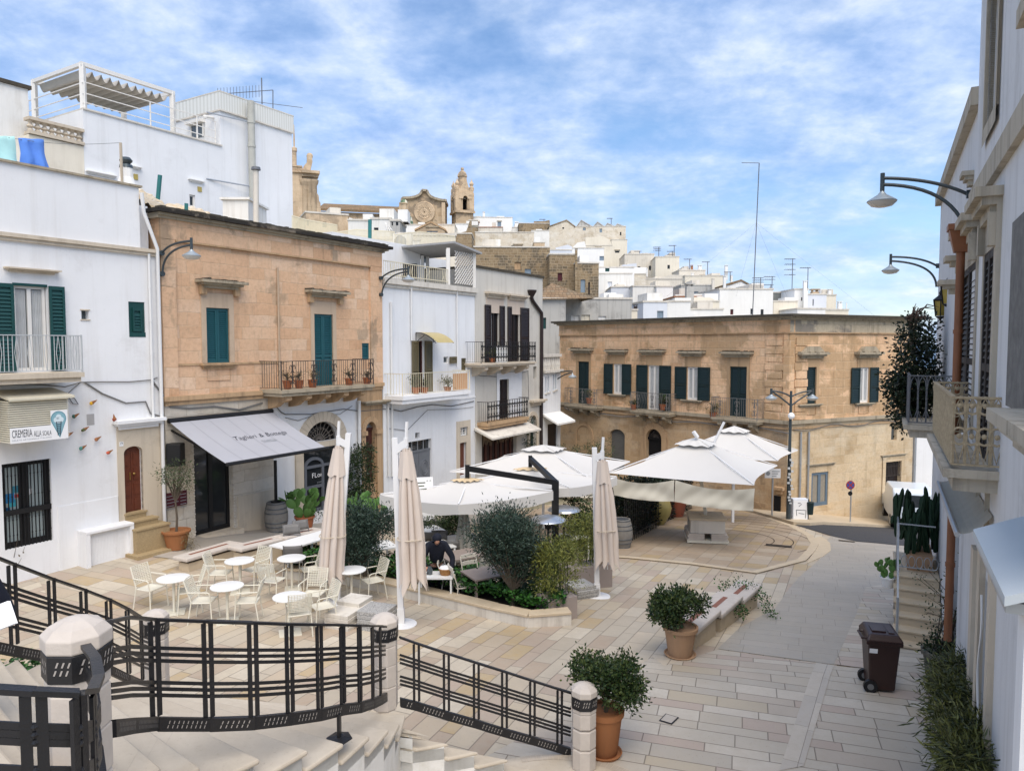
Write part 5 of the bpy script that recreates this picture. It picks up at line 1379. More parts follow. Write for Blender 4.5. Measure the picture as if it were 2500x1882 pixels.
 cable("dark bundle of cables along the string course of the corner building",[f.P(uL+.5,zs-.25,.1)]+[f.P(uL+(0-uL)*i/12,zs-.42-.06*math.sin(i*2.1),.08) for i in range(1,12)]+[f.P(0,zs-.5,0)+bis*.1],.03)
 cable("sagging cable across the brown right hand front of the corner building",[q.P(.3+(uR-.5)*i/14,zs-.35-.10*math.sin(i*1.1)+.1*i/14,.06) for i in range(15)],.02)
 for k in (1500,1548):
  u=q.uz(KH(k,1000))[0];pipe(B,q,[(u,q.uz(KH(k,1240))[1]),(u,q.uz(KH(k,770))[1])],.05,m_gal,.08)
 m=MB();q.box(m,uR-.001,uR+.35,-6,zt-2.6,-4,-.05);q.box(m,uR+.35,uR+6,-6,1.0,-6,-1.2);m.build("white_side_annex",m_white,B)
 pu=uR+.1;pipe(B,q,[(pu,-4.5),(pu,zs+.2)],.07,m_gal,.04)
 return dict(zs=zs,uL=uL,uR=uR)
CB=corner_building()
wall_lamp("small curved arm street lamp at the far left end of the corner building",FCL,CB['uL']+.15,.12,KX(290,1025),KX(195,1120),KX(350,1022),KX(270,1026),KX(262,1050),1.) if False else None
def far_lamp():
 a,b,h=at(KX(196,1046),39.6),at(KX(196,1118),39.6),at(KX(350,1028),38.6)
 L=thing("wall_lamp","small curved arm street lamp in the alley left of the corner building","street lamp",a)
 for s,e in ((a,h),(b,h-Vector((0,0,.08)))):
  c=Vector(((s.x*.4+e.x*.6),(s.y+e.y)/2,e.z+(.02 if s is a else -.05)));m=MB()
  m.tube([s*(1-t)**2+c*2*t*(1-t)+e*t**2 for t in [i/10 for i in range(11)]],.035,6);m.build("arm",m_larm,L)
 lamp_head(L,h-Vector((0,0,.22)),.8)
far_lamp()
# ---------------------------------------------------------------- the old town on its hill
def RB(name,pal,h,L,mc,crust,amt,lo,st,d=(1,0),**k): return M_blocks(name,d,pal,h,L,mc,crust=crust,crust_amt=amt,crust_lo=lo,stain=st,**k)
m_rubc=RB("cream_rubble",[(.54,.48,.37),(.70,.64,.53),(.63,.56,.45),(.74,.69,.60)],.3,.5,(.66,.60,.50),(.30,.25,.18),.6,.55,.5,fade=.6,fadec=(.72,.68,.60))
m_rubb=RB("brown_rubble",[(.20,.145,.085),(.33,.25,.16),(.27,.20,.12),(.40,.31,.20),(.24,.18,.11)],.26,.48,(.42,.34,.24),(.085,.07,.05),.85,.54,.6,mort=.035)
m_wold=M_plaster("old_limewash",(.80,.785,.74),dirt=(.42,.37,.29),amt=.4,streak=.5,grime=.7)
m_wnew=M_plaster("fresh_limewash",(.84,.83,.80),dirt=(.52,.49,.44),amt=.15,streak=.2,grime=.3)
m_wcream=M_plaster("cream_limewash",(.78,.72,.60),dirt=(.42,.35,.25),amt=.3,streak=.35,grime=.5)
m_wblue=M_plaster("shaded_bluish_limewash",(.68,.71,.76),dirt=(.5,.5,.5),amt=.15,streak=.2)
m_gw=M_plaster("grey_lichened_render",(.47,.46,.43),dirt=(.16,.155,.14),amt=.7,streak=.9,grime=.8)
m_bei=M_plaster("beige_render",(.70,.65,.56),dirt=(.32,.27,.2),amt=.45,streak=.5)
m_cath=RB("cathedral_stone",[(.38,.28,.18),(.52,.40,.27),(.46,.35,.23),(.56,.45,.32)],.8,1.3,(.38,.29,.2),(.15,.12,.09),.75,.53,.6)
m_cath2=RB("golden_church_stone",[(.46,.34,.22),(.58,.45,.31),(.52,.40,.27)],.8,1.2,(.42,.32,.22),(.2,.155,.11),.6,.56,.6)
m_tile=M_blocks("clay_roof_tiles",(1,0),[(.20,.13,.075),(.30,.205,.125),(.25,.17,.10),(.34,.25,.16)],.22,.3,(.08,.055,.035),crust=(.12,.10,.07),crust_amt=.6,crust_lo=.52,mort=.03)
m_tile2=M_blocks("red_roof_tiles",(1,0),[(.34,.14,.07),(.42,.19,.10),(.28,.11,.06)],.22,.3,(.10,.05,.03),crust=(.14,.10,.07),crust_amt=.5,crust_lo=.55,mort=.03)
m_ant=M_plain("antenna_grey",(.13,.14,.16),.5);m_darkwin=M_plain("dark_far_window",(.025,.03,.035),.3);m_maroon=M_plain("maroon_shutter",(.07,.012,.018),.6);m_bluewin=M_plain("bluish_window",(.22,.28,.34),.3)
def chimney(B,f,k,x,y,w,yb=None,mt=None,o=-1.2):
 u,z1=f.uz(k(x,y),o);uw=abs(f.uz(k(x+w,y),o)[0]-u)/2;z0=f.uz(k(x,yb),o)[1] if yb else z1-2.5
 m=MB();f.box(m,u-uw,u+uw,z0,z1-uw*.9,o-2*uw,o);f.box(m,u-uw*1.25,u+uw*1.25,z1-uw*.35,z1,o-2.25*uw,o+.25*uw)
 for s in (-.75,.75): f.box(m,u+uw*(s-.2),u+uw*(s+.2),z1-uw*.9,z1-uw*.35,o-1.6*uw,o-.2)
 m.build("chimney",mt or m_wnew,B)
def antenna(B,f,k,x,y,yb,o=-1.5,n=2):
 u,z1=f.uz(k(x,y),o);z0=f.uz(k(x,yb),o)[1];m=MB();h=z1-z0;r=max(.018,.0004*f.P(u,z1,o).y)
 m.bar(f.P(u,z0,o),f.P(u,z1,o),r*2,r*2)
 for i in range(n):
  z=z1-.06-i*h*.16;m.bar(f.P(u-.9*(1-.2*i),z,o),f.P(u+.35,z,o),r*1.6,r*1.6)
  for j in range(5): c=u-.8+.22*j;m.bar(f.P(c,z-.02,o-.25),f.P(c,z+.02,o+.25),r*1.2,r*1.2)
 m.build("antenna",m_ant,B)
def house(label,k,x0,x1,yt,Y,mt,yaw=0.,depth=7.,wins=(),gable=None,chim=(),ants=(),drop=14.,cat="house",name="town_house",para=.0,pts=None,roofm=None):
 """a hill house: front between photo x0..x1 with its top edge at yt (left end), turned by yaw"""
 a=at(k(x0,yt),Y);f=F((a.x,a.y),(math.cos(R(yaw)),math.sin(R(yaw))));u1=f.uz(k(x1,yt))[0];zt=a.z
 B=thing(name,label,cat,f.base(u1/2,zt-6.))
 hs=[(r,w) for *r,w in wins];holes=[]
 for r,w in hs: q=f.r(k,*r);holes.append(q)
 if not wins and u1>2.5:
  for i in range(rnd_h.choice((1,2,2,3))): a_=rnd_h.uniform(.08,.85)*u1;z_=zt-rnd_h.uniform(1.4,3.2);w_=rnd_h.uniform(.4,.75);q=(a_,a_+w_,z_,z_+rnd_h.uniform(.6,1.1));holes += [q] if all(q[1]<h[0] or q[0]>h[1] for h in holes) and q[1]<u1-.1 else []
  hs=[(None,rnd_h.choice((m_darkwin,m_darkwin,m_bluewin,m_brown,m_green))) for _ in holes]
 zb=min(zt-drop,min([h[2] for h in holes]+[0.])-1,2)
 m=wall_mesh(f,0,u1,zb,zt,holes,depth,.15)
 if gable:
  gx,gy=gable;gu,gz=f.uz(k(gx,gy));m.prism([f.P(0,zt,-.001),f.P(u1,zt,-.001),f.P(gu,gz,-.001)],f.n*-.3)
 if pts:
  pp=[f.uz(k(*p)) for p in pts];m.prism([f.P(u,z,.004) for u,z in pp],f.n*-.35)
 m.build("wall",mt,B)
 if gable:
  m=MB();e=.12
  for (ua,za),(ub,zb_) in (((0-e,zt),(gu,gz)),((gu,gz),(u1+e,zt))): m.hexa([f.P(ua,za,e),f.P(ub,zb_,e),f.P(ub,zb_,-depth),f.P(ua,za,-depth),f.P(ua,za+.22,e),f.P(ub,zb_+.22,e),f.P(ub,zb_+.22,-depth),f.P(ua,za+.22,-depth)])
  m.build("roof",roofm or m_tile,B)
 else:
  m=MB();e=.06;f.box(m,-e,u1+e,zt,zt+.14,-depth-e,e) if para==0 else f.box(m,0,u1,zt,zt+.05,-depth,0);m.build("roof",roofm or m_stone_w,B)
 if not gable and Y>50:
  for i in range(rnd_h.choice((0,1,2))): a_=rnd_h.uniform(.05,.8)*u1;w_=rnd_h.uniform(.6,1.8);m=MB();f.box(m,a_,a_+w_,zt+.1,zt+rnd_h.uniform(.4,1.0),-depth*.7,-depth*rnd_h.uniform(.15,.4));m.build("roof_block",rnd_h.choice((m_wold,m_wnew,m_bei,m_stone_w)),B)
 for (q,(r,w)) in zip(holes,hs):
  m=MB();f.box(m,*q,-.15,-.12)
  if q[1]-q[0]>.5: c=(q[0]+q[1])/2;f.box(m,c-.03,c+.03,q[2],q[3],-.12,-.09)
  m.build("window",w,B)
  if q[1]-q[0]>.7: m=MB();f.box(m,q[0]-.12,q[1]+.12,q[3]+.1,q[3]+.25,0,.15);m.build("ledge",m_ledge,B)
 for c in chim: chimney(B,f,k,*c)
 for c in ants: antenna(B,f,k,*c)
 return B,f,u1,zt
dw,bw,mw=m_darkwin,m_bluewin,m_maroon
H=house;rnd_h=random.Random(5)
# far row against the sky
H("white flat roofed house with one window just right of the bell tower",KS,-30,615,55,150,m_wnew,4,9,[(412,462,118,185,bw)],chim=[(228,-20,30,60)])
H("brown rubble house with a slanting broken roofline beside the white flat roofed one",KS,705,1120,140,142,m_rubb,3,8,pts=[(900,145),(905,110),(1050,108),(1115,92),(1122,150)],ants=[(1040,82,140,-1,1)])
H("small white stub chimney house left of the brown rubble one on the skyline",KS,610,720,195,146,m_wold,0,6,chim=[(672,115,45,200)])
_,fg,_,_=H("tall cream house with a gable and a terrace awning frame on the hilltop",KS,1110,1455,190,138,m_rubc,2,10,[(1288,1312,185,212,dw)],gable=(1345,103),roofm=m_rubb)
def sawtooth():
 B,f,u1,zt=H("long cream building with four pointed gables in a row on the skyline",KS,1450,2145,185,148,m_rubc,-2,12,[(1565,1605,195,235,bw),(1790,1825,210,262,bw),(2065,2085,255,300,dw)],ants=[(1948,68,210,-2,1)])
 for x0,xm,x1,yp,yb in ((1475,1537,1690,112,186),(1700,1757,1850,135,196),(1855,1890,1990,154,212),(1990,2022,2120,163,226)):
  (a,za),(b,zb),(c,zc)=f.uz(KS(x0,yb),-2),f.uz(KS(xm,yp),-2),f.uz(KS(x1,yb),-2);m=MB();za=zc=zt
  m.prism([f.P(a,za,-1.),f.P(c,zc,-1.),f.P(b,zb,-1.)],f.n*-.4);m.build("gable",m_gw,B)
  m=MB()
  for (ua,z_a),(ub,z_b) in (((a-.1,za),(b,zb)),((b,zb),(c+.1,zc))): m.hexa([f.P(ua,z_a,-.9),f.P(ub,z_b,-.9),f.P(ub,z_b,-7),f.P(ua,z_a,-7),f.P(ua,z_a+.2,-.9),f.P(ub,z_b+.2,-.9),f.P(ub,z_b+.2,-7),f.P(ua,z_a+.2,-7)])
  m.build("roof",m_gw,B)
sawtooth()
H("pale cream block at the right end of the gabled building",KS,1950,2165,362,141,m_wcream,0,9,[(2000,2058,510,535,dw)])
H("cream house with an arched niche below the pointed gables",KS,1600,1960,440,132,m_wcream,0,6,[(1735,1810,470,488,dw),(1776,1800,380,415,mw)],pts=[(1600,450),(1600,330),(1830,310),(1935,360),(1955,450)])
H("pale streaked house below the brown rubble ruin",KS,870,1112,240,124,m_wold,0,7)
H("small dark rubble house at the left of the cream gabled one",KS,25,142,100,126,m_rubb,0,5)
H("tan terrace wall under the white flat roofed house",KS,140,480,195,128,m_bei,0,4,roofm=m_tile2)
H("wide cream rubble house with a low worn gable",KS,112,905,262,112,m_rubc,1,9,[(230,370,418,455,m_stone_o),(597,630,435,465,dw),(632,748,436,470,m_stone_o)],pts=[(430,275),(590,243),(860,300),(905,330)])
H("narrow peach house between the cream rubble house and the white terrace",KS,900,1050,400,108,m_cath2,0,5)
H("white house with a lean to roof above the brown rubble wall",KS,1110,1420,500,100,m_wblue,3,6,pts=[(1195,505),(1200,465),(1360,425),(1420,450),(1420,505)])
H("broad white house with drainpipes behind the brown rubble chimney",KS,1410,1850,475,104,m_wnew,0,7,[(1790,1850,580,640,bw)],pts=[(1410,480),(1490,400),(1590,380),(1610,478)])
H("white house with small dark arches right of the rubble ruin",KS,1780,2260,735,92,m_wnew,0,6,[(1866,1925,742,790,m_green)])
H("white rubble wall house with a satellite dish at its corner",KS,1775,2230,820,88,m_wold,0,6,[(1900,1960,925,1000,m_wblue)])
# the big brown ruin
H("large brown rubble wall with a niche and a grey window on the hill",KS,95,1120,462,72,m_rubb,2.5,8,[(642,728,662,762,m_stone_o),(780,866,750,835,bw),(340,430,742,775,dw)])
H("middle brown rubble house with one maroon window",KS,1115,1480,560,70,m_rubb,3,7,[(1225,1287,805,915,mw)],pts=[(1380,565),(1440,590),(1480,600),(1480,640),(1115,640),(1115,562)])
H("right hand brown rubble house with tall glazed doors and a stone chimney stack",KS,1470,1780,680,69,m_rubb,3,7,[(1535,1600,895,1070,bw),(1637,1662,930,1100,m_brown)],pts=[(1480,690),(1490,655),(1570,660),(1610,682)],chim=[(1478,480,30,1040,m_rubb,.5)])
def hip():
 B,f,u1,zt=H("grey lichened house with a brown hipped tile roof behind the black drainpipe",KS,985,1335,1165,50,m_gw,8,7,[(1025,1070,1410,1560,m_green)])
 m=MB();a,b,c,d=f.P(-.3,zt,.3),f.P(u1*2.1,zt+.1,.3),f.P(u1*2.1,zt+.1,-9),f.P(-.3,zt,-9);t=f.P(u1*.95,zt+1.5,-4.5)
 for p in ((a,b,t),(b,c,t),(c,d,t),(d,a,t)): m.poly(p)
 m.build("tile_roof",m_tile,B,fix=False)
 # its lower storeys in the alley
 f2=FL;u0=f2.uz(KX(134,900))[0];u1=u0+2.0;zt2=f2.uz(KX(140,905))[1]
 A=thing("alley_house","white house with paired narrow windows and a balustrade in the alley","house",f2.base(u0+2,-2))
 w=[f2.r(KX,152,163,1068,1185),f2.r(KX,170,182,1064,1178),f2.r(KX,208,219,1052,1168),f2.r(KX,224,236,1046,1160)];d=f2.r(KX,170,240,1415,1600)
 wall_mesh(f2,u0,u1,-5,f2.uz(KX(140,1040))[1],w+[d],6,.12).build("wall",m_white_g,A)
 for q in w: m=MB();f2.box(m,*q,-.11,-.08);m.build("window",m_bluewin,A);m=MB();f2.box(m,q[0]-.04,q[1]+.04,q[2]-.08,q[2]-.01,-.02,.06);m.build("sill",m_stone_w,A)
 m=MB();f2.box(m,*d,-.11,-.08);m.build("dark_door",m_brown,A)
 zb=f2.uz(KX(140,1040))[1];m=MB();f2.box(m,u0-.05,u1,zb,zb+.14,-1,.2);f2.box(m,u0,u1,zt2-.15,zt2,-.2,.08)
 n=int((u1-u0)/.22)
 for i in range(n): m.lathe(f2.P(u0+(u1-u0)*(i+.5)/n,zb+.14,-.06),[(.06,0),(.09,.25),(.05,.6),(.07,zt2-zb-.29)],6)
 m.build("balustrade",m_stone_w,A)
 z=f2.uz(KX(140,1400))[1];m=MB();m.hexa([f2.P(u0,z-.1,.9),f2.P(u1,z-.1,.9),f2.P(u1,z+.35,0),f2.P(u0,z+.35,0),f2.P(u0,z,.9),f2.P(u1,z,.9),f2.P(u1,z+.45,0),f2.P(u0,z+.45,0)]);m.build("awning",m_wnew,A)
hip()
H("long grey streaked wall with three white windows above the corner building",KS,1325,2225,1160,54,m_gw,3,7,[(1405,1520,1378,1470,m_wnew),(1545,1660,1372,1470,m_wcream),(1775,1880,1388,1480,m_wnew)])
# right part of the hill
H("beige house with a brown stone corner on the right shoulder of the hill",KT,185,720,300,124,m_bei,-2,8,chim=[(395,340,20,480)],ants=[(452,240,300,-1,1)],pts=[(185,302),(580,272),(720,285),(720,310)])
H("white house carrying three aerials on the right shoulder of the hill",KT,740,1170,350,118,m_wcream,-4,7,[(955,1000,490,560,dw)],chim=[(1130,455,55,650)],ants=[(800,165,350,-1,3),(1078,135,380,-1,1),(1045,240,600,-.5,2)])
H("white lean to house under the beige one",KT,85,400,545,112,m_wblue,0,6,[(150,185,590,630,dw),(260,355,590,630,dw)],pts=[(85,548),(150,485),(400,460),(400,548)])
H("brownish low house with one red chimney and one white chimney on the ridge",KT,1165,1640,590,112,m_bei,0,5,chim=[(1398,490,38,600,m_tile2),(1545,490,60,690)],ants=[(1355,380,600,-1,1),(1680,430,690,-1,1)])
H("cream rubble walled house with a row of block courses",KT,75,565,655,94,m_rubc,0,7,chim=[(590,545,22,700)])
H("stained beige house with small square windows above the white cube houses",KT,555,1225,745,98,m_bei,1,7,[(675,730,838,862,dw),(822,875,825,868,dw),(942,962,842,866,dw)],pts=[(555,748),(760,745),(1005,665),(1225,670),(1225,750)])
H("cream white house with a gently sloping top and a small palm behind",KT,1270,1960,690,106,m_wcream,0,7,chim=[(1410,630,40,900),(2020,490,50,760),(1990,690,45,960,None,9),(2115,670,32,830)],ants=[(2085,610,780,-1,1)],pts=[(1270,692),(1275,665),(1560,680),(1900,705),(1960,770),(1960,800)])
H("bluish white terrace house with a lantern post",KT,-60,335,895,82,m_wblue,-2,6)
H("white rubble house beside the plain white cube",KT,330,765,880,80,m_wold,0,7,[(565,650,1180,1240,bw)])
H("plain white cube house in the middle of the hill",KT,760,1055,885,79,m_wnew,0,7,[(775,800,1000,1012,dw)])
H("grey blotched wall house behind the tall stone chimney",KT,1205,1765,855,86,m_gw,0,6,chim=[(1785,735,45,1080,m_stone_w,1.)])
H("small house with a red tile lean to roof left of the tall stone chimney",KT,1085,1640,1072,72,m_wold,0,6,roofm=m_tile2,chim=[(1368,815,130,1260,m_gw,2.)],pts=[(1085,1075),(1100,1020),(1640,1010),(1640,1075)])
H("low cream house with a sloping parapet right of the tall stone chimney",KT,1430,1890,1150,70,m_wcream,0,6,pts=[(1430,1152),(1435,1068),(1720,1075),(1885,1150)])
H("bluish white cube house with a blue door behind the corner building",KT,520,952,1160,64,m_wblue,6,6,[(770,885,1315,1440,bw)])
H("white cube house with a grey cloth awning behind the corner building",KT,948,1372,1155,64.5,m_wnew,-5,6,pts=[(1020,1300),(1300,1275),(1470,1400),(1160,1410)])
H("long low white wall just behind the cornice of the corner building",KT,1365,1960,1295,66,m_wnew,0,6)
H("cream chimney house with a big black cowl behind the corner building",KT,265,415,1310,58,m_wcream,0,4,chim=[(385,1205,60,1320,m_brown)])
H("tall white house with three dark windows and a toothed frieze",KU,-20,832,690,76,m_wnew,4,8,[(150,200,1005,1090,mw),(470,515,995,1085,dw),(632,680,1006,1090,dw)],pts=[(-20,695),(0,688),(340,700),(832,750)],ants=[(632,500,720,-1,3),(815,480,750,-1,2)])
H("small white gabled houses with potted plants behind the tall white house",KU,90,460,640,98,m_wnew,0,6,[(335,380,640,695,bw)],gable=(320,558))
H("row of slim white chimneys behind the tall white house",KU,470,830,690,90,m_wold,0,5,chim=[(575,620,25,720),(678,635,18,720),(780,650,16,740)],ants=[(795,610,700,-1,1)])
H("white house with a tall chimney near the right end of the hill",KU,1170,1385,695,80,m_wnew,0,7,[(1274,1298,815,870,dw)],chim=[(1346,550,50,1000,None,.6)],ants=[(1140,200,720,-1,4),(1385,340,700,-1,1)])
H("dark creeper covered terrace house near the right end of the hill",KU,835,1175,745,84,M_plaster("creeper_stained_wall",(.20,.21,.20),dirt=(.03,.045,.025),amt=.9,streak=.5),0,5)
H("low cream terrace in front of the creeper covered house",KU,835,1220,885,79,m_wcream,0,4)
H("grey white house with a slit window and a yellow water tank on its roof",KU,1380,1680,775,82,m_wblue,0,6,[(1458,1476,845,950,dw)],chim=[(1510,680,100,760,m_cath2)])
H("cream stair tower house with a small white lantern at the right end of the hill",KU,1675,1832,785,83,m_wcream,0,5,chim=[(1735,685,45,790)])
H("low white terrace house with air conditioners near the right end of the hill",KU,1215,1660,1005,74,m_wnew,0,5)
H("lowest white house at the far right end of the hill town",KU,1640,2028,1020,76,m_wcream,0,6,chim=[(1900,880,60,1020),(2000,900,14,1020)])
def mast():
 b,t=at((1623,690),72),at((1640,352),72)
 M=thing("radio_mast","tall thin radio mast with stay wires rising over the white houses","mast",b)
 m=MB();m.tube([b-Vector((0,0,4)),t],.045,6);m.bar(t,t-Vector((1.7,0,-.02)),.05,.05);m.build("pole",m_ant,M)
 m=MB();mid=b.lerp(t,.62)
 for e in ((1440,640),(1590,640),(1700,640),(1900,690)): m.tube([mid,at(e,76)],.006,4)
 m.build("stay_wires",m_ant,M)
mast()
# ---------------------------------------------------------------- cathedral on the hilltop
def cathedral():
 Y=150;a=at(KV(380,900),Y);f=F((a.x,a.y),(1,0));z=lambda x,y,o=0: f.uz(KV(x,y),o)
 B=thing("cathedral","cathedral on the hilltop with a rose window gable and a long tiled nave roof","church",f.base(20,20))
 u1=z(1262,890)[0];ze0,ze1=z(400,856)[1],z(1250,892)[1];zr0,zr1=z(385,766,-4)[1],z(1240,806,-4)[1]
 m=MB();m.hexa([f.P(0,15,0),f.P(u1,15,0),f.P(u1,15,-12),f.P(0,15,-12),f.P(0,ze0,0),f.P(u1,ze1,0),f.P(u1,ze1,-12),f.P(0,ze0,-12)]);m.build("nave_wall",m_cath,B)
 m=MB();m.hexa([f.P(-.3,ze0,.8),f.P(u1,ze1,.8),f.P(u1,zr1-.3,-4),f.P(-.3,zr0-.3,-4),f.P(-.3,ze0+.5,.8),f.P(u1,ze1+.5,.8),f.P(u1,zr1,-4),f.P(-.3,zr0,-4)]);m.build("nave_roof",m_tile,B)
 m=MB()
 for i in range(34):
  t=i/34;u=u1*(t+.01);zz=ze0+(ze1-ze0)*t-1.6;arch_ring(m,f,u,u+u1/34*.72,zz-.4,zz+.3,.3,0,.25,6);f.box(m,u-.28,u,zz-2.0,zz-.4,0,.25)
 m.build("blind_arches",m_cath2,B)
 f2=F(f.P(0,0,1.5).xy,(1,0));q=lambda x,y: f2.uz(KV(x,y));out=[(1258,1120),(1258,800),(1290,775),(1305,708),(1395,706),(1450,695),(1495,675),(1520,645),(1522,622),(1582,626),(1592,655),(1620,690),(1665,712),(1740,733),(1800,736),(1800,760),(1785,770),(1785,1120)]
 m=MB();m.prism([f2.P(*q(*p)) for p in out],-f2.n*4);m.build("gable_front",m_cath,B)
 m=MB();cop=out[2:-3]
 for p,r in zip(cop,cop[1:]): m.bar(f2.P(*q(*p),.15),f2.P(*q(*r),.15),.9,.45)
 m.build("coping",m_ledge,B)
 c,zc=q(1550,868);R0=abs(q(1655,868)[0]-c)
 m=MB();m.poly([f2.P(c+R0*.8*math.cos(R(12*i)),zc+R0*.8*math.sin(R(12*i)),.06) for i in range(30)]);m.build("rose_glass",M_plain("rose_shadow",(.06,.05,.045),.6),B)
 m=MB()
 for k,r in ((1.,.32),(.86,.3),(.74,.22),(.3,.25),(.16,.2)): m.tube([f2.P(c+R0*k*math.cos(R(10*i)),zc+R0*k*math.sin(R(10*i)),.12) for i in range(37)],r,6,False)
 for i in range(16):
  t=R(22.5*i);m.bar(f2.P(c+R0*.28*math.cos(t),zc+R0*.28*math.sin(t),.15),f2.P(c+R0*.74*math.cos(t),zc+R0*.74*math.sin(t),.15),.28,.28)
  t += R(11.25);m.tube([f2.P(c+R0*.66*math.cos(t+s*.13),zc+R0*(.66+0)*math.sin(t+s*.13),.15) for s in (-1,-.5,0,.5,1)],.28,5)
 m.build("rose_tracery",m_cath2,B)
 for x in (1268,1745): m=MB();a,b=q(x,760),q(x+38,760);f2.box(m,a[0],b[0],12,a[1],0,.5);m.build("buttress",m_cath2,B)
 # green and white tiled dome with its lantern
 D=thing("tiled_dome","small dome of green and white tiles with a lantern in front of the rose window","dome",at(KV(1320,1000),120))
 o=at(KV(1322,1000),120);s=120/1580/(2212/480/.8848)
 t=T("dome_tiles",.4,.4);x=t.n("TexChecker");x.inputs['Scale'].default_value=1.1;x.inputs[1].default_value=(.62,.58,.45,1);x.inputs[2].default_value=(.10,.16,.08,1);t.put(x.inputs[0],t.pos());t.col(x.outputs[0])
 m=MB();m.lathe(o,[(105*s,-20*s),(100*s,20*s),(84*s,70*s),(58*s,105*s),(34*s,122*s)],20);m.build("dome_shell",t.m,D,smooth=60)
 m=MB();m.lathe(o,[(32*s,120*s),(34*s,150*s),(32*s,215*s),(42*s,222*s),(42*s,232*s)],10);m.build("lantern",m_cath2,D)
 m=MB();m.lathe(o,[(40*s,232*s),(34*s,255*s),(18*s,270*s),(.2*s,276*s)],12);m.build("lantern_cap",t.m,D,smooth=60)
 m=MB();m.lathe(o,[(118*s,-160*s),(118*s,-20*s)],20);m.build("drum",m_cath2,D)
 # bell tower
 a=at(KV(1905,640),148);yaw=19;f3=F((a.x,a.y),(math.cos(R(yaw)),math.sin(R(yaw))));w=f3.uz(KV(2100,640))[0];zz=lambda x,y: f3.uz(KV(x,y))
 W=thing("bell_tower","square stone bell tower with a bell opening and a curved cap behind the hill houses","tower",f3.base(w/2,20));zt=zz(1905,640)[1];zb=zz(1905,850)[1]
 op=(zz(1980,690)[0],zz(2033,690)[0],zz(1980,838)[1],zz(1980,680)[1]);fs=F(f3.P(0,0,-w*1.0).xy,-f3.n)
 so=(w*.36,w*.66,op[2],op[3])
 wall_mesh(f3,0,w,10,zt,[op],w,1.,shell=False,arch=[(op[0],op[1],op[3]-.6,op[3])],m=(mm := MB()));fs=F(f3.P(0,0,-w).xy,f3.n);wall_mesh(fs,0,w,10,zt,[so],w,1.,m=mm,shell=False)
 for p,r in ((f3.P(w,0),f3.P(w,0,-w)),(f3.P(w,0,-w),f3.P(0,0,-w))): mm.poly([p+Vector((0,0,10)),r+Vector((0,0,10)),r+Vector((0,0,zt)),p+Vector((0,0,zt))])
 mm.build("shaft",m_cath,W)
 m=MB()
 for fc,L_ in ((f3,w),(fs,w)): fc.box(m,-.3,L_+.3,zb-.3,zb+.15,-.1,.35);fc.box(m,-.1,.9,zb+.16,zt,0,.2);fc.box(m,L_-.9,L_+.1,zb+.16,zt,0,.2)
 arch_ring(m,f3,op[0],op[1],op[3]-.6,op[3],.9,0,.3,10);arch_ring(m,fs,so[0],so[1],so[3]-.6,so[3],.9,0,.3,10);m.build("mouldings",m_cath2,W)
 m=MB();f3.box(m,.5,w-.5,11,zt-.2,-w+.6,-w*.5);m.build("dark_core",m_dark,W)
 m=MB();m.lathe(f3.P((op[0]+op[1])/2,op[2]+2.2,-1.2),[(1.1,0),(.85,.5),(.6,1.6),(.3,2.1),(.01,2.2)],12);m.build("bell",M_plain("bronze_bell",(.18,.17,.14),.5,metal=.6),W)
 h=zz(1905,600)[1]-zz(1905,640)[1];c=f3.P(w/2,zt,-w/2);k=w/2
 for fc in (f3,fs):
  pts=[(0,zt),(0,zt+h*1.2),(w*.12,zt+h*.95),(w*.24,zt+h*1.2),(w*.34,zt+h*2.2),(w*.5,zt+h*3.1),(w*.66,zt+h*2.2),(w*.76,zt+h*1.2),(w*.88,zt+h*.95),(w,zt+h*1.2),(w,zt)]
  m=MB();m.prism([fc.P(u,z_,.1) for u,z_ in pts],fc.n*-.8);m.build("curved_gable",m_cath2,W)
 m=MB();m.lathe(c,[(k*.98,0),(k*.9,h*1.2),(k*.68,h*2.6),(k*.54,h*4.),(k*.5,h*4.9),(k*.58,h*5.),(k*.56,h*5.5),(k*.42,h*6.2),(k*.2,h*6.7),(k*.12,h*6.9),(k*.2,h*7.2),(k*.16,h*7.6),(.02,h*7.7)],8,R(22.5));m.build("cap",m_cath,W,smooth=30)
 for u,o in ((.3,-.3),(w-.3,-.3),(.3,-w+.3)): m=MB();m.lathe(f3.P(u,zt+h*.8,o),[(.5,0),(.5,.6),(.25,.8),(.45,1.3),(.1,2.0),(.02,2.4)],8);m.build("pinnacle",m_cath2,W)
 # baroque church on the left
 a=at(KV(60,900),112);f4=F((a.x,a.y),(math.cos(R(20)),math.sin(R(20))));v=lambda x,y,o=0: f4.uz(KV(x,y),o)
 Cc=thing("baroque_church","baroque church front of golden stone rising behind the white tower block","church",f4.base(3,15))
 m=MB();f4.box(m,-6,v(172,500)[0],8,v(60,412)[1],-6,0);m.build("tower_base",m_cath2,Cc)
 m=MB();f4.box(m,-6,v(176,400)[0],v(60,415)[1],v(60,400)[1],-6,.3);f4.box(m,-6,v(172,400)[0],v(60,350)[1],v(60,335)[1],-.6,.1);n=9
 for i in range(n): u=v(65,380)[0]+(v(168,380)[0]-v(65,380)[0])*i/(n-1);m.lathe(f4.P(u,v(60,400)[1],-.2),[(.1,0),(.2,.4),(.1,.9),(.16,v(60,350)[1]-v(60,400)[1])],6)
 m.build("balustrade",m_cath2,Cc)
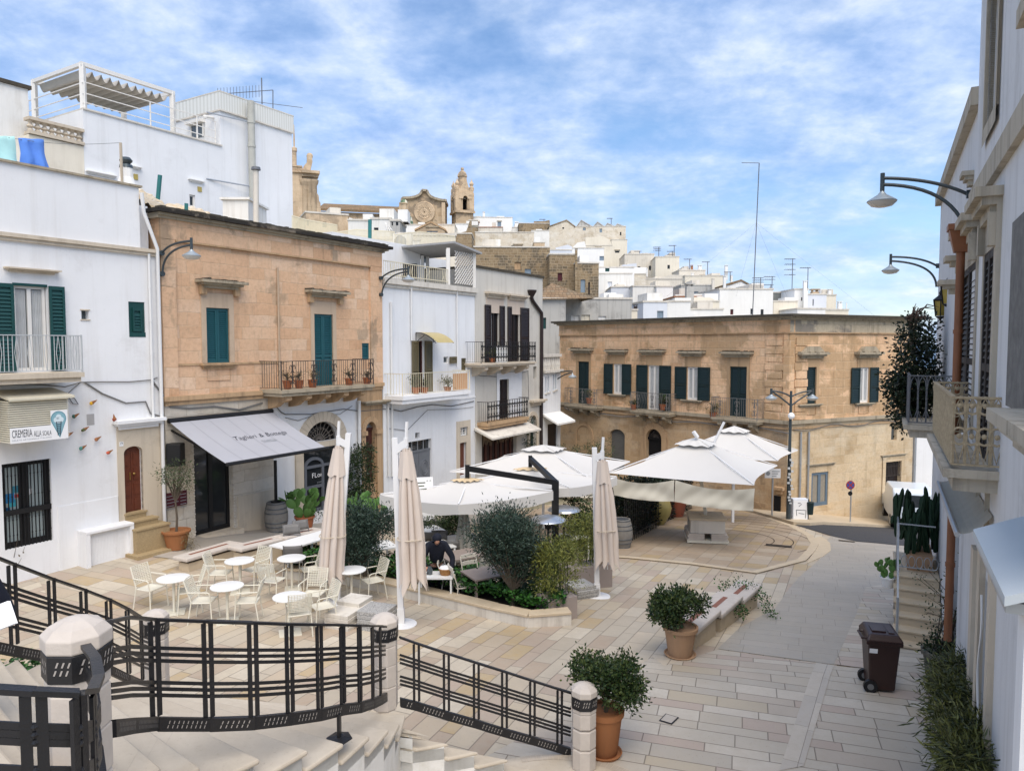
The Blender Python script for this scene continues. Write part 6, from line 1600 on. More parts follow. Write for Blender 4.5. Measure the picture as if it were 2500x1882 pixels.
 m=MB();u=v(95,200)[0];zz1=v(95,335)[1];zz2=v(95,145)[1];r=abs(v(122,200)[0]-u);m.lathe(f4.P(u,zz1,-2),[(r,-2),(r,zz2-zz1),(r*1.25,zz2-zz1),(r*1.25,zz2-zz1+.5),(r*.3,zz2-zz1+.7),(r*.4,zz2-zz1+1.6),(.05,zz2-zz1+4)],12);m.build("turret",m_cath2,Cc)
 m=MB();ua,ub=v(175,450)[0],v(345,450)[0];z1,z0=v(180,395)[1],v(180,495)[1]
 f4.box(m,ua,ub,8,z0,-5,-.8)
 for i,o in enumerate((.2,.7,1.2)): f4.box(m,ua-.1,ub+.15*i,z0+(z1-z0)*i/3,z0+(z1-z0)*(i+1)/3-.02,-5,o-.5)
 m.build("entablature",m_cath2,Cc)
 for x in (205,258,300): u=v(x,600)[0];m=MB();m.lathe(f4.P(u,10,-.2),[(.55,0),(.5,z0-11),(.8,z0-10.4),(.85,z0-10)],10);m.build("column",m_cath2,Cc,smooth=40)
 m=MB();m.prism([f4.P(*v(x,y)) for x,y in ((178,398),(190,350),(230,300),(232,240),(260,222),(285,240),(290,300),(270,390))],f4.n*-1.2);m.sphere(f4.P(*v(262,225),-.6),.5,8,6);m.build("statue_pediment",m_cath2,Cc)
 m=MB();m.prism([f4.P(*v(x,y)) for x,y in ((325,900),(322,560),(335,640),(360,680),(365,740),(380,760),(385,900))],f4.n*-1.2);m.build("volute",m_cath2,Cc)
cathedral()
# ---------------------------------------------------------------- roofs and terraces between the orange house and the hill
H("peach house with arched windows and a moulded cornice below the cathedral nave",KV,213,690,870,62,m_cath2,24,6,[(405,448,972,1035,dw),(218,246,945,1015,dw),(258,270,1075,1105,dw),(312,325,1075,1105,dw)])
H("small white roof terrace house right of the peach house",KV,690,925,960,60,m_wold,5,5,pts=[(690,965),(705,925),(890,985),(925,985),(925,1000)])
H("white house with one small dark window behind the teal post",KV,945,1170,945,58,m_wold,0,5,[(980,1032,1038,1068,dw)])
H("grey twin pillared roof shelter below the tiled dome",KV,1165,1272,965,52,m_gw,0,3,[(1180,1196,975,1015,dw),(1228,1255,975,1015,dw)])
H("peach gabled house with a half round window below the rose window",KV,1450,1780,1075,95,m_cath2,0,6,[(1575,1700,1045,1090,bw)],gable=(1622,985),roofm=m_stone_o)
H("cream house with moulded bands below the right end of the cathedral",KV,1705,1890,1010,100,m_wcream,0,6)
H("white house with a plant filled terrace below the tiled dome",KV,1270,1520,1010,96,m_wnew,0,5)
H("grey rubble house with steps below the bell tower",KV,1885,2080,1110,84,m_rubb,0,5,pts=[(1885,1115),(1900,1110),(2020,1080),(2060,960),(2080,960),(2080,1115)])
H("white washed wall with openings below the bell tower",KV,1900,2060,1000,104,m_wnew,0,5)
H("white roof wall behind the cream railings",KV,60,520,1130,37,m_bei,30,5)
H("long white terrace wall behind the cream railings with an air conditioner",KV,560,1500,1150,36.5,m_wold,14,5)
H("white terrace room beside the pergola terrace",KV,1240,1900,1120,41,m_wcream,8,4)
def px_rail(label,k,pts,n,hh=.0):
 P_=[(at(k(x,yt),Y),at(k(x,yb),Y)) for x,yt,yb,Y in pts];t=thing("terrace_railing",label,"railing",P_[0][1],group="cream railings on the roof terraces")
 m=MB()
 for (a,b),(c,d) in zip(P_,P_[1:]): m.bar(a,c,.05,.04);m.bar(b+Vector((0,0,.08)),d+Vector((0,0,.08)),.04,.03)
 m.build("rails",m_rail_c,t);m=MB();L=[(P_[i+1][0]-P_[i][0]).length for i in range(len(P_)-1)];tot=sum(L)
 for i in range(n+1):
  s=tot*i/n;j=0
  while j<len(L)-1 and s>L[j]: s -= L[j];j += 1
  q=s/L[j];m.bar(P_[j][1].lerp(P_[j+1][1],q),P_[j][0].lerp(P_[j+1][0],q),.032,.032)
 m.build("bars",m_rail_c,t)
px_rail("cream roof railing nearest the white tower block, left of the other terrace railings",KV,[(62,905,1110,33),(215,950,1125,33.5),(565,1010,1150,34.5)],40)
px_rail("long cream roof railing on either side of the teal post",KV,[(562,1090,1190,34.2),(780,1060,1215,34.6),(1210,1085,1300,35)],46)
px_rail("cream roof railing in front of the air conditioner, right of the teal post",KV,[(1210,1120,1300,35.2),(1500,1085,1300,35.6),(1890,1135,1250,36)],46)
def post(label,k,x0,y0,x1,y1,Y,r,mat,name="roof_post"):
 a,b=at(k(x0,y0),Y),at(k(x1,y1),Y);m=MB();m.tube([Vector((0,0,0)),b-a],r,8);o=m.build(name,mat,smooth=40);o.location=a;tag(o,label,"post")
m_tpost=M_plain("teal_post_paint",(.03,.16,.16),.6,.2)
post("teal post among the cream roof railings",KV,934,1260,936,950,33.6,.085,m_tpost)
post("tall leaning teal post on the roof behind the white house parapet",KA,1128,1090,1152,818,22.6,.065,m_tpost)
post("short teal post just above the cornice of the orange house",KA,1340,1115,1342,1022,23.2,.06,m_tpost)
def ac():
 a=at(KV(1315,1290),36.3);t=thing("air_conditioner","white air conditioner unit with a round fan behind the cream railing","air conditioner",a);m=MB();m.box(a.x-.45,a.x+.45,a.y-.3,a.y,a.z,a.z+.75);m.build("casing",m_wnew,t)
 m=MB();m.tube([(a.x-.1+.28*math.cos(R(20*i)),a.y-.31,a.z+.38+.28*math.sin(R(20*i))) for i in range(19)],.02,5);m.poly([(a.x-.1+.27*math.cos(R(20*i)),a.y-.304,a.z+.38+.27*math.sin(R(20*i))) for i in range(18)]);m.build("fan",m_gal,t)
ac()
def cloth(label,k,cor,Y,mat,cat,name,fold=.05,n=10):
 P_=[at(k(*c),Y) for c in cor];m=MB();c0=sum(P_,Vector((0,0,0)))/4
 m.grid(lambda s,t: P_[0].lerp(P_[1],s).lerp(P_[3].lerp(P_[2],s),t)-c0+Vector((.0,fold*math.sin(s*17+t*2)*(.3+t),.02*math.sin(s*9)*t)),n*2,6);o=m.build(name,mat,smooth=90,fix=False);o.location=c0
 md=o.modifiers.new("thickness",'SOLIDIFY');md.thickness=.012;return tag(o,label,cat)
cloth("white sheet hung up on a roof right of the teal post",KV,[(1105,985),(1118,985),(1195,1075),(1120,1075)],40,m_wnew,"cloth","hanging_sheet")
# ---------------------------------------------------------------- white tower block and pergola terrace above the ice cream shop
def tower_block():
 a=at(KA(597,400),26);f=F((a.x,a.y),D_L);z=lambda x,y,o=0: f.uz(KA(x,y),o)
 zt=z(597,345)[1];ue=z(1592,605)[0];us=z(1584,400)[0];u2=z(2100,500)[0]
 B=thing("terrace_block","white block with a roof terrace, stone balusters and small windows behind the ice cream house","house",f.base(4,3))
 w1=f.r(KA,1363,1405,955,1045);w2=f.r(KA,912,960,770,830)
 wall_mesh(f,0,us,0,zt,[w1],4.2,.2).build("wall",m_white_g,B);m=MB();f.box(m,0,us+.05,zt,zt+.06,-4.2,.06);m.build("roof",m_stone_w,B)
 window(B,f,w1,m_wframe,-.12,1,m_glass,False,0,"window",.06)
 for (x0,x1,y0,y1) in ((1352,1465,842,858),(920,1012,745,765),(615,830,782,800)): r=f.r(KA,x0,x1,y0,y1);m=MB();ledge(m,f,r[0],r[1],r[3],.1,.14);m.build("ledge",m_wnew,B)
 for r in (f.r(KA,1422,1450,900,935),f.r(KA,960,990,808,848)): m=MB();f.box(m,*r,-.01,.03);m.build("yellow_plate",M_plain("yellow_vent_plate",(.42,.33,.10),.6),B)
 # railing and pergola
 m=MB();zr=zt+1.0;C=f.P(.15,0,-.12);L_=f.P(.15,0,-4.0)
 for h in (.3,.62,1.0): m.bar(f.P(.15,zt+h,-.12),f.P(us-.1,zt+h,-.12),.03,.03);m.bar(f.P(.15,zt+h,-.12),f.P(.15,zt+h,-4.1),.03,.03)
 for u in (.15,2.6,4.6,6.6,8.2,us-.15): m.bar(f.P(u,zt,-.12),f.P(u,zr,-.12),.04,.04)
 m.bar(f.P(.15,zt,-4),f.P(.15,zr,-4),.04,.04);m.build("terrace_railing",m_wframe,B)
 P_=thing("pergola","white steel pergola with a pleated cloth roof on the white terrace","pergola",f.P(2,zt,-2))
 ztp=z(600,22,-.3)[1];up=z(1240,225,-.3)[0];ul=.2
 for u,o in ((ul,-.3),(ul,-3.6),(up,-.3),(up,-3.6)): m=MB();m.bar(f.P(u,zt,o),f.P(u,ztp,o),.16,.16);m.build("leg",m_wframe,P_)
 m=MB()
 for o in (-.3,-3.6): m.bar(f.P(ul-.08,ztp,o),f.P(up+.08,ztp,o),.14,.14)
 for u in (ul,up): m.bar(f.P(u,ztp,-.37),f.P(u,ztp,-3.53),.13,.13)
 m.build("frame",m_wframe,P_);m=MB();n=10
 m.grid(lambda s,t: f.P(ul+.1+(up-ul-.2)*s,ztp-.1-.26*abs(math.sin(math.pi*n*s)),-.45-3.0*t),90,1);m.build("pleated_cloth",M_plain("sand_cloth",(.50,.47,.42),.85),P_,smooth=60,fix=False)
 # balusters and the wall on the left
 b1=z(597,490)[1];b0=z(597,585)[1];ul_=z(205,520)[0];m=MB();f.box(m,ul_,-.005,b1-.10,b1,-.3,.08);f.box(m,ul_,-.005,b0-.10,b0,-.3,.08)
 for i in range(8): m.lathe(f.P(ul_+(0-ul_)*(i+.5)/8,b0,-.1),[(.09,0),(.09,.06),(.05,.12),(.12,(b1-b0)*.35),(.05,(b1-b0)*.6),(.1,b1-b0-.1)],10)
 m.build("balustrade",m_stone_t,B);m=MB();f.box(m,ul_,-.005,0,b0-.121,-4,.0);m.build("stained_wall",m_wcream,B)
 # tower block
 A=thing("tower_house","tall white block with a ribbed metal parapet and a thick flue on its front","house",f.base((us+u2)/2,3))
 zc=z(1584,345)[1];ztw=z(1584,222)[1];fl=F(f.P(us,0,-3.2).xy,f.n);lw=fl.uz(KA(1380,470));lw2=fl.uz(KA(1470,575))
 wall_mesh(f,us+.001,u2,0,zc,[],3.2,.1).build("wall",m_white_g,A)
 win=(lw[0],lw2[0],fl.uz(KA(1385,560))[1],lw[1]);m=MB();fl.box(m,*win,.0,.03);wn=m.build("window",m_glass_b,A);m=MB()
 for i,(x,y,w,h) in enumerate(((0,0,.08,1),(1,0,.08,1),(.5,0,.06,1))): u=win[0]+(win[1]-win[0])*x;fl.box(m,u-w/2,u+w/2,win[2],win[3],.031,.06)
 fl.box(m,win[0]-.15,win[1]+.1,win[3]+.04,win[3]+.16,0,.25);m.build("window_frame",m_wframe,wn)
 t=T("ribbed_metal",.5,.4);x,y=t.wall(D_L);sx=t.sep(t.pos());t.col(t.mix(t.ramp(t.math('FRACT',t.math('MULTIPLY',t.math('ADD',x,sx[0]),5.)),[(.4,0),(.5,1)]),(.60,.60,.55),(.70,.70,.66)))
 m=MB();f.box(m,us-.06,u2+.06,zc,ztw,-3.26,.07);m.build("ribbed_parapet",t.m,A)
 m=MB();f.box(m,us-.06,u2+.06,zc-.06,zc,-3.26,.09);f.box(m,us-.07,u2+.07,ztw,ztw+.05,-3.27,.08);m.build("parapet_trim",m_stone_w,A)
 o=.35;uf=z(1812,600,o)[0];m=MB();m.tube([f.P(uf,z(1812,1010,o)[1],o),f.P(uf,z(1812,288,o)[1],o)],.15,14)
 for y in (440,610): zz=z(1812,y,o)[1];m.tube([f.P(uf,zz-.05,o),f.P(uf,zz+.05,o)],.17,14)
 m.build("flue",M_plain("cement_flue",(.42,.42,.38),.85,.25,3.),A,smooth=40)
 m=MB();zz=z(1812,440,o)[1];m.tube([f.P(uf,zz,o),f.P(uf-1.9,zz-.02,.0)],.03,6);zz=z(1812,900,o)[1];m.tube([f.P(uf,zz,o),f.P(uf-2.0,zz,.0)],.03,6);m.build("flue_bracket",m_gal,A)
 an=f.P(z(1962,300,-1.5)[0],z(1962,345,-1.5)[1],-1.5);top=f.P(z(1965,200,-1.5)[0],z(1962,205,-1.5)[1],-1.5)
 N_=thing("tv_antenna","comb shaped television aerial on the white tower block","antenna",an);m=MB();m.tube([an-Vector((0,0,1)),top],.025,6);m.build("pole",m_ant,N_)
 dd=Vector((-1,.1,0));m=MB();e=top+dd*2.7-Vector((0,0,.1));m.tube([top,e],.018,5)
 for i in range(14): q=top.lerp(e,.25+.75*i/13);m.tube([q-Vector((0,0,.28)),q+Vector((0,0,.28))],.012,4)
 q=top.lerp(e,.2);m.tube([q+Vector((0,0,.6)),q-Vector((0,0,.6))],.03,4);q=an.lerp(top,.2);m.tube([q+Vector((-1.8,0,.3)),q+Vector((1.4,0,-.1))],.015,4);m.build("elements",m_ant,N_)
 m=MB();c=f.P(us-.02,fl.uz(KA(1540,405))[1],-.4);m.tube([c,c-f.d*.35-Vector((0,0,.05))],.06,8);m.sphere(c-f.d*.4-Vector((0,0,.08)),.09,8,6);tag(m.build("security_camera",m_wframe),"white security camera on the side of the white tower block","camera")
 # rough white tower at the far left
 L2=thing("rough_tower","rough white brick tower at the left edge above the laundry","tower",f.base(-8,3));u1=z(205,300,-.5)[0];zz=z(205,203,-.5)[1]
 m=MB();f.box(m,-16,u1,0,zz,-4,-.5);m.build("wall",m_wold,L2);m=MB();f.box(m,-16,u1+.08,zz,zz+.12,-4,-.42);m.build("roof_edge",m_moss,L2)
tower_block()
def laundry():
 f=FL.sub(0,-2.6);z=lambda x,y: f.uz(KA(x,y));a,b=z(-60,530),z(868,585)
 p=thing("clothesline","thin clothesline with a wooden prop behind the white house parapet","clothesline",f.P(*b))
 m=MB();m.tube([f.P(a[0]+(b[0]-a[0])*i/12,a[1]+(b[1]-a[1])*i/12-.12*math.sin(math.pi*i/12),0) for i in range(13)],.008,4);m.build("line",m_cable,p)
 m=MB();e=z(882,900);m.tube([f.P(e[0],e[1]-.8,0),f.P(b[0],b[1],0)],.04,6);m.build("prop",M_plain("bleached_wood",(.42,.36,.28),.8),p)
 def hang(label,out,c,cat,name):
  pts=[z(*q) for q in out];u0=min(q[0] for q in pts);u1=max(q[0] for q in pts);cc=f.P((u0+u1)/2,pts[0][1],0)
  bm=bmesh.new();bm.faces.new([bm.verts.new(f.P(u,zz,0)-cc) for u,zz in pts])
  bmesh.ops.triangulate(bm,faces=bm.faces[:]);bmesh.ops.subdivide_edges(bm,edges=bm.edges[:],cuts=5,use_grid_fill=True);bmesh.ops.triangulate(bm,faces=bm.faces[:])
  for v in bm.verts: v.co += f.n*(.05*math.sin(v.co.dot(f.d)*19+v.co.z*3)+.03*math.sin(v.co.z*8+v.co.dot(f.d)*5))
  me=bpy.data.meshes.new(name);bm.to_mesh(me);bm.free();me.materials.append(M_plain(name+"_cloth",c,.9,.15,5.));me.shade_smooth()
  o=bpy.data.objects.new(name,me);COL.objects.link(o);o.location=cc;md=o.modifiers.new("thickness",'SOLIDIFY');md.thickness=.015;tag(o,label,cat)
 hang("pale mint green shirt hanging at the left edge of the clothesline",[(-120,535),(100,540),(128,735),(90,742),(-120,720)],(.42,.68,.66),"shirt","hanging_shirt")
 hang("bright blue trousers hanging from the clothesline above the white parapet",[(140,550),(315,562),(322,650),(365,780),(325,790),(262,760),(238,745),(205,755),(145,745),(150,660)],(.10,.23,.62),"trousers","hanging_trousers")
laundry()
def roof_bits():
 f=FL;
 def mound(label,k,x0,x1,yt,yb,Y,mat):
  a,b,t=at(k(x0,yb),Y),at(k(x1,yb),Y),at(k((x0+x1)/2,yt),Y);c=(a+b)/2;h=t.z-c.z;w=(b-a).length/2;m=MB()
  m.grid(lambda s,q: Vector(((s*2-1)*w,(q*2-1)*1.6,h*(max(0,1-(s*2-1)**2)**.5)*(max(0.,1-(q*2-1)**2)**.5)+.10*math.sin(s*31+q*17)*math.sin(q*23+s*5)-.3)),30,16)
  o=m.build("rubble_vault",mat,smooth=25,fix=False);o.location=c;tag(o,label,"roof")
 m_v=RB("crumbling_vault",[(.50,.36,.20),(.66,.60,.50),(.58,.46,.30),(.70,.66,.60)],.14,.25,(.70,.66,.58),(.40,.26,.12),.6,.55,.3)
 mound("crumbling limewashed vault just behind the white house parapet",KA,440,1090,805,960,21.5,m_v);mound("rubble vault with a dry bush behind the teal post",KA,1020,1560,985,1120,24.5,m_v);mound("rubble vault beside the white roof hut",KA,1560,1960,1110,1200,26,m_v)
 c=at(KA(912,900),22);C=thing("roof_chimney","small white chimney with a round dark cowl beside the clothesline prop","chimney",c);m=MB();zt=at(KA(912,768),22).z-c.z;m.lathe(c,[(.34,-.6),(.28,0),(.19,zt*.5),(.18,zt)],12);m.build("stack",m_wnew,C)
 m=MB();s=22/1580/3.333;m.lathe(c+Vector((0,0,zt)),[(.19,0),(.17,24*s),(.10,26*s),(.17,44*s),(.18,56*s),(.12,74*s),(.02,80*s)],14);m.build("cowl",M_plain("dark_metal_cowl",(.08,.10,.11),.4,.2,5.,.5,.6),C,smooth=40)
 a,b=at(KA(1605,1115),27),at(KA(1830,1115),27.6);h=at(KA(1605,995),27).z-a.z;m=MB();m.box(a.x,b.x,a.y,a.y+2,a.z-1,a.z+h);m.box(a.x-.08,b.x+.08,a.y-.08,a.y+2.08,a.z+h,a.z+h+.08)
 o=m.build("roof_hut",m_wold);tag(o,"small stained white hut on the roof below the thick flue","hut")
 q=at(KA(1840,1100),26.6);t=at(KA(1843,785),26.6);S=thing("stove_pipe","slim cream stove pipe with a dark cap in front of the thick flue","chimney",q);m=MB();m.tube([q-Vector((0,0,1)),t],.10,10);m.build("pipe",m_stone_w,S,smooth=40);m=MB();m.lathe(t,[(.10,0),(.17,.02),(.15,.12),(.02,.14)],12);m.build("cap",m_ant,S)
roof_bits()
# ---------------------------------------------------------------- plants
m_olive=M_leaf("olive_leaves",(.016,.034,.024),(.06,.095,.068),(.18,.23,.17),4.)
m_olive2=M_leaf("pale_olive_leaves",(.03,.05,.02),(.09,.12,.05),(.2,.23,.13),5.)
m_shrub=M_leaf("glossy_shrub_leaves",(.014,.034,.010),(.075,.105,.026),(.24,.19,.075),6.)
m_ivy=M_leaf("ivy_leaves",(.012,.05,.008),(.045,.15,.022),(.10,.26,.05),3.)
m_bamb=M_leaf("bamboo_leaves",(.09,.11,.02),(.25,.25,.05),(.42,.38,.12),4.)
m_bambd=M_leaf("dark_bamboo_leaves",(.012,.03,.008),(.06,.085,.02),(.16,.16,.045),4.)
m_hedge=M_leaf("dark_hedge_leaves",(.004,.010,.005),(.014,.03,.012),(.03,.055,.02),3.)
m_vine=M_leaf("vine_leaves",(.008,.02,.006),(.03,.06,.015),(.12,.14,.03),4.)
m_boug=M_leaf("dark_creeper_leaves",(.004,.010,.003),(.014,.030,.008),(.05,.08,.02),4.)
m_dry=M_leaf("dry_leaves",(.10,.075,.03),(.22,.17,.07),(.34,.28,.10),5.)
m_bark=M_plain("grey_brown_bark",(.10,.08,.06),.95,.35,12.,bump=.5)
m_cact=M_plain("prickly_pear_skin",(.085,.18,.045),.55,.35,3.);m_cact2=M_plain("dark_cactus_skin",(.012,.035,.014),.55,.35,5.)
rv=lambda s=1.: Vector((random.gauss(0,s),random.gauss(0,s),random.gauss(0,s)))
def clumps(c,rad,k,shell=.55):
 out=[];lobes=[(rv(1)+Vector((0,0,.4))).normalized() for _ in range(8)]
 while len(out)<k:
  v=Vector((random.uniform(-1,1),random.uniform(-1,1),random.uniform(-1,1)))*1.12
  n=v.normalized()
  if shell*random.random()<v.length<.40+.78*max(max(0,n.dot(q))**5 for q in lobes): out.append(Vector(c)+Vector((v.x*rad[0],v.y*rad[1],v.z*rad[2])))
 return out
def leaves(m,pts,n,sp,L,w,up=.3):
 for p in pts:
  for _ in range(n):
   q=p+rv(sp);d=(q-p).normalized()+rv(.5)+Vector((0,0,up));m.leaf(q,d,rv(1).normalized(),L*random.uniform(.6,1.3),w*random.uniform(.7,1.2))
def bush(t,c,rad,k,n,sp,L,w,mat,stem=None,name="foliage",up=.3,shell=.45,trunk=None):
 c=Vector(c);P_=clumps(c,rad,k,shell);m=MB();leaves(m,P_,n,sp,L,w,up);m.build(name,mat,t,fix=False)
 if stem is not None:
  s=Vector(stem);fork=s.lerp(c,.55) if trunk is None else s+Vector((0,0,trunk));m=MB();r=.035 if trunk is None else .06
  m.tube([s,s.lerp(fork,.5)+Vector((.03,0,0)),fork],[r,r*.85,r*.7],8)
  for p in P_[::max(1,len(P_) // 26)]: m.tube([fork,fork.lerp(p,.5)+Vector((0,0,.06)),p],[r*.45,r*.25,.004],5,False)
  m.build("trunk",m_bark,t)
def pot(t,c,r,h,mat,rim=.12,saucer=0.,name="pot",soil=True):
 m=MB();m.lathe(c,[(r*.66,0),(r*.7,.01),(r*.95,h*(1-rim)),(r*1.06,h*(1-rim)+.005),(r*1.08,h),(r*.96,h),(r*.93,h*.93)],28);p=m.build(name,mat,t,smooth=40)
 if saucer: m=MB();m.lathe(c,[(r*.85,-.002),(r*.98,.05),(r*.92,.055),(r*.85,.03)],28);m.build("saucer",mat,t,smooth=40)
def potted(label,base,r,h,mat,rad,leafm,k=60,n=26,L=.05,w=.022,saucer=0.,up=.3,dz=0.,stemn=True,cat="plant",name="potted_shrub",sp=.055,group=None):
 base=Vector(base);t=thing(name,label,cat,base,group=group);pot(t,base,r,h,mat,saucer=saucer);c=base+Vector((0,0,h+rad[2]*.8+dz))
 bush(t,c,rad,k,n,sp,L,w,leafm,base+Vector((0,0,h*.8)),up=up);return t
pp=lambda k,x,y,dz=0.: ong(k(x,y),dz)-Vector((0,0,0))
m_terra2=M_plaster("weathered_terracotta",(.40,.25,.15),dirt=(.20,.16,.12),amt=.6,streak=.5,grime=.8);m_terra3=M_plaster("rusty_terracotta",(.33,.14,.06),dirt=(.14,.10,.06),amt=.6,streak=.5,grime=.7)
q=pp(KQ,885,690);potted("big shrub with reddish tips in a pale terracotta pot beside the stepped stone bench",q,.30,.56,m_terra2,(.50,.48,.40),m_shrub,190,30,.07,.036,.1)
q=ong(KQ(372,1352));potted("big green shrub in a rusty terracotta pot behind the lowest stair bollard",q,.255,.64,m_terra3,(.50,.46,.42),m_shrub,230,30,.055,.030,.1)
# olive trees in the planter
def tree(label,c,h,rad,k,n,mat,tr,L=.085,w=.026):
 t=thing("olive_tree",label,"tree",c);bush(t,c+Vector((0,0,h)),rad,k,n,.12,L,w,mat,c,"crown",.5,.25,tr);return t
o2=at(KM(1302,1228),15.75);o2.z=g(o2.x,o2.y)+.2;tree("full grey green olive tree at the right end of the ivy bed",o2,1.22,(.98,.8,.95),560,34,m_olive,.35)
o1=at(KM(300,1060),17.3);o1.z=g(o1.x,o1.y)+.15;tree("darker olive tree between the two left hand closed parasols",o1,1.30,(.72,.65,.85),420,34,m_olive,.4)
m=MB();c0=o2+Vector((0,0,1.9));leaves(m,[c0+Vector((x,0,z)) for x,z in ((-.65,.0),(-.6,.12),(-.5,.2),(.42,.2),(.45,.3),(.38,.38),(.1,.1),(-.2,.12),(.3,.15))],14,.06,.06,.013,1.);m.build("top_shoots",m_olive,bpy.data.objects["olive_tree"])
# ---------------------------------------------------------------- ivy bed with its stone kerb
def planter():
 outer=[ong(KM(*p)) for p in ((-250,1140),(150,1175),(420,1232),(650,1288),(900,1348),(1150,1412),(1408,1468))];rc=ong(KM(1700,1456))
 back=[ong(KM(1560,1305)),ong(KM(1300,1215)),ong(KM(900,1160)),ong(KM(500,1105)),ong(KM(100,1060)),ong(KM(-200,1030))]
 t=thing("planter_kerb","long curved pale stone kerb round the ivy bed in front of the olive trees","planter",outer[3]);pts=outer+[rc];h=.27;w=.3
 ins=off_line([(p.x,p.y) for p in pts],w)[len(pts):][::-1];m=MB();m2=MB()
 for i in range(len(pts)-1):
  a,b=pts[i],pts[i+1];c,d=ins[i+1],ins[i];za,zb=a.z+h,b.z+h+(.12 if i==len(pts)-2 else 0)
  if i==len(pts)-2: zb=za
  for mm,z0,z1,e in ((m,None,-.06,0),(m2,-.06,0,.025)):
   n_=Vector((b.y-a.y,a.x-b.x,0)).normalized()*e
   lo=[Vector((a.x,a.y,a.z-.3 if z0 is None else za+z0))+n_,Vector((b.x,b.y,b.z-.3 if z0 is None else zb+z0))+n_,Vector((c[0],c[1],b.z-.3 if z0 is None else zb+z0)),Vector((d[0],d[1],a.z-.3 if z0 is None else za+z0))]
   hi=[Vector((a.x,a.y,za+z1))+n_,Vector((b.x,b.y,zb+z1))+n_,Vector((c[0],c[1],zb+z1)),Vector((d[0],d[1],za+z1))];mm.hexa(lo+hi)
 m.build("kerb_wall",m_stone_w,t);m2.build("kerb_top",m_strip,t,bevel=.012)
 poly=[Vector((p[0],p[1],0)) for p in ins]+back;S=MB();S.poly([Vector((p.x,p.y,g(p.x,p.y)+.16)) for p in poly]);S.build("soil",M_plain("dark_soil",(.03,.022,.015),.95),t)
 m=MB();xs=[p.x for p in poly];ys=[p.y for p in poly]
 def inside(x,y):
  r=False
  for i in range(len(poly)):
   a,b=poly[i],poly[i-1]
   if (a.y>y) != (b.y>y) and x<(b.x-a.x)*(y-a.y)/(b.y-a.y)+a.x: r=not r
  return r
 k=0
 while k<11000:
  x,y=random.uniform(min(xs),max(xs)),random.uniform(min(ys),max(ys))
  if inside(x,y):
   z=g(x,y)+.27+.30*random.random()**.5+.10*math.sin(x*3.1)*math.sin(y*2.7);m.leaf(Vector((x,y,z)),Vector((random.gauss(0,1),random.gauss(-.4,1),.35)),Vector((0,0,1))+rv(.5),random.uniform(.06,.12),random.uniform(.05,.085));k += 1
 tag(m.build("ivy_groundcover",m_ivy,fix=False),"dense bright green ivy filling the kerbed bed by the closed parasols","ivy",kind='stuff')
 m=MB()
 for _ in range(2600):
  x,y=random.uniform(-5.9,-4.0),random.uniform(5.4,8.6)
  if x>-4.95-.05*(y-6): x -= 1.
  z=1.95+.25*random.random()+.06*math.sin(x*7)*math.sin(y*6)-.1*(y-6);m.leaf(Vector((x,y,z)),Vector((random.gauss(0,1),random.gauss(-.3,1),.3)),Vector((0,0,1))+rv(.5),random.uniform(.05,.10),.06)
 tag(m.build("ivy_groundcover",m_ivy,fix=False),"ivy bed on the far left beyond the stair railing","ivy",kind='stuff')
planter()
# ---------------------------------------------------------------- cafe chairs and round tables
m_cc=M_plain("cream_painted_steel",(.66,.63,.53),.45,.05,6.)
m_cw=M_plain("white_table_laminate",(.76,.76,.74),.35,.03)
def make_chair(name,label,kind):
 t=thing(name,label,"chair");mt=dict(cream=m_cc,grey=M_plain("grey_plastic",(.15,.145,.14),.5),white=M_plain("ivory_plastic",(.62,.58,.50),.5))[kind]
 s=MB();s.grid(lambda a,b: (-.21+.42*a,-.20+.42*b,.445-.018*math.sin(math.pi*a)*math.sin(math.pi*b)+.03*max(0,.15-b)),8,8);o=s.build("seat",mt,t,world=False,smooth=60,fix=False);md=o.modifiers.new("th",'SOLIDIFY');md.thickness=.016
 b=MB();B_=lambda a,z: Vector((-.205+.41*a,.20+.12*z+.035*math.sin(math.pi*a),.53+.36*z))
 if kind=='cream':
  for i in range(12): z=i/11;b.tube([B_(a/6,z) for a in range(7)],.0095,4)
  for i in range(9): b.tube([B_(i/8,z/3) for z in range(4)],.006,4)
 elif kind=='white':
  for z in (.55,.98): b.bar(B_(0,z),B_(.5,z),.025,.09);b.bar(B_(.5,z),B_(1,z),.025,.09)
 else:
  b.grid(lambda a,z: B_(a,.3+.7*z),8,3)
 o=b.build("backrest",mt,t,world=False,smooth=50,fix=False)
 if kind=='grey': md=o.modifiers.new("th",'SOLIDIFY');md.thickness=.02
 for sx in (-1,1):
  m=MB();m.tube([(sx*.235,-.22,0),(sx*.215,-.19,.44)],.013,6);m.build("leg",mt,t,world=False)
  m=MB();m.tube([(sx*.235,.26,0),(sx*.21,.19,.46),(sx*.215,.33,.90)],.013,6);m.build("leg",mt,t,world=False)
  if kind=='cream': m=MB();m.tube([(sx*.215,-.19,.44),(sx*.24,-.18,.64),(sx*.245,-.14,.665),(sx*.235,.24,.665)],.013,6);m.build("armrest",mt,t,world=False)
 return t
used=set()
def place(proto,p,face,label,group):
 o=proto if proto.name not in used else copy_tree(proto)
 used.add(proto.name);o.location=p;d=Vector(face)-Vector(p);o.rotation_euler=(0,0,math.atan2(d.y,d.x)+math.pi/2);o['label']=label;o['group']=group;return o
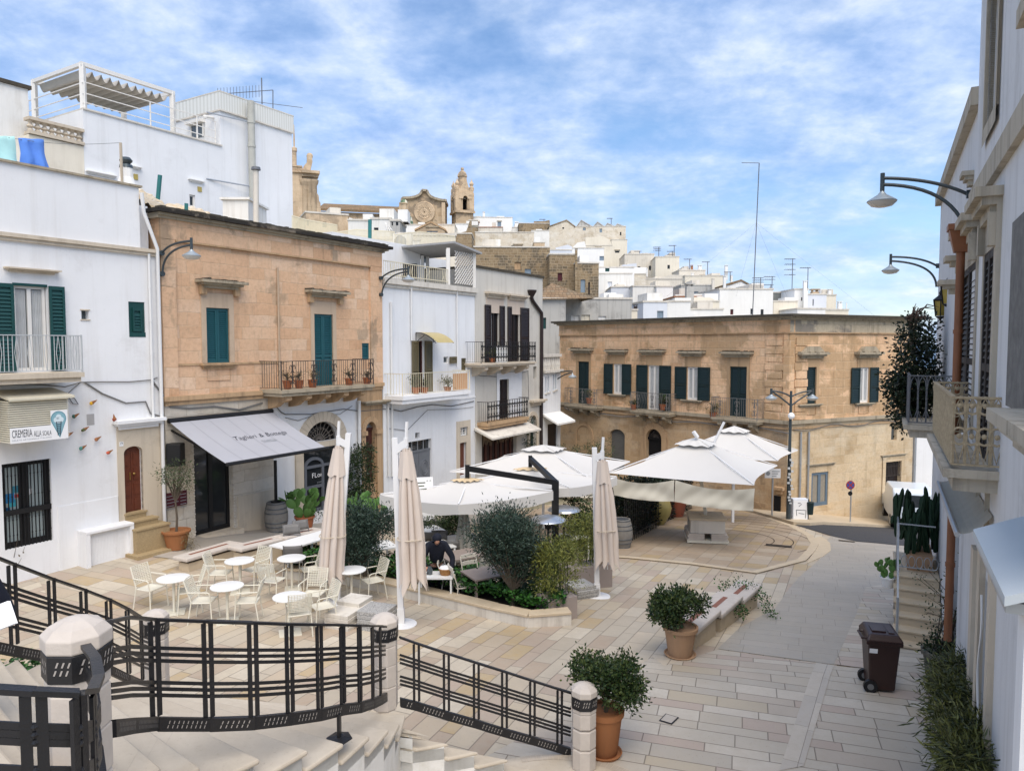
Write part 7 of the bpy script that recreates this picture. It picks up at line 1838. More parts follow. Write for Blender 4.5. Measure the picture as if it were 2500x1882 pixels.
def make_table():
 t=thing("round_table","t","table");m=MB();m.lathe((0,0,.715),[(.30,0),(.325,.004),(.325,.022),(.31,.026)],36);m.build("tabletop",m_cw,t,world=False,smooth=40)
 m=MB();m.tube([(0,0,.01),(0,0,.716)],.028,10);m.build("column",m_cc,t,world=False);m=MB();m.box(-.21,.21,-.21,.21,0,.012);m.build("base",m_cc,t,world=False);return t
ct,rt=make_chair("cafe_armchair","c",'cream'),make_table()
TB={k: ong(KN(*v)) for k,v in dict(a=(347,592),b=(708,652),c=(792,455),d=(1142,432),e=(1130,730),f=(1545,520)).items()}
tl=dict(a="leftmost round white cafe table, nearest the brown door",b="round white cafe table in the middle of the front row",c="round white cafe table farthest back beside the stone benches",d="round white cafe table beside the white rectangular tables",e="round white cafe table nearest the white paving slab stack",f="round white cafe table half behind the leftmost closed parasol")
for k,p in TB.items():
 o=rt if k=='a' else copy_tree(rt);o.location=p;o.rotation_euler=(0,0,R(20));o['label']=tl[k];o['group']="round cafe tables"
for x,y,k,lb in ((195,560,'a',"cream armchair on the left of the leftmost round table"),(445,580,'a',"cream armchair on the right of the leftmost round table"),(555,650,'b',"cream armchair left of the middle front round table"),(845,650,'b',"cream armchair right of the middle front round table"),
  (665,450,'c',"cream armchair left of the round table beside the benches"),(890,425,'c',"cream armchair right of the round table beside the benches"),(1015,500,'d',"cream armchair left of the round table next to the rectangular tables"),(1265,420,'d',"cream armchair right of the round table next to the rectangular tables"),
  (1285,600,'e',"cream armchair behind the round table nearest the slab stacks"),(1190,735,'e',"cream armchair with its back to the camera nearest the front railing"),(1345,690,'e',"cream armchair right beside the stack of white slabs"),
  (1425,500,'f',"cream armchair hidden behind the leftmost closed parasol"),(1600,400,'f',"cream armchair with its back against the ivy bed"),(1685,500,'f',"cream armchair at the end of the ivy kerb, right of the last round table")):
 place(ct,ong(KN(x,y)),TB[k] if lb.find("back to the camera")<0 else TB['e']+Vector((-.1,.7,0)),lb,"cream cafe armchairs")
# rectangular tables under the parasols
def rtable(label,k,x,y,Y,w,d,mt,rz,h=.74):
 p=at(k(x,y),Y);p.z=g(p.x,p.y);t=thing("dining_table",label,"table",p,rz,"rectangular dining tables");m=MB();m.box(-w/2,w/2,-d/2,d/2,h-.035,h);m.build("tabletop",mt,t,world=False)
 for sx in (-1,1):
  for sy in (-1,1): m=MB();a,b=sx*(w/2-.04),sy*(d/2-.04);m.box(a-.022,a+.022,b-.022,b+.022,0,h-.036);m.build("leg",mt,t,world=False)
 return p
m_taupe=M_plain("taupe_table_top",(.27,.22,.19),.6,.12)
RT=[rtable("white dining table nearest the stone benches",KN,1180,300,18.2,1.2,.7,m_cw,R(58)),rtable("second white dining table half behind the leftmost closed parasol",KN,1330,265,19.0,1.2,.7,m_cw,R(58)),rtable("white dining table behind the darker olive tree",KM,400,1030,18.6,.8,.8,m_cw,R(30)),
  rtable("white dining table just behind the stooping person",KM,790,960,19.3,.8,.8,m_cw,R(30)),rtable("white dining table beside the hedge box",KM,735,840,21.5,.8,.8,m_cw,R(30)),rtable("white dining table behind the small folded parasol",KM,955,890,20.6,1.,.8,m_cw,R(25)),
  rtable("taupe dining table right of the stooping person",KM,950,1030,18.4,1.0,.8,m_taupe,R(30)),rtable("taupe dining table in front of the full olive tree",KM,1150,1170,16.7,1.15,.8,m_taupe,R(30)),rtable("white dining table deep under the canopy beside the heaters",KM,1700,830,22.3,.9,.8,m_cw,R(20))]
gc,wc=make_chair("dining_chair","g",'grey'),make_chair("slat_chair","w",'white')
for k,x,y,Y,i,lb in ((KN,1160,330,17.6,0,"grey chair left of the front white dining table"),(KN,1235,200,19.6,1,"grey chair behind the second white dining table"),(KN,1150,215,19.0,0,"grey chair at the far end of the front white dining table"),(KM,290,1080,17.9,2,"grey chair at the foot of the darker olive tree"),
  (KM,805,930,20.1,3,"grey chair behind the stooping person"),(KM,750,880,20.7,4,"grey chair in front of the hedge box"),(KM,740,800,22.2,4,"grey chair half hidden behind the table at the hedge box"),(KM,908,950,19.7,5,"grey chair facing the table behind the folded parasol")):
 p=at(k(x,y),Y);p.z=g(p.x,p.y);place(gc,p,RT[i],lb,"grey dining chairs")
for x,y,Y,i,lb in ((905,1165,16.9,7,"ivory slat chair nearest the person's hands"),(975,1180,16.5,7,"ivory slat chair at the edge of the ivy bed"),(1048,1110,17.3,7,"ivory slat chair behind the front taupe table"),(1050,1050,18.3,6,"ivory slat chair beside the back taupe table"),(1080,1090,17.8,6,"ivory slat chair under the branches of the full olive tree")):
 p=at(KM(x,y),Y);p.z=g(p.x,p.y);place(wc,p,RT[i],lb,"ivory slat chairs")
# ---------------------------------------------------------------- parasols
m_par=M_plain("white_parasol_cloth",(.57,.555,.53),.85,.04,1.5);m_parb=M_plain("beige_parasol_cloth",(.60,.52,.455),.88,.06,2.);m_skirt=M_plain("cream_skirt_cloth",(.58,.55,.46),.88,.05,2.);m_tan2=M_plain("tan_vent_cloth",(.56,.44,.28),.88,.08,3.)
m_alu=M_plain("white_aluminium",(.74,.74,.74),.4,.04)
def canopy(label,k,L,Fp,Rp,apex,Yc,val=0.,cap=None,bow=.0,cat="parasol",pole=None,capm=None):
 za,zb=-2.,4.
 for _ in range(40):
  z=(za+zb)/2;c=(onz(k(*L),z)+onz(k(*Rp),z))/2
  if c.y>Yc: zb=z if False else zb;za,zb=(za,z) if c.y<Yc else (z,zb)
  else: za,zb=za,z
 z=(za+zb)/2
 C=[onz(k(*p),z) for p in (L,Fp,Rp)];C.append(C[0]+C[2]-C[1]);c=(C[0]+C[2])/2;ap=at(k(*apex),c.y);ap.x,ap.y=c.x,c.y
 gz=g(c.x,c.y);t=thing("parasol",label,cat,(c.x,c.y,gz));m=MB();r0=.12
 for i in range(4):
  a,b=C[i],C[(i+1) % 4];md=(a+b)/2
  def fn(s,q,a=a,b=b,md=md):
   e=a.lerp(b,s);e=e+(c-md)*bow*math.sin(math.pi*s);p=e.lerp(ap,q*(1-r0));p.z -= .10*math.sin(math.pi*q)+.06*math.sin(math.pi*s)*(1-q);return p
  m.grid(fn,14,10)
  if val: m.grid(lambda s,q,fn=fn: fn(s,0)+Vector((0,0,-val*q-.05*math.sin(math.pi*s*2)**2*q)),14,2)
 m.build("canopy",m_par,t,smooth=35,fix=True)
 m=MB();cap=cap or .26
 for i in range(4):
  a,b=C[i],C[(i+1) % 4];m.grid(lambda s,q,a=a,b=b: (lambda e: c.lerp(e,cap)*1. if False else Vector((c.x+(e.x-c.x)*cap*(1-q),c.y+(e.y-c.y)*cap*(1-q),ap.z+.02-(1-q)*(ap.z-z)*cap*.8+.022*math.sin(s*18)*(1-q))))(a.lerp(b,s)),14,4)
 m.build("vent_cap",capm or m_par,t,smooth=50)
 m=MB()
 for p in C: m.bar(Vector((p.x,p.y,p.z+.02-.0))+(c-p)*.01,ap-Vector((0,0,.1)),.03,.03)
 m.build("ribs",m_alu,t)
 if pole: m=MB();m.bar((c.x,c.y,gz),(c.x,c.y,ap.z),.1,.1);m.build("pole",m_alu,t)
 return t,C,c,ap,z
U1=canopy("large white square parasol with a hanging cream skirt on the platform",KR,(210,378),(1085,452),(1226,335),(745,168),25.6,bow=.10)
def foot(t,c):
 gz=g(c.x,c.y)+.032;B_=thing("concrete_box","cream box base with a stack of slabs and castors under the large parasol","parasol base",(c.x,c.y,gz),R(-8));s=.58
 m=MB();m.box(-s,s,-s,s,.40,.86);m.build("box",m_stone_w,B_,world=False);m=MB();m.box(-s-.05,s+.05,-s-.05,s+.05,.86,.91);m.box(-.2,.2,-.2,.2,.91,.93);m.build("lid",m_strip,B_,world=False,bevel=.01);m=MB()
 for i in range(4):
  z=.17+i*.056
  for a,b in ((-s-.1+.03*(i % 2),-.12),(.12,s+.1-.03*(i % 2))): m.box(a,b,-s-.08,s+.08,z,z+.05)
 m.build("slabs",m_boll,B_,world=False);m=MB();m.box(-s-.12,s+.12,-s-.12,s+.12,.09,.165);m.build("tray",m_cc,B_,world=False);m=MB()
 for a in (-1,1):
  for b in (-1,1): m.lathe((a*s,b*s,0),[(.05,0),(.05,.09)],8)
 m.build("castors",m_black,B_,world=False)
q=ong(KR(795,790));q=Vector((q.x,q.y+.05,0));foot(U1[0],q)
m=MB();gz=g(q.x,q.y)+1.05;m.bar((q.x,q.y,gz-.2),(U1[2].x,U1[2].y,U1[3].z),.11,.11);m.build("pole",m_cc,U1[0]);m=MB();m.tube([at(KR(845,195),24.6),at(KR(905,72),24.6)],.045,8);m.tube([at(KR(745,165),25.4),at(KR(720,130),25.4)],.07,8);m.build("tilt_bars",m_alu,U1[0])
def skirt():
 L,Fc=U1[1][0],U1[1][1];f=F((L.x,L.y),Fc-L);t=thing("parasol_skirt","cream cloth skirt hung in two sagging panels below the large parasol","cloth",f.P(2,U1[4]-.3,.05))
 for tops,bots in ((((225,402),(605,420)),((245,512),(603,550))),(((612,420),(1088,470)),((605,550),(1078,607)))):
  A,B_=[f.uz(KR(*p),.05) for p in tops],[f.uz(KR(*p),.05) for p in bots];m=MB()
  def fn(s,q,A=A,B_=B_):
   u=(A[0][0]+(A[1][0]-A[0][0])*s)*(1-q)+(B_[0][0]+(B_[1][0]-B_[0][0])*s)*q;zz=(A[0][1]+(A[1][1]-A[0][1])*s)*(1-q)+(B_[0][1]+(B_[1][1]-B_[0][1])*s)*q
   sg=math.sin(math.pi*s);return f.P(u,zz-.16*sg*(1-q*.7),.05+.055*math.sin(math.pi*(q*1.6+1.1*sg))*(.3+.7*sg)*(.4+q*.6)+.012*math.sin(s*30+q*8))
  m.grid(fn,40,16);m.build("panel",m_skirt,t,smooth=90,fix=False)
skirt()
U2=canopy("large white parasol behind and right of the one with the skirt",KR,(560,268),(1228,306),(1350,243),(930,98),30.,bow=.10,pole=True)
U3=canopy("wide white parasol in the middle behind the black framed pair",KM,(872,418),(1836,472),(2100,350),(1545,238),28.,bow=.05,pole=True)
U4=canopy("white parasol with a tan vent on the left arm of the black frame",KM,(405,572),(938,640),(1578,548),(1010,462),20.3,val=.26,cap=.2,capm=m_tan2)
U5=canopy("white parasol with a tan vent on the right arm of the black frame",KM,(800,505),(1690,528),(2010,452),(1365,388),23.2,val=.26,cap=.2,capm=m_tan2)
def blackframe():
 b=at(KM(1592,470),21.3);b.z=g(b.x,b.y);t=thing("cantilever_post","black double armed cantilever post carrying the two tan vented parasols","parasol frame",b);top=at(KM(1596,478),21.3).z;m=MB();m.bar(b,(b.x,b.y,top),.24,.2);m.build("post",m_black,t)
 T_=Vector((b.x,b.y,top-.05))
 for U in (U4,U5):
  e=Vector((U[2].x,U[2].y,U[3].z+.28));m=MB();m.bar(T_,e,.13,.15);m.bar(e+Vector((0,0,.1)),e-Vector((0,0,.25)),.12,.12,up=(1,0,0));m.build("arm",m_black,t)
blackframe()
def closed(label,k,base,top,Y,ctop,cbot,wtop,wbot,seed):
 b=ong(k(*base));Y=b.y;tp=at(k(*top),Y);cA,cB=at(k(*ctop),Y-.05),at(k(*cbot),Y-.12);px=Y/FPX*k.k*.8848;t=thing("closed_parasol",label,"parasol",b,group="closed beige parasols");rnd=random.Random(seed)
 m=MB();m.bar(b,tp,.115,.10,up=(0,1,0));m.build("post",m_alu,t);m=MB();m.lathe(b,[(.32,0),(.32,.02),(.1,.035)],24);m.bar(b+Vector((0,0,.03)),b.lerp(tp,.09),.14,.13,up=(0,1,0));m.build("base_plate",m_alu,t)
 m=MB();hb=cA+Vector((0,0,.12));m.bar(b.lerp(tp,.93),hb,.09,.14);m.tube([cA,hb+Vector((0,0,.1))],.05,8);m.tube([hb,hb+Vector((.02,0,.42))],.035,6);m.bar(b.lerp(tp,.985),b.lerp(tp,.55)+(cA-tp)*.3,.04,.04);m.build("arm",m_alu,t)
 m=MB();n=96;ph=rnd.random()*6;am=[rnd.uniform(.6,1.2) for _ in range(8)]
 def fn(s,q):
  a=2*math.pi*s;j=s*8;i=int(j) % 8;fr=j-int(j);ridge=abs(math.sin(math.pi*fr))**.7;qq=q
  w=(wtop+(wbot-wtop)*min(1.,qq*1.15)**.8)*px/2
  if q>.74: w *= 1-.10*math.sin((q-.74)/.26*math.pi)
  r=w*(.50+.62*ridge*(.35+.65*min(1,qq*3))*am[i]);c=cA.lerp(cB,q);dz=-.30*am[i]*(1-2*abs(fr-.5))*max(0,q-.5)*2+.05*math.sin(q*40+a*3)*.3
  sw=.10*q*math.sin(ph+i*1.7);return c+Vector((r*math.cos(a+sw),r*.8*math.sin(a+sw),dz))
 m.grid(fn,n,26);m.build("furled_canopy",m_parb,t,smooth=60,fix=True)
 m=MB();qs=(.16,)
 for q_ in qs: m.grid(lambda s,v: (lambda c,a: c+Vector(((wtop*.62+(wbot-wtop)*.25*v)*px*.72*math.cos(a)*(1+.14*math.cos(4*a)),(wtop*.62+(wbot-wtop)*.25*v)*px*.6*math.sin(a),-.06*abs(math.sin(2*a))*v)))(cA.lerp(cB,.02+.20*v),2*math.pi*s),48,6)
 m.build("vent_flap",m_parb,t,smooth=60);m=MB();c=cA.lerp(cB,.70);m.tube([c+Vector((wbot*px*.46*math.cos(R(20*i)),wbot*px*.40*math.sin(R(20*i)),.01*math.sin(i))) for i in range(19)],.012,5);m.build("strap",m_stone_t,t)
 m=MB()
 for dx in (-.06,0,.07): m.tube([cA.lerp(cB,.8)+Vector((dx,-.02,0)),cB+Vector((dx*1.2,-.05,-.22))],.012,5)
 m.build("rib_ends",m_alu,t)
closed("closed beige parasol at the left, its white post leaning",KD0_ := K(0,0,2500,1882,2212),(727,1300),(753,935),16,(731,962),(713,1238),22,62,3)
closed("closed beige parasol beside the bollard in the middle",KD0_,(867,1348),(853,945),14.7,(877,968),(890,1245),26,62,8)
closed("closed beige parasol on the right beyond the olive tree",KD0_,(1290,1288),(1284,966),17.5,(1301,992),(1312,1208),22,50,5)
# ---------------------------------------------------------------- stacks of paving slabs used as weights
m_gran=T("speckled_granite",.8,.3);m_gran.col(m_gran.ramp(m_gran.noise(m_gran.obj(),90.,3,.8),[(.4,(.10,.10,.10)),(.5,(.36,.35,.33)),(.6,(.55,.54,.52))]));m_gran=m_gran.m
def stack(label,k,x,y,n,s,mat,rz,th=.05):
 p=ong(k(x,y));t=thing("slab_stack",label,"paving slabs",p,rz,"stacks of paving slabs")
 for i in range(n): d=random.uniform(-.03,.03);m=MB();m.box(-s+d,s+d,-s-d,s-d,i*(th+.004),i*(th+.004)+th);m.build("slab",mat,t,world=False,bevel=.006)
stack("stack of white concrete slabs beside the leftmost parasol's foot",KN,1490,680,4,.27,m_stone_w,R(-20),.075);stack("second stack of white concrete slabs, the taller one behind",KN,1570,630,5,.27,m_stone_w,R(-20),.08);stack("stack of grey granite slabs behind the middle bollard",KN,1720,690,5,.30,m_gran,R(-18),.075);stack("stack of grey granite slabs at the foot of the right hand closed parasol",KM,1765,1255,4,.30,m_gran,R(25),.075)
# ---------------------------------------------------------------- low stone benches
def bench(label,a,b,w,h,inlay,gap=True,zt=None):
 d=(b-a);L=Vector((d.x,d.y,0)).length;t=thing("stone_bench",label,"bench",a,math.atan2(d.y,d.x),"low stone benches");sl=d.z/L;zz=lambda x: sl*x
 def blk(m,x0,x1,y0,y1,z0,z1): m.hexa([(x0,y0,zz(x0)+z0),(x1,y0,zz(x1)+z0),(x1,y1,zz(x1)+z0),(x0,y1,zz(x0)+z0),(x0,y0,zz(x0)+z1),(x1,y0,zz(x1)+z1),(x1,y1,zz(x1)+z1),(x0,y1,zz(x0)+z1)])
 m=MB();blk(m,.12,L-.12,.08,w-.08,-.4,h-.16);m.build("plinth",m_strip,t,world=False);m=MB();blk(m,.14,L-.14,.13,w-.13,h-.159,h-.10);m.build("shadow_gap",m_black,t,world=False)
 m=MB();blk(m,0,L,0,w,h-.1,h);m.build("seat",m_boll,t,world=False,bevel=.03);m=MB();blk(m,.3,L-.3,w*.42,w*.60,h+.001,h+.004);m.build("inlay",M_plain("red_marble_inlay",(.24,.10,.065),.6,.25),t,world=False)
bp=lambda x,y: ong(KN(x,y))
bench("long low stone bench at the left end behind the cafe tables",bp(432,335),bp(815,215),.5,.38,True);bench("middle low stone bench with a red inlay behind the cafe tables",bp(800,310),bp(1115,225),.5,.55,True);bench("low stone bench running in behind the leftmost closed parasol",bp(1110,240),bp(1380,170),.5,.6,True)
def stepped():
 e=[ong(KQ(*p)) for p in ((1000,665),(1140,565),(1270,475),(1400,400),(1445,350))]
 for i,lb in enumerate(("nearest block of the stepped stone bench beside the potted shrub","middle block of the stepped stone bench along the grey street","farthest block of the stepped stone bench, with ivy round it")):
  d=(e[-1]-e[0]);L=d.length/3;a=e[0]+d*(i/3) ;b=a+d/3;n=Vector((-d.y,d.x,0)).normalized();a.z=g(a.x,a.y);b.z=g(b.x,b.y);a.z=(a.z+b.z)/2;bench(lb,a,Vector((b.x,b.y,a.z))-d.normalized()*.05,.58,.46,True)
 m=MB();c=e[3]+Vector((-.2,.3,.3));leaves(m,[c+Vector((random.uniform(-.5,.4),random.uniform(-.1,.3),random.uniform(-.1,.25))) for _ in range(26)]+[e[3]+Vector((.12+.1*random.random(),-.5+random.random()*1.,.1+.3*random.random())) for _ in range(16)]+[e[2]+Vector((.10,.1*random.random(),.1+.3*random.random())) for _ in range(8)],18,.06,.05,.035,.1)
 tag(m.build("ivy_plant",m_ivy,fix=False),"small ivy spilling over the far end of the stepped bench","ivy")
stepped()
# ---------------------------------------------------------------- pots, barrels, cactus by the shops
def cactus(label,p,r,h,padsN,size,seed,potm=m_terra,ph=None,leafy=True):
 rnd=random.Random(seed);t=thing("prickly_pear",label,"cactus",p);pot(t,p,r,h,potm) if potm else None;m=MB()
 def pad(c,d,L,lvl):
  d=d.normalized();s=Vector((rnd.gauss(0,1),rnd.gauss(0,.5),0));s=(s-d*s.dot(d)).normalized();n=d.cross(s);W_=L*.34;c2=c+d*L*.5;base=len(m.v)
  for i in range(9):
   th=math.pi*i/8
   for j in range(8): ph_=2*math.pi*j/8;v=c2-d*math.cos(th)*L*.5+s*math.sin(th)*math.cos(ph_)*W_*(1+.25*-math.cos(th))+n*math.sin(th)*math.sin(ph_)*L*.06;m.v.append(tuple(v))
  for i in range(8):
   for j in range(8): m.f.append((base+i*8+j,base+i*8+(j+1) % 8,base+(i+1)*8+(j+1) % 8,base+(i+1)*8+j))
  if lvl:
   for _ in range(rnd.choice((2,2,3))): dd=d+s*rnd.uniform(-1.1,1.1)+Vector((0,0,.5));pad(c+d*L*.92,dd,L*rnd.uniform(.75,.98),lvl-1)
 for i in range(padsN): a=2*math.pi*i/padsN+rnd.random();pad(p+Vector((math.cos(a)*r*.4,math.sin(a)*r*.4,h*.9)),Vector((math.cos(a)*.6,math.sin(a)*.3,1)),size*rnd.uniform(.9,1.1),2)
 m.build("pads",m_cact,t,smooth=60,fix=False)
 if leafy: m=MB();leaves(m,[p+Vector((.25+random.uniform(-.2,.3),random.uniform(-.2,.2),h+random.uniform(-.25,.15))) for _ in range(16)],14,.06,.05,.03,0);m.build("trailing_plant",m_vine,t,fix=False)
 return t
fo=lambda k,x,y,o: (lambda f,s: f)(FL,0)
def onL(k,x,y,o): u,z=FL.uz(k(x,y),o);q=FL.P(u,0,o);return Vector((q.x,q.y,g(q.x,q.y)+.016))
p=onL(KC,733,1556,1.0);cactus("prickly pear cactus in an orange pot below the arched shop",p,.30,.50,5,.38,11)
p=at(KM(320,690),21.5);p.z=g(p.x,p.y)+.3;cactus("prickly pear cactus rising behind the darker olive tree",p,.2,.3,5,.40,4,None,leafy=False)
m_bw=M_plain("weathered_grey_oak",(.19,.18,.165),.85,.3,8.,bump=.4);m_hoop=M_plain("dull_steel_hoop",(.13,.14,.15),.5,.2,8.,.5,.7)
def barrel(label,p,s=1.,mat=None):
 t=thing("wooden_barrel",label,"barrel",p);m=MB();n=24;h=.92*s;pr=lambda q: (.27+.085*math.sin(math.pi*q))*s
 m.lathe(p,[(pr(i/10),h*i/10) for i in range(11)]+[(pr(1)-.03,h),(pr(1)-.035,h-.03)],n);m.build("staves",mat or m_bw,t,smooth=50)
 for q in (.04,.2,.34,.66,.8,.96): m=MB();m.lathe(p+Vector((0,0,h*q-.02)),[(pr(q)+.002,0),(pr(q)+.006,.005),(pr(q)+.006,.035),(pr(q)+.002,.04)],n);m.build("hoop",m_hoop,t,smooth=40)
 return h
p=onL(KC,598,1586,.55);h=barrel("grey oak barrel by the whitewashed wall under the awning",p);m=MB();m.tube([Vector((0,0,0)),Vector((0,0,1.28))],.05,8);m.lathe((0,0,0),[(.16,0),(.16,.03)],12);o=m.build("ashtray_post",m_black,smooth=40);o.location=p+Vector((0,0,h));tag(o,"slim dark post standing on the grey oak barrel","post")
barrel("bluish grey oak barrel at the corner of the dark hedge",(lambda q: q)(ong(KR(288,828))+Vector((0,0,.03))),1.05)
p=onL(KC,120,1628,.75);t=potted("slim young olive tree in a terracotta jar between the brown door and the dark shop",p,.34,.50,m_terra3,(.46,.42,.36),m_olive2,60,16,.08,.022,dz=1.15,name="potted_olive_tree",cat="tree",sp=.09)
m=MB();leaves(m,[p+Vector((.32,-.1,.45-.06*i))+rv(.05) for i in range(7)]*2,24,.07,.10,.008,-1.2);m.build("dried_trailer",m_dry,t,fix=False)
u,z=FL.uz(KC(115,1192),.2);S=thing("loudspeaker","black loudspeaker box fixed to the cream wall left of the awning","speaker",FL.P(u,z,.1));m=MB();a=FL.P(u,z,.2);m.box(a.x-.2,a.x+.2,a.y-.16,a.y+.16,a.z-.31,a.z+.31);m.build("cabinet",m_black,S,bevel=.03);m=MB();m.tube([a,FL.P(u,z,0)],.03,6);m.build("bracket",m_black,S)
r=FL.r(KC,56,168,1382,1452,.04);M_=thing("menu_board","dark red menu board low on the wall behind the young olive tree","sign",FL.P(r[0],r[2],.04));m=MB();FL.box(m,*r,.012,.05);m.build("board",M_plain("maroon_board",(.07,.012,.02),.5,.15),M_);m=MB()
for i in range(5): FL.box(m,r[0]+.08,r[0]+.3+.07*(i % 3),r[3]-.1-.09*i,r[3]-.085-.09*i,.051,.053);FL.box(m,r[0]+.5,r[0]+.68,r[3]-.1-.09*i,r[3]-.085-.09*i,.051,.053)
m.build("faint_lines",m_inkg,M_)
# balcony plants
def bplant(label,k,x,y,o,rr,h,mat,rad,L=.07,w=.03,n=12,kk=22):
 u,z=FL.uz(k(x,y),o);potted(label,FL.P(u,z,o),rr,h,m_terra,rad,mat,kk,n,L,w,sp=.05,group="balcony flower pots")
for x,lb in ((650,"leftmost pot of withered plants on the orange house balcony"),(705,"pot with dark sprigs, second from the left on the orange house balcony"),(770,"small pot just left of the teal balcony door"),(945,"wide pot right of the teal balcony door"),(1030,"pot at the right end of the orange house balcony")): bplant(lb,KC,x,880-(x-630)*.05,.6,.15,.26,m_dry if x in (650,770) else m_vine,(.2,.15,.16),.06,.02,8)
for x,lb in ((320,"leafy pot behind the cream balcony bars, below the khaki shutters"),(378,"small dark leafed pot in the middle of the cream balcony"),(535,"large bushy pot next to the terracotta balcony screen")): bplant(lb,KG,x,1004-(x-230)*.03,.45,.16,.25,m_vine if x != 535 else m_bambd,(.32,.25,.30) if x != 378 else (.16,.15,.14),.14 if x==535 else .08,.02,14)
bplant("potted plant behind the upper dark balcony of the pale townhouse",KG,838,788,.4,.14,.22,m_bambd,(.22,.18,.2),.10,.02)
u,z=FL.uz(KG(925,740),.8);c=FL.P(u,z,.86);m=MB();m.grid(lambda s,t: FL.d*(.95*(s-.5))+Vector((0,0,.42-.84*t))+FL.n*(.03*math.sin(s*14)),16,4);o=m.build("hanging_cloth",m_wnew,smooth=60,fix=False);o.location=FL.P(u,z,.6);tag(o,"white cloth drying behind the upper dark balcony","cloth")
for x,y,lb in ((240,600,"bushy pot on the leftmost balcony of the corner building"),(682,640,"spiky potted plant right of the white balcony door of the corner building"),(507,640,"small pot left of the white balcony door of the corner building"),(985,690,"small shrub at the left end of the corner building's balcony nearest the lamp")):
 u,z=FCL.uz(KH(x,y),.45);potted(lb,FCL.P(u,z,.45),.17,.3,m_terra,(.3,.25,.26) if x != 507 else (.12,.1,.1),m_bambd,20,12,.16 if x==682 else .09,.03,sp=.05,group="balcony flower pots")
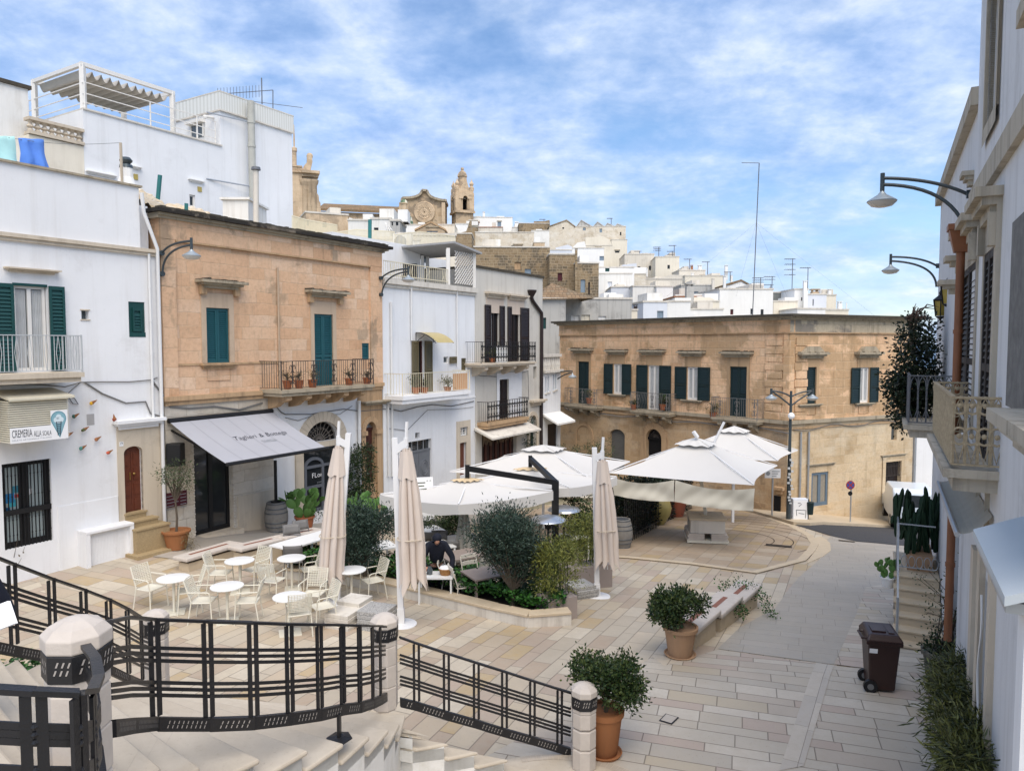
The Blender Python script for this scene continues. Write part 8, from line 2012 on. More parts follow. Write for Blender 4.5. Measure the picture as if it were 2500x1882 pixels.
# ---------------------------------------------------------------- the pale building along the right edge
m_rw=M_plaster("grey_weathered_limewash",(.66,.66,.66),dirt=(.30,.285,.26),amt=.4,streak=.55,grime=.5)
m_rst=M_plaster("lichened_trim_stone",(.46,.41,.33),dirt=(.07,.065,.05),amt=.7,streak=.8,grime=.9)
m_cop=M_plain("rust_orange_pipe",(.23,.09,.04),.55,.35,3.,.4);m_rust=M_plain("rusty_cream_iron",(.36,.29,.19),.75,.55,22.);m_gsh=M_plain("grey_brown_shutter",(.032,.026,.022),.7,.35,6.);m_lad=M_plain("grey_iron_paint",(.11,.115,.125),.55,.15)
def right_building():
 f=FR;zt=(f.uz(KI(805,462))[1]+f.uz(KI(618,1110))[1])/2;ub=f.uz(KI(815,700))[0];ue=f.uz(KI(612,1250))[0]
 A=thing("pale_street_house","pale streaked house on the right with a rust orange drainpipe and two street lamps","house",f.base(0,0));B=thing("tall_street_house","tall grey white house cut by the right edge of the picture, with the rusty balcony","house",f.base(9,0))
 sh1=f.r(KJ,855,932,-60,905);sh2=f.r(KJ,1000,1058,-60,960);zf=f.uz(KJ(1068,1078))[1];sh1=(sh1[0],sh1[1],zf,f.uz(KI(760,1375))[1]);sh2=(sh2[0],sh2[1],zf,f.uz(KI(885,1290))[1])
 d1=f.r(KL,880,905,60,700);d2=f.r(KL,955,1028,60,900);d3=f.r(KL,1090,1150,420,1300)
 fa=lambda q: (q[0],q[1],-.5,q[3])
 wall_mesh(f,ue,ub,-3,zt,[sh1,fa(d1),fa(d2)],7,.15).build("wall",m_rw,A)
 bw_=f.r(KI,890,950,-20,610);wall_mesh(f,ub+.001,11.5,-3,zt+1.6,[sh2,fa(d3),bw_],7,.15,o=.03).build("wall",m_rw,B)
 m=MB();f.box(m,ue-.1,ub,zt,zt+.25,-7,.12);m.build("coping",m_rst,A)
 m=MB();f.box(m,*bw_,-.12,-.1);m.build("blind_window",m_rst,B);m=MB();wall_mesh(f,bw_[0]-.1,bw_[1]+.1,bw_[2]-.2,bw_[3]+.1,[bw_],0,.1,.07,m=m,shell=False);m.build("blind_window_frame",m_rst,B)
 zc=(f.uz(KI(787,1040))[1]+f.uz(KI(1041,655))[1])/2;m=MB();f.box(m,ub-.1,11.5,zc-.16,zc+.12,0,.1);m.build("string_course",m_rst,B)
 for P_,q in ((A,sh1),(B,sh2)):
  o=.03 if P_ is B else 0;shutters(P_,f,q,m_gsh,2,.0+o,.08);m=MB();wall_mesh(f,q[0]-.16,q[1]+.16,q[2],q[3]+.5,[(q[0],q[1],q[2]-1,q[3])],0,.1,.05+o,m=m,shell=False)
  for u in (q[0]-.16,q[1]+.16): m.poly([f.P(u,q[2],0),f.P(u,q[2],.05+o),f.P(u,q[3]+.5,.05+o),f.P(u,q[3]+.5,0)])
  m.build("window_surround",m_rst,P_);m=MB();z=q[3]+.62
  for u in (q[0]-.13,q[1]+.0): f.box(m,u,u+.13,q[3],z-.26,0,.15)
  ledge(m,f,q[0]-.14,q[1]+.22,z,.30,.26,o);m.build("window_hood",m_rst,P_)
 for x,y,w in ((672,1305,.5),(635,1425,.4)): u,z=f.uz(KI(x,y),.2);m=MB();ledge(m,f,u-w/2,u+w/2,z,.25,.3);m.build("window_hood",m_rst,A)
 u,z=f.uz(KI(785,870));m=MB();ledge(m,f,u-.3,u+.1,z,.2,.16);m.build("stone_bracket",m_rst,A)
 u0,z0=f.uz(KI(1003,250),.25);m=MB();ledge(m,f,u0+.25,u0+1.8,z0+.2,.4,.26,.03);m.build("window_hood",m_rst,B);u0,z0=f.uz(KI(1010,1400));m=MB();f.box(m,u0,u0+1.2,f.uz(KJ(1130,690))[1],z0+.5,.0,.06);m.build("stone_niche",M_plain("mottled_dark_plaster",(.16,.155,.145),.95,.6,8.),B)
 u0,z0=f.uz(KJ(1045,705),.25);m=MB();ledge(m,f,u0-.1,u0+2.2,z0,.3,.3,.03);m.build("sill",m_rst,B)
 for q,mt in ((d1,m_dark),(d2,m_gsh)): m=MB();f.box(m,q[0],q[1],-.5,q[3],-.14,-.1);m.build("door",mt,A)
 m=MB();f.box(m,d3[0],d3[1],-.5,d3[3],-.12,-.08);m.build("slatted_door",m_gsh,B);m=MB()
 for i in range(12): f.box(m,d3[0]+(d3[1]-d3[0])*i/12,d3[0]+(d3[1]-d3[0])*(i+.5)/12,-.5,d3[3],-.08,-.06)
 m.build("door_slats",m_black,B);m=MB();f.box(m,d3[0]-.25,d3[0]-.001,-.5,d3[3]+.3,.03,.09);f.box(m,d3[1]+.001,d3[1]+.2,-.5,d3[3]+.3,.03,.09);f.box(m,d2[1]+.02,d2[1]+.3,-.5,d2[3],0,.08);m.build("door_surround",m_stone_t,B)
 # copper coloured drainpipe with its hopper
 o=.16;t_,b_=f.uz(KI(705,1300),o),f.uz(KL(842,900),o);uu=(t_[0]+b_[0])/2;pb=pipe(A,f,[(uu,b_[1]),(uu,t_[1])],.058,m_cop,o,n=12);m=MB();z=t_[1];k=.16
 m.hexa([f.P(uu-.09,z,o-.09),f.P(uu+.09,z,o-.09),f.P(uu+.09,z,o+.09),f.P(uu-.09,z,o+.09),f.P(uu-k,z+.32,o-k),f.P(uu+k,z+.32,o-k),f.P(uu+k,z+.32,o+k),f.P(uu-k,z+.32,o+k)]);f.box(m,uu-k-.02,uu+k+.02,z+.32,z+.40,o-k-.01,o+k+.02);m.build("hopper",m_cop,A)
 # balconies
 def bal(P_,un,pr,uf,zf,h,mr,near,name):
  Fn=F(f.P(un,0).xy,f.n);b=MB();f.box(b,uf,un,zf-.09,zf,0,pr+.06);f.box(b,uf+.1,un-.08,zf-.24,zf-.091,0,pr-.04);s=b.build("balcony",m_rst,P_);m=MB();z0,z1=zf+.05,zf+h;e=pr-.02
  for z,w in ((z1,.04),(z0,.03)): m.bar(f.P(uf+.03,z,0),f.P(uf+.03,z,e),w,w*.6);m.bar(f.P(uf+.03,z,e),f.P(un-.03,z,e),w,w*.6);m.bar(f.P(un-.03,z,e),f.P(un-.03,z,0),w,w*.6)
  n=int((un-uf)/.085)
  for i in range(n+1): u=uf+.03+(un-uf-.06)*i/n;m.bar(f.P(u,z0,e),f.P(u,z1,e),.022,.022)
  q=near
  for i in range(q):
   for un_ in (un-.03,uf+.03):
    g_=F(f.P(un_,0).xy,f.n);a,c=e*i/q,e*(i+1)/q;md=(a+c)/2
    m.tube([g_.P(a,z1-.28,0),g_.P(a+(md-a)*.3,z1-.1,0),g_.P(md,z1-.01,0),g_.P(c-(c-md)*.3,z1-.1,0),g_.P(c,z1-.28,0)],.011,5);m.tube([g_.P(a,z0+.25,0),g_.P(md,z0+.02,0),g_.P(c,z0+.25,0)],.011,5);m.bar(g_.P(a,z0,0),g_.P(a,z1,0),.022,.022)
    for zz in (.3,.5,.72): m.sphere(g_.P(a,z0+(z1-z0)*zz,0),.022,6,4)
    if name=='scroll':
     for zc_ in (z0+.3,z0+.62): m.tube([g_.P(md+.07*math.cos(R(30*k)),zc_+.09*math.sin(R(30*k)),0) for k in range(13)],.014,5);m.sphere(g_.P(md,zc_,0),.03,6,4)
  m.build("railing",mr,s)
 un=f.uz(KJ(1066,1078))[0];pr=F(f.P(un,0).xy,f.n).uz(KJ(757,1082))[0];bal(B,un,pr,f.uz(KJ(652,890),pr)[0],zf,F(f.P(un,0).xy,f.n).uz(KJ(762,640))[1]-zf,m_rust,4,'scroll')
 un=f.uz(KJ(770,800))[0];Fn=F(f.P(un,0).xy,f.n);pr2=Fn.uz(KJ(512,800))[0];zf2=Fn.uz(KJ(512,800))[1];bal(A,un,pr2,un-2.6,zf2,Fn.uz(KJ(517,515))[1]-zf2,m_lad,5,'arch')
 # lanterns
 for x,y,s,lb in ((655,1490,1.,"black wall lantern with yellow panes, the nearer one beside the orange pipe"),(617,1555,.9,"black wall lantern with yellow panes, the lower one above the creeper")):
  Fq=F(f.P(-1.2 if s==1. else -1.9,0).xy,f.n);o_,z_=Fq.uz(KI(x,y));c=Fq.P(o_,z_);L_=thing("wall_lantern",lb,"lantern",c,group="black wall lanterns");m=MB();m.lathe(c,[(.02,.34),(.05,.28),(.03,.25),(.17,.14),(.16,.12)],6);m.lathe(c,[(.16,.13),(.155,.11)],6);m.lathe(c,[(.095,-.22),(.1,-.24),(.03,-.28),(.01,-.32)],6)
  for i in range(6): a=R(60*i);m.bar(c+Vector((.15*math.cos(a),.15*math.sin(a),.12)),c+Vector((.1*math.cos(a),.1*math.sin(a),-.22)),.02,.02)
  m.tube([c+Vector((0,0,.3)),c+f.n*-.2+Vector((0,0,.38)),Fq.P(0,z_+.1)],.018,6);m.tube([c+Vector((0,0,-.3)),c+f.n*-.15+Vector((0,0,-.45)),Fq.P(0,z_-.35)],.012,6);m.build("lantern_frame",m_black,L_);m=MB();m.lathe(c,[(.135,.11),(.088,-.21)],6);m.build("panes",M_plain("yellow_lantern_glass",(.40,.29,.06),.2,.3),L_)
 # awning housing, box and cables below the balcony
 a,b=f.uz(KL(1008,112),.40),f.uz(KL(1317,745),.40);zz=(a[1]+b[1])/2;W_=thing("awning_box","long white awning box top sloping along the right edge below the balcony","awning",f.P(a[0],zz,.3));m=MB();m.hexa([f.P(a[0],zz-.06,.42),f.P(11.4,zz-.06,.42),f.P(11.4,zz+.1,.05),f.P(a[0],zz+.1,.05),f.P(a[0],zz,.42),f.P(11.4,zz,.42),f.P(11.4,zz+.16,.05),f.P(a[0],zz+.16,.05)]);m.build("cover",M_plain("pale_blue_white_sheet",(.48,.52,.54),.5,.06,2.),W_)
 m=MB();f.box(m,b[0]-.9,11.3,-.5,zz-.065,.04,.30);m.build("pillar",m_white,W_);m=MB();f.box(m,a[0]+.05,11.3,zz-.13,zz-.061,.3,.40);m.build("front_rail",m_gal,W_)
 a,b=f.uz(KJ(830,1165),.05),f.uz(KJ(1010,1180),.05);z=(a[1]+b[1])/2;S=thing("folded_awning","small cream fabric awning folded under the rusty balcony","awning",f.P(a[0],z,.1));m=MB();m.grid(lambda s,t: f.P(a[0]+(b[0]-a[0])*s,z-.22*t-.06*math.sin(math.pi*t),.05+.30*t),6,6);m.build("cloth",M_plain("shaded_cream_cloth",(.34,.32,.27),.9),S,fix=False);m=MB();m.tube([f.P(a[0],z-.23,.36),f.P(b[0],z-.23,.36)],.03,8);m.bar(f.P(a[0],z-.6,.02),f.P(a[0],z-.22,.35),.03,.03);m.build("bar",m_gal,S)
 cable("twisted pale cable bundle under the rusty balcony",[f.P(3+i*.3,zz+.75-.05*i+.05*math.sin(i*2.3),.1+.03*math.sin(i*5)) for i in range(14)],.022,M_plain("pale_cable",(.5,.49,.46),.7));x0=(d3[0]+d3[1])/2;cable("white flex hanging in front of the slatted door on the right",[f.P(x0+.1*math.sin(i*.7),d3[3]-.1-i*.13,.1) for i in range(14)],.012,m_pipe_w)
 # creeper on the far balcony
 c=thing("creeper","dark bougainvillea creeper tumbling over the far balcony with bare twigs on top","creeper",f.P(-3.2,zf2,pr2));Yc=f.P(un-2.0,0,pr2).y;pts=[]
 for x0,x1,y0,y1,n in ((500,640,200,330,26),(470,640,330,520,44),(450,680,500,680,70),(395,520,560,650,26),(460,640,660,770,36),(600,680,310,410,9),(470,520,740,790,6)):
  for _ in range(n): p=at(KJ(random.uniform(x0,x1),random.uniform(y0,y1)),Yc+random.uniform(-.5,.7));pts.append(p)
 m=MB();leaves(m,pts,34,.11,.085,.05,-.1);m.build("foliage",m_boug,c,fix=False);m=MB()
 for _ in range(26):
  p=at(KJ(random.uniform(500,560),random.uniform(180,240)),Yc);q=at(KJ(random.uniform(560,700),random.uniform(85,235)),Yc+random.uniform(-.4,.4));m.tube([p,p.lerp(q,.5)+Vector((0,0,.12))+rv(.03),q],[.02,.012,.005],5)
 m.build("bare_twigs",M_plain("bare_twig_bark",(.12,.08,.06),.9,.3),c);m=MB();b0=at(KJ(560,700),Yc);m.tube([b0-Vector((0,0,.3)),at(KJ(555,450),Yc),at(KJ(520,200),Yc)],[.05,.04,.02],6);m.build("stem",m_bark,c)
right_building()
_u=FR.uz(KI(775,990))[0];wall_lamp("large curved arm street lamp high on the right hand house, the nearer of the two",FR,_u,.05,KI(775,985),KI(772,1180),KI(322,905),KI(560,925),KI(605,1000),.78)
_u=FR.uz(KI(610,1350))[0];wall_lamp("farther curved arm street lamp low against the sky on the right",FR,_u,.05,KI(608,1350),KI(604,1445),KI(364,1305),KI(500,1315),KI(530,1360),.72)
# ---------------------------------------------------------------- outside stair with cactus, planters along the wall
def side_stair():
 f=FR;un=f.uz(KL(808,778))[0];o1=F(f.P(un,0).xy,f.n).uz(KL(484,765))[0];gz=onz(KL(640,770),-.25).z;t=thing("side_stair","short flight of worn cream stone steps against the right hand house","stairs",f.P(un,gz,o1/2));n=6;run,rise=.29,.185
 for i in range(n):
  u1=un-run*i;m=MB();f.box(m,un-run*n-1.6,u1,gz-.3,gz+rise*(i+1)-.045,.02,o1-.02);f.box(m,u1-run-.02 if i<n-1 else un-run*n-1.6,u1+.03,gz+rise*(i+1)-.044,gz+rise*(i+1),.01,o1+.02);m.build("step",m_strip,t,bevel=.01)
 zt=gz+rise*n;ul=un-run*n;m=MB();e=o1-.04
 m.bar(f.P(un-.05,gz+.2,e),f.P(un-.05,gz+1.05,e),.035,.035);m.bar(f.P(un-.05,gz+1.05,e),f.P(ul,zt+1.0,e),.035,.03);m.bar(f.P(ul,zt,e),f.P(ul,zt+1.0,e),.04,.04);m.bar(f.P(ul,zt+1.0,e),f.P(ul-1.6,zt+1.0,e),.035,.03);m.bar(f.P(ul,zt+1.,e),f.P(ul,zt+1.,.1),.025,.025);m.bar(f.P(ul,zt+.1,e),f.P(ul,zt+.1,.1),.025,.025)
 for i in range(7): m.tube([f.P(ul,zt+.1+.12+.12*math.sin(R(30*k)),e-.13-i*.14+.06*math.cos(R(30*k))) for k in range(13)],.008,4)
 m.build("handrail",m_gal,t);b=f.P(ul-.75,zt,o1*.42);C=thing("column_cactus","tall dark columnar cactus in a trough at the top of the side stair","cactus",b);m=MB()
 for k in range(58):
  p=b+Vector((random.uniform(-.5,.42),random.uniform(-.4,.4),.3+(k % 3)*.25));h=random.uniform(.45,1.3)-(k % 3)*.15;q=p+Vector((random.gauss(0,.10),random.gauss(0,.06),h));base=len(m.v);nn=10
  for z,r in ((0,.028),(.1,.045),(.85,.048),(.95,.034),(1,.008)):
   for j in range(nn): a=2*math.pi*j/nn;rr=r*(1 if j % 2 else .6);c=p.lerp(q,z);m.v.append((c.x+rr*math.cos(a),c.y+rr*math.sin(a),c.z))
  for i in range(4):
   for j in range(nn): m.f.append((base+i*nn+j,base+i*nn+(j+1) % nn,base+(i+1)*nn+(j+1) % nn,base+(i+1)*nn+j))
 m.build("columns",m_cact2,C,fix=False);m=MB();f.box(m,ul-1.3,ul-.15,zt,zt+.32,.12,o1*.72);m.build("trough",m_terra2,C)
 p=f.P(ul+.1,zt-.35,o1+.12);cactus("small prickly pear in a white pot hung outside the stair rail",p,.15,.22,4,.17,9,m_wnew,leafy=False)
side_stair()
m_bambt=M_leaf('yellowing_bamboo_leaves',(.03,.04,.012),(.14,.15,.035),(.42,.36,.13),5.)
def strip_plants():
 f=FR;q=ong(KL(775,1125));potted("tall grey clay pot with a leggy climber at the foot of the orange pipe",q,.27,.62,M_plain('grey_clay_pot',(.17,.16,.13),.85,.3,6.),(.3,.28,.16),m_vine,24,16,.06,.035,dz=-.05);t=bpy.data.objects['potted_shrub.003'] if False else None
 V=thing("climbing_vine","thin leggy vine trained up the orange drainpipe","vine",q);m=MB();l=[]
 for k in range(16):
  p=q+Vector((random.uniform(-.1,.2),random.uniform(-.1,.2),.6));e=at(KL(random.uniform(600,930),random.uniform(300,760)),q.y+random.uniform(-.1,.9));md=p.lerp(e,.5)+Vector((.15,0,.25));m.tube([p,md,e],[.012,.008,.003],4);l += [md.lerp(e,s) for s in (.2,.5,.8,1.)]+[p.lerp(md,.7)]
 m.build("stems",m_bark,V);m=MB();leaves(m,l,5,.07,.05,.025,.2);m.build("foliage",m_olive2,V,fix=False)
 B=thing("bamboo_trough","long trough of yellowing bamboo along the wall at the bottom right corner","plant",ong(KL(900,1500)));pts=[]
 for x0,x1,y0,y1,n,Y0,Y1 in ((780,1040,960,1090,60,9.6,10.4),(770,1060,1080,1240,70,8.8,9.8),(790,1090,1230,1420,80,8.,9.),(830,1130,1400,1560,80,7.4,8.3),(850,1150,1540,1680,60,7.,7.8)):
  for _ in range(n): pts.append(at(KL(random.uniform(x0,x1),random.uniform(y0,y1)),random.uniform(Y0,Y1)))
 m=MB();leaves(m,pts,40,.10,.13,.02,-.1);m.build("foliage",m_bambt,B,fix=False);a,b=ong(KL(850,1160)),ong(KL(880,1640));m=MB();d=(b-a);n=Vector((-d.y,d.x,0)).normalized()*.34
 m.hexa([a-n*.0,b-n*.0,b+n,a+n,a+Vector((0,0,.42)),b+Vector((0,0,.42)),b+n+Vector((0,0,.42)),a+n+Vector((0,0,.42))]);m.build("trough",m_stone_w,B)
strip_plants()
# ---------------------------------------------------------------- wheeled bin
def bin_():
 p=ong(KL(385,1125));t=thing("wheelie_bin","dark brown two wheeled refuse bin standing on the pale slabs","bin",p,R(-14));mb=M_plain("brown_bin_plastic",(.030,.012,.010),.38,.2,4.,.45);x0,x1=.19,.24;y0,y1=.20,.28;h=.87
 m=MB();m.hexa([(-x0,-y0,.04),(x0,-y0,.04),(x0,y0,.04),(-x0,y0,.04),(-x1,-y1,h),(x1,-y1,h),(x1,y1,h),(-x1,y1,h)]);m.build("body",mb,t,world=False,bevel=.03);m=MB();m.box(-x1-.03,x1+.03,-y1-.02,y1+.02,h-.06,h+.005);m.build("rim",mb,t,world=False,bevel=.012)
 m=MB();m.hexa([(-x1-.04,-y1-.05,h+.006),(x1+.04,-y1-.05,h+.006),(x1+.04,y1+.06,h+.006),(-x1-.04,y1+.06,h+.006),(-x1+.02,-y1+.03,h+.1),(x1-.02,-y1+.03,h+.1),(x1-.03,y1,h+.12),(-x1+.03,y1,h+.12)]);m.build("lid",mb,t,world=False,bevel=.025)
 m=MB();m.box(-.16,.05,-.14,.13,h+.10,h+.125);m.box(.08,.17,-.17,.15,h+.10,h+.118);l=m.build("lid_panel",mb,t,world=False,bevel=.01);m=MB();m.tube([(-x1-.02,.05,h+.04),(-x1-.09,.05,h+.03),(-x1-.09,-.25,h+.03),(-x1-.02,-.25,h+.04)],.018,6);m.build("handle",mb,t,world=False)
 for s in (-1,1): m=MB();m.tube([(-.18,s*.21-.03,.1),(-.18,s*.21+.03,.1)],.105,20);w=m.build("wheel",m_black,t,world=False,smooth=40);m=MB();m.tube([(-.18,s*.21-.034,.1),(-.18,s*.21+.034,.1)],.05,12);m.build("hub",m_cable,w,world=False)
 m=MB();m.poly([(-.22,-y1+.015,h-.20),(-.10,-y1+.013,h-.20),(-.10,-y1-.006,h-.12),(-.22,-y1-.004,h-.12)]);m.build("label",m_signw,t,world=False,fix=False)
bin_()
# ---------------------------------------------------------------- street furniture by the corner building
def double_lamp():
 b=ong(KH(1437,1312));b.z -= .1;t=thing("double_street_lamp","tall grey double armed street lamp with stickers on its post at the corner","street lamp",b);top=at(KH(1447,525),b.y);m=MB();m.tube([b,b.lerp(top,.35),Vector((b.x,b.y,top.z))],[.10,.075,.05],12);m.build("pole",m_larm,t,smooth=60)
 for x,mx in ((1335,1385),(1582,1515)):
  h=at(KH(x,525),b.y);a=Vector((b.x,b.y,at(KH(1445,560),b.y).z));lo=Vector((b.x,b.y,at(KH(1445,615),b.y).z))
  for s,hh in ((a,.12),(lo,.04)): c=s.lerp(h,.45)+Vector((0,0,hh));m=MB();m.tube([s*(1-q)**2+c*2*q*(1-q)+h*q*q for q in [i/10 for i in range(11)]],.035,6);m.build("arm",m_larm,t)
  lamp_head(t,h-Vector((0,0,.22)),.85);m=MB();m.tube([h+Vector((0,0,.1)),h-Vector((0,0,.15))],.05,6);m.build("hanger",m_larm,t)
 m=MB();c=Vector((b.x-.05,b.y-.2,at(KH(1440,672),b.y).z));m.sphere(c,.14,10,6);m.build("camera_dome",m_signw,t);m=MB()
 for i in range(16): z=b.z+.9+i*.12;a=random.uniform(-2.4,-.6);m.box(b.x+.115*math.cos(a)-.05,b.x+.115*math.cos(a)+.05,b.y-.128,b.y-.10,z,z+random.uniform(.05,.1))
 m.build("stickers",M_plain("sticker_remnants",(.5,.52,.53),.7,.5,20.),t)
double_lamp()
def signs():
 b=ong(KH(1808,1328));b.z += .1;t=thing("no_stopping_sign","round blue and red no stopping sign on a grey post by the pavement","sign",b);c=at(KH(1806,1088),b.y);r=.19;m=MB();m.tube([b,Vector((b.x,b.y,c.z+.2))],.03,8);m.build("post",m_gal,t)
 for k,(rr,mt,o) in enumerate(((r,M_plain("sign_red",(.35,.03,.03),.5),.05),(r*.80,M_plain("sign_blue",(.03,.08,.30),.5),.056))): m=MB();m.tube([(c.x,b.y-o,c.z),(c.x,b.y-o-.006,c.z)],rr,28);m.build("disc",mt,t)
 m=MB()
 for s in (-1,1): m.bar((c.x-r*.55,b.y-.068-.003*s,c.z-s*r*.55),(c.x+r*.55,b.y-.068-.003*s,c.z+s*r*.55),.045,.004,up=(0,1,0))
 m.build("cross",m_cable if False else bpy.data.materials["sign_red"],t);m=MB();q=at(KH(1806,1138),b.y);m.tube([(c.x,b.y-.05,q.z),(c.x,b.y-.056,q.z)],.1,14);m.build("small_disc",m_black,t)
 a=at(KH(1338,1290),31.4);a.z=g(a.x,a.y);p=at(KH(1340,1018),31.4);t=thing("street_board","white direction board on a thin post beside the large parasol","sign",a);m=MB();m.tube([a,Vector((a.x,a.y,p.z+.3))],.04,8);m.build("post",m_gal,t);m=MB();m.box(p.x-.34,p.x+.34,a.y-.07,a.y-.05,p.z-.2,p.z+.2);m.build("board",m_signw,t);m=MB()
 for i in range(3): m.box(p.x-.04,p.x+.3-.07*i,a.y-.074,a.y-.071,p.z+.07-.1*i,p.z+.105-.1*i)
 m.tube([(p.x-.2,a.y-.073,p.z),(p.x-.2,a.y-.075,p.z)],.09,12);m.build("faint_marks",m_inkg,t)
 b=ong(KH(1508,1312));t=thing("utility_cabinet","pale grey utility cabinet with scribbles at the foot of the corner building","cabinet",b);m=MB();x,y,z=b;m.box(x-.32,x+.32,y,y+.3,z-.1,z+.98);m.build("body",m_wblue,t,bevel=.02);m=MB();m.box(x-.29,x+.29,y-.012,y,z+.08,z+.92);d=m.build("door",m_signw,t);m=MB()
 for a_,c_ in (((-.15,1.15),(.0,1.15)),((-.1,.95),(.05,1.1)),((-.2,.4),(-.22,.75)),((-.22,.75),(.28,.72)),((.28,.72),(.26,.25)),((-.1,.55),(.2,.5))): m.bar((x+a_[0]*.8,y-.015,z+a_[1]*.7),(x+c_[0]*.8,y-.015,z+c_[1]*.7),.02,.006,up=(0,1,0))
 m.build("scribbles",m_ink,d);b=at(KH(1566,1300),b.y);t=thing("litter_bin","small dark slatted litter bin beside the utility cabinet","bin",b);x,y,z=b;m=MB();m.lathe((x,y,z+.25),[(.12,0),(.15,.5),(.14,.52)],12);m.build("basket",m_bottle,t);m=MB();m.tube([(x,y+.2,z-.2),(x,y+.15,z+.85)],.025,6);m.build("post",m_black,t)
signs()
def van():
 p=at(KJ(545,1470),31.5);p.z=g(p.x,p.y)-.0;t=thing("white_van","white panel van half hidden behind the cactus at the far right","van",p,R(-20));mw=M_plain("white_van_paint",(.62,.68,.74),.25,.04,1.,.6);w=.82
 prof=[(-.0,.38),(.0,1.05),(.12,1.72),(.35,1.86),(2.3,1.84),(2.9,1.2),(3.7,1.0),(3.85,.4)];m=MB();m.prism([(-w,y,z) for y,z in prof],(2*w,0,0));m.build("body",mw,t,world=False,bevel=.08)
 m=MB();m.hexa([(-w+.12,-.012,1.12),(w-.12,-.012,1.12),(w-.12,.02,1.12),(-w+.12,.02,1.12),(-w+.2,.085,1.62),(w-.2,.085,1.62),(w-.2,.12,1.62),(-w+.2,.12,1.62)]);m.build("rear_window",m_glass,t,world=False);m=MB();m.box(-w-.01,w+.01,-.1,.05,.34,.6);m.build("bumper",m_black,t,world=False,bevel=.03)
 for s in (-1,1):
  m=MB();m.box(s*(w-.08)-.06,s*(w-.08)+.06,-.03,.03,.8,1.2);m.build("tail_light",M_plain("tail_light_red",(.25,.02,.02),.3),t,world=False)
  for y in (.75,3.1): m=MB();m.tube([(s*(w-.2),y,.31),(s*(w+.01),y,.31)],.31,20);wh=m.build("wheel",m_black,t,world=False,smooth=40);m=MB();m.tube([(s*(w-.1),y,.31),(s*(w+.015),y,.31)],.17,14);m.build("hubcap",m_gal,wh,world=False)
 m=MB();m.box(-.26,.26,-.03,.01,.78,.9);m.build("number_plate",m_signw,t,world=False)
van()
# ---------------------------------------------------------------- restaurant corner: heaters, bamboo boxes, hedge, menus
def heater(label,k,x,y,Y):
 c=at(k(x,y),Y);gz=g(c.x,c.y);t=thing("patio_heater",label,"heater",(c.x,c.y,gz),0,"patio heaters");m=MB();m.lathe((c.x,c.y,c.z),[(.50,-.05),(.44,.0),(.2,.06),(.03,.1)],28);m.lathe((c.x,c.y,c.z),[(.5,-.05),(.505,-.06)],28);m.build("reflector",M_plain("dull_aluminium_dish",(.55,.57,.6),.3,.1,4.,.5,.8),t,smooth=40);m=MB();m.tube([(c.x,c.y,gz),(c.x,c.y,c.z)],.035,8);m.lathe((c.x,c.y,gz),[(.24,0),(.24,.7),(.2,.75),(.05,.76)],16);m.lathe((c.x,c.y,c.z-.3),[(.1,0),(.12,.22)],12);m.build("stand",m_black,t,smooth=40)
heater("patio heater with a dull metal dish in front of the black post",KM,1545,728,20.4);heater("patio heater with a dull metal dish behind the black post",KM,1650,662,22.0)
m_box=M_plain("greige_planter_box",(.33,.28,.255),.7,.08,3.)
def bbox(label,cx,cy,Y,sx,sy,h,bh,mat,rz,rad):
 p=at(KM(cx,cy),Y);p.z=g(p.x,p.y);t=thing("bamboo_box",label,"plant",p,rz,"bamboo in planter boxes");m=MB();m.box(-sx,sx,-sy,sy,0,h);m.build("box",m_box,t,world=False,bevel=.008);m=MB();pts=[p+Vector((random.uniform(-rad,rad),random.uniform(-rad,rad)*.7,h+random.random()**.8*bh)) for _ in range(150)];leaves(m,pts,30,.085,.10,.016,.1);m.build("foliage",mat,t,fix=False);m=MB()
 for _ in range(22): q=p+Vector((random.uniform(-.3,.3),random.uniform(-.2,.2),h));m.tube([q,q+Vector((random.uniform(-.15,.15),0,bh*random.uniform(.7,1)))],.008,4)
 m.build("canes",m_olive2,t)
bbox("yellow green bamboo in a greige box right of the full olive tree",1600,1262,15.7,.36,.28,.5,1.1,m_bamb,R(28),.46);bbox("tall bamboo in a greige box just left of the right hand closed parasol",1800,1115,18.6,.62,.28,.6,1.25,m_bamb,R(24),.5)
t=thing("narrow_planter","narrow empty looking greige box at the corner of the ivy bed","planter",(lambda q: Vector((q.x,q.y,g(q.x,q.y))))(at(KM(1525,1250),16.0)));m=MB();m.box(-.2,.2,-.2,.2,0,.42);m.build("box",m_box,t,world=False)
def hedge():
 t=thing("hedge_fence","dark clipped hedge growing through black iron bars along the platform","hedge",ong(KR(480,700)));a,b=ong(KR(285,810)),ong(KR(700,590));m=MB();pts=[a.lerp(b,random.random())+Vector((random.uniform(-.9,.05),random.uniform(-.1,.5),.15+random.random()*1.75)) for _ in range(620)];leaves(m,pts,26,.14,.16,.07,.2);m.build("foliage",m_hedge,t,fix=False);m=MB();n=46
 for i in range(n): q=a.lerp(b,i/n)+Vector((.1,-.1,0));m.bar(q,q+Vector((0,0,1.75)),.025,.025)
 m.bar(a+Vector((.1,-.1,1.7)),b+Vector((.1,-.1,1.7)),.04,.03);m.bar(a+Vector((.1,-.1,.25)),b+Vector((.1,-.1,.25)),.04,.03);m.build("iron_bars",m_iron,t)
hedge()
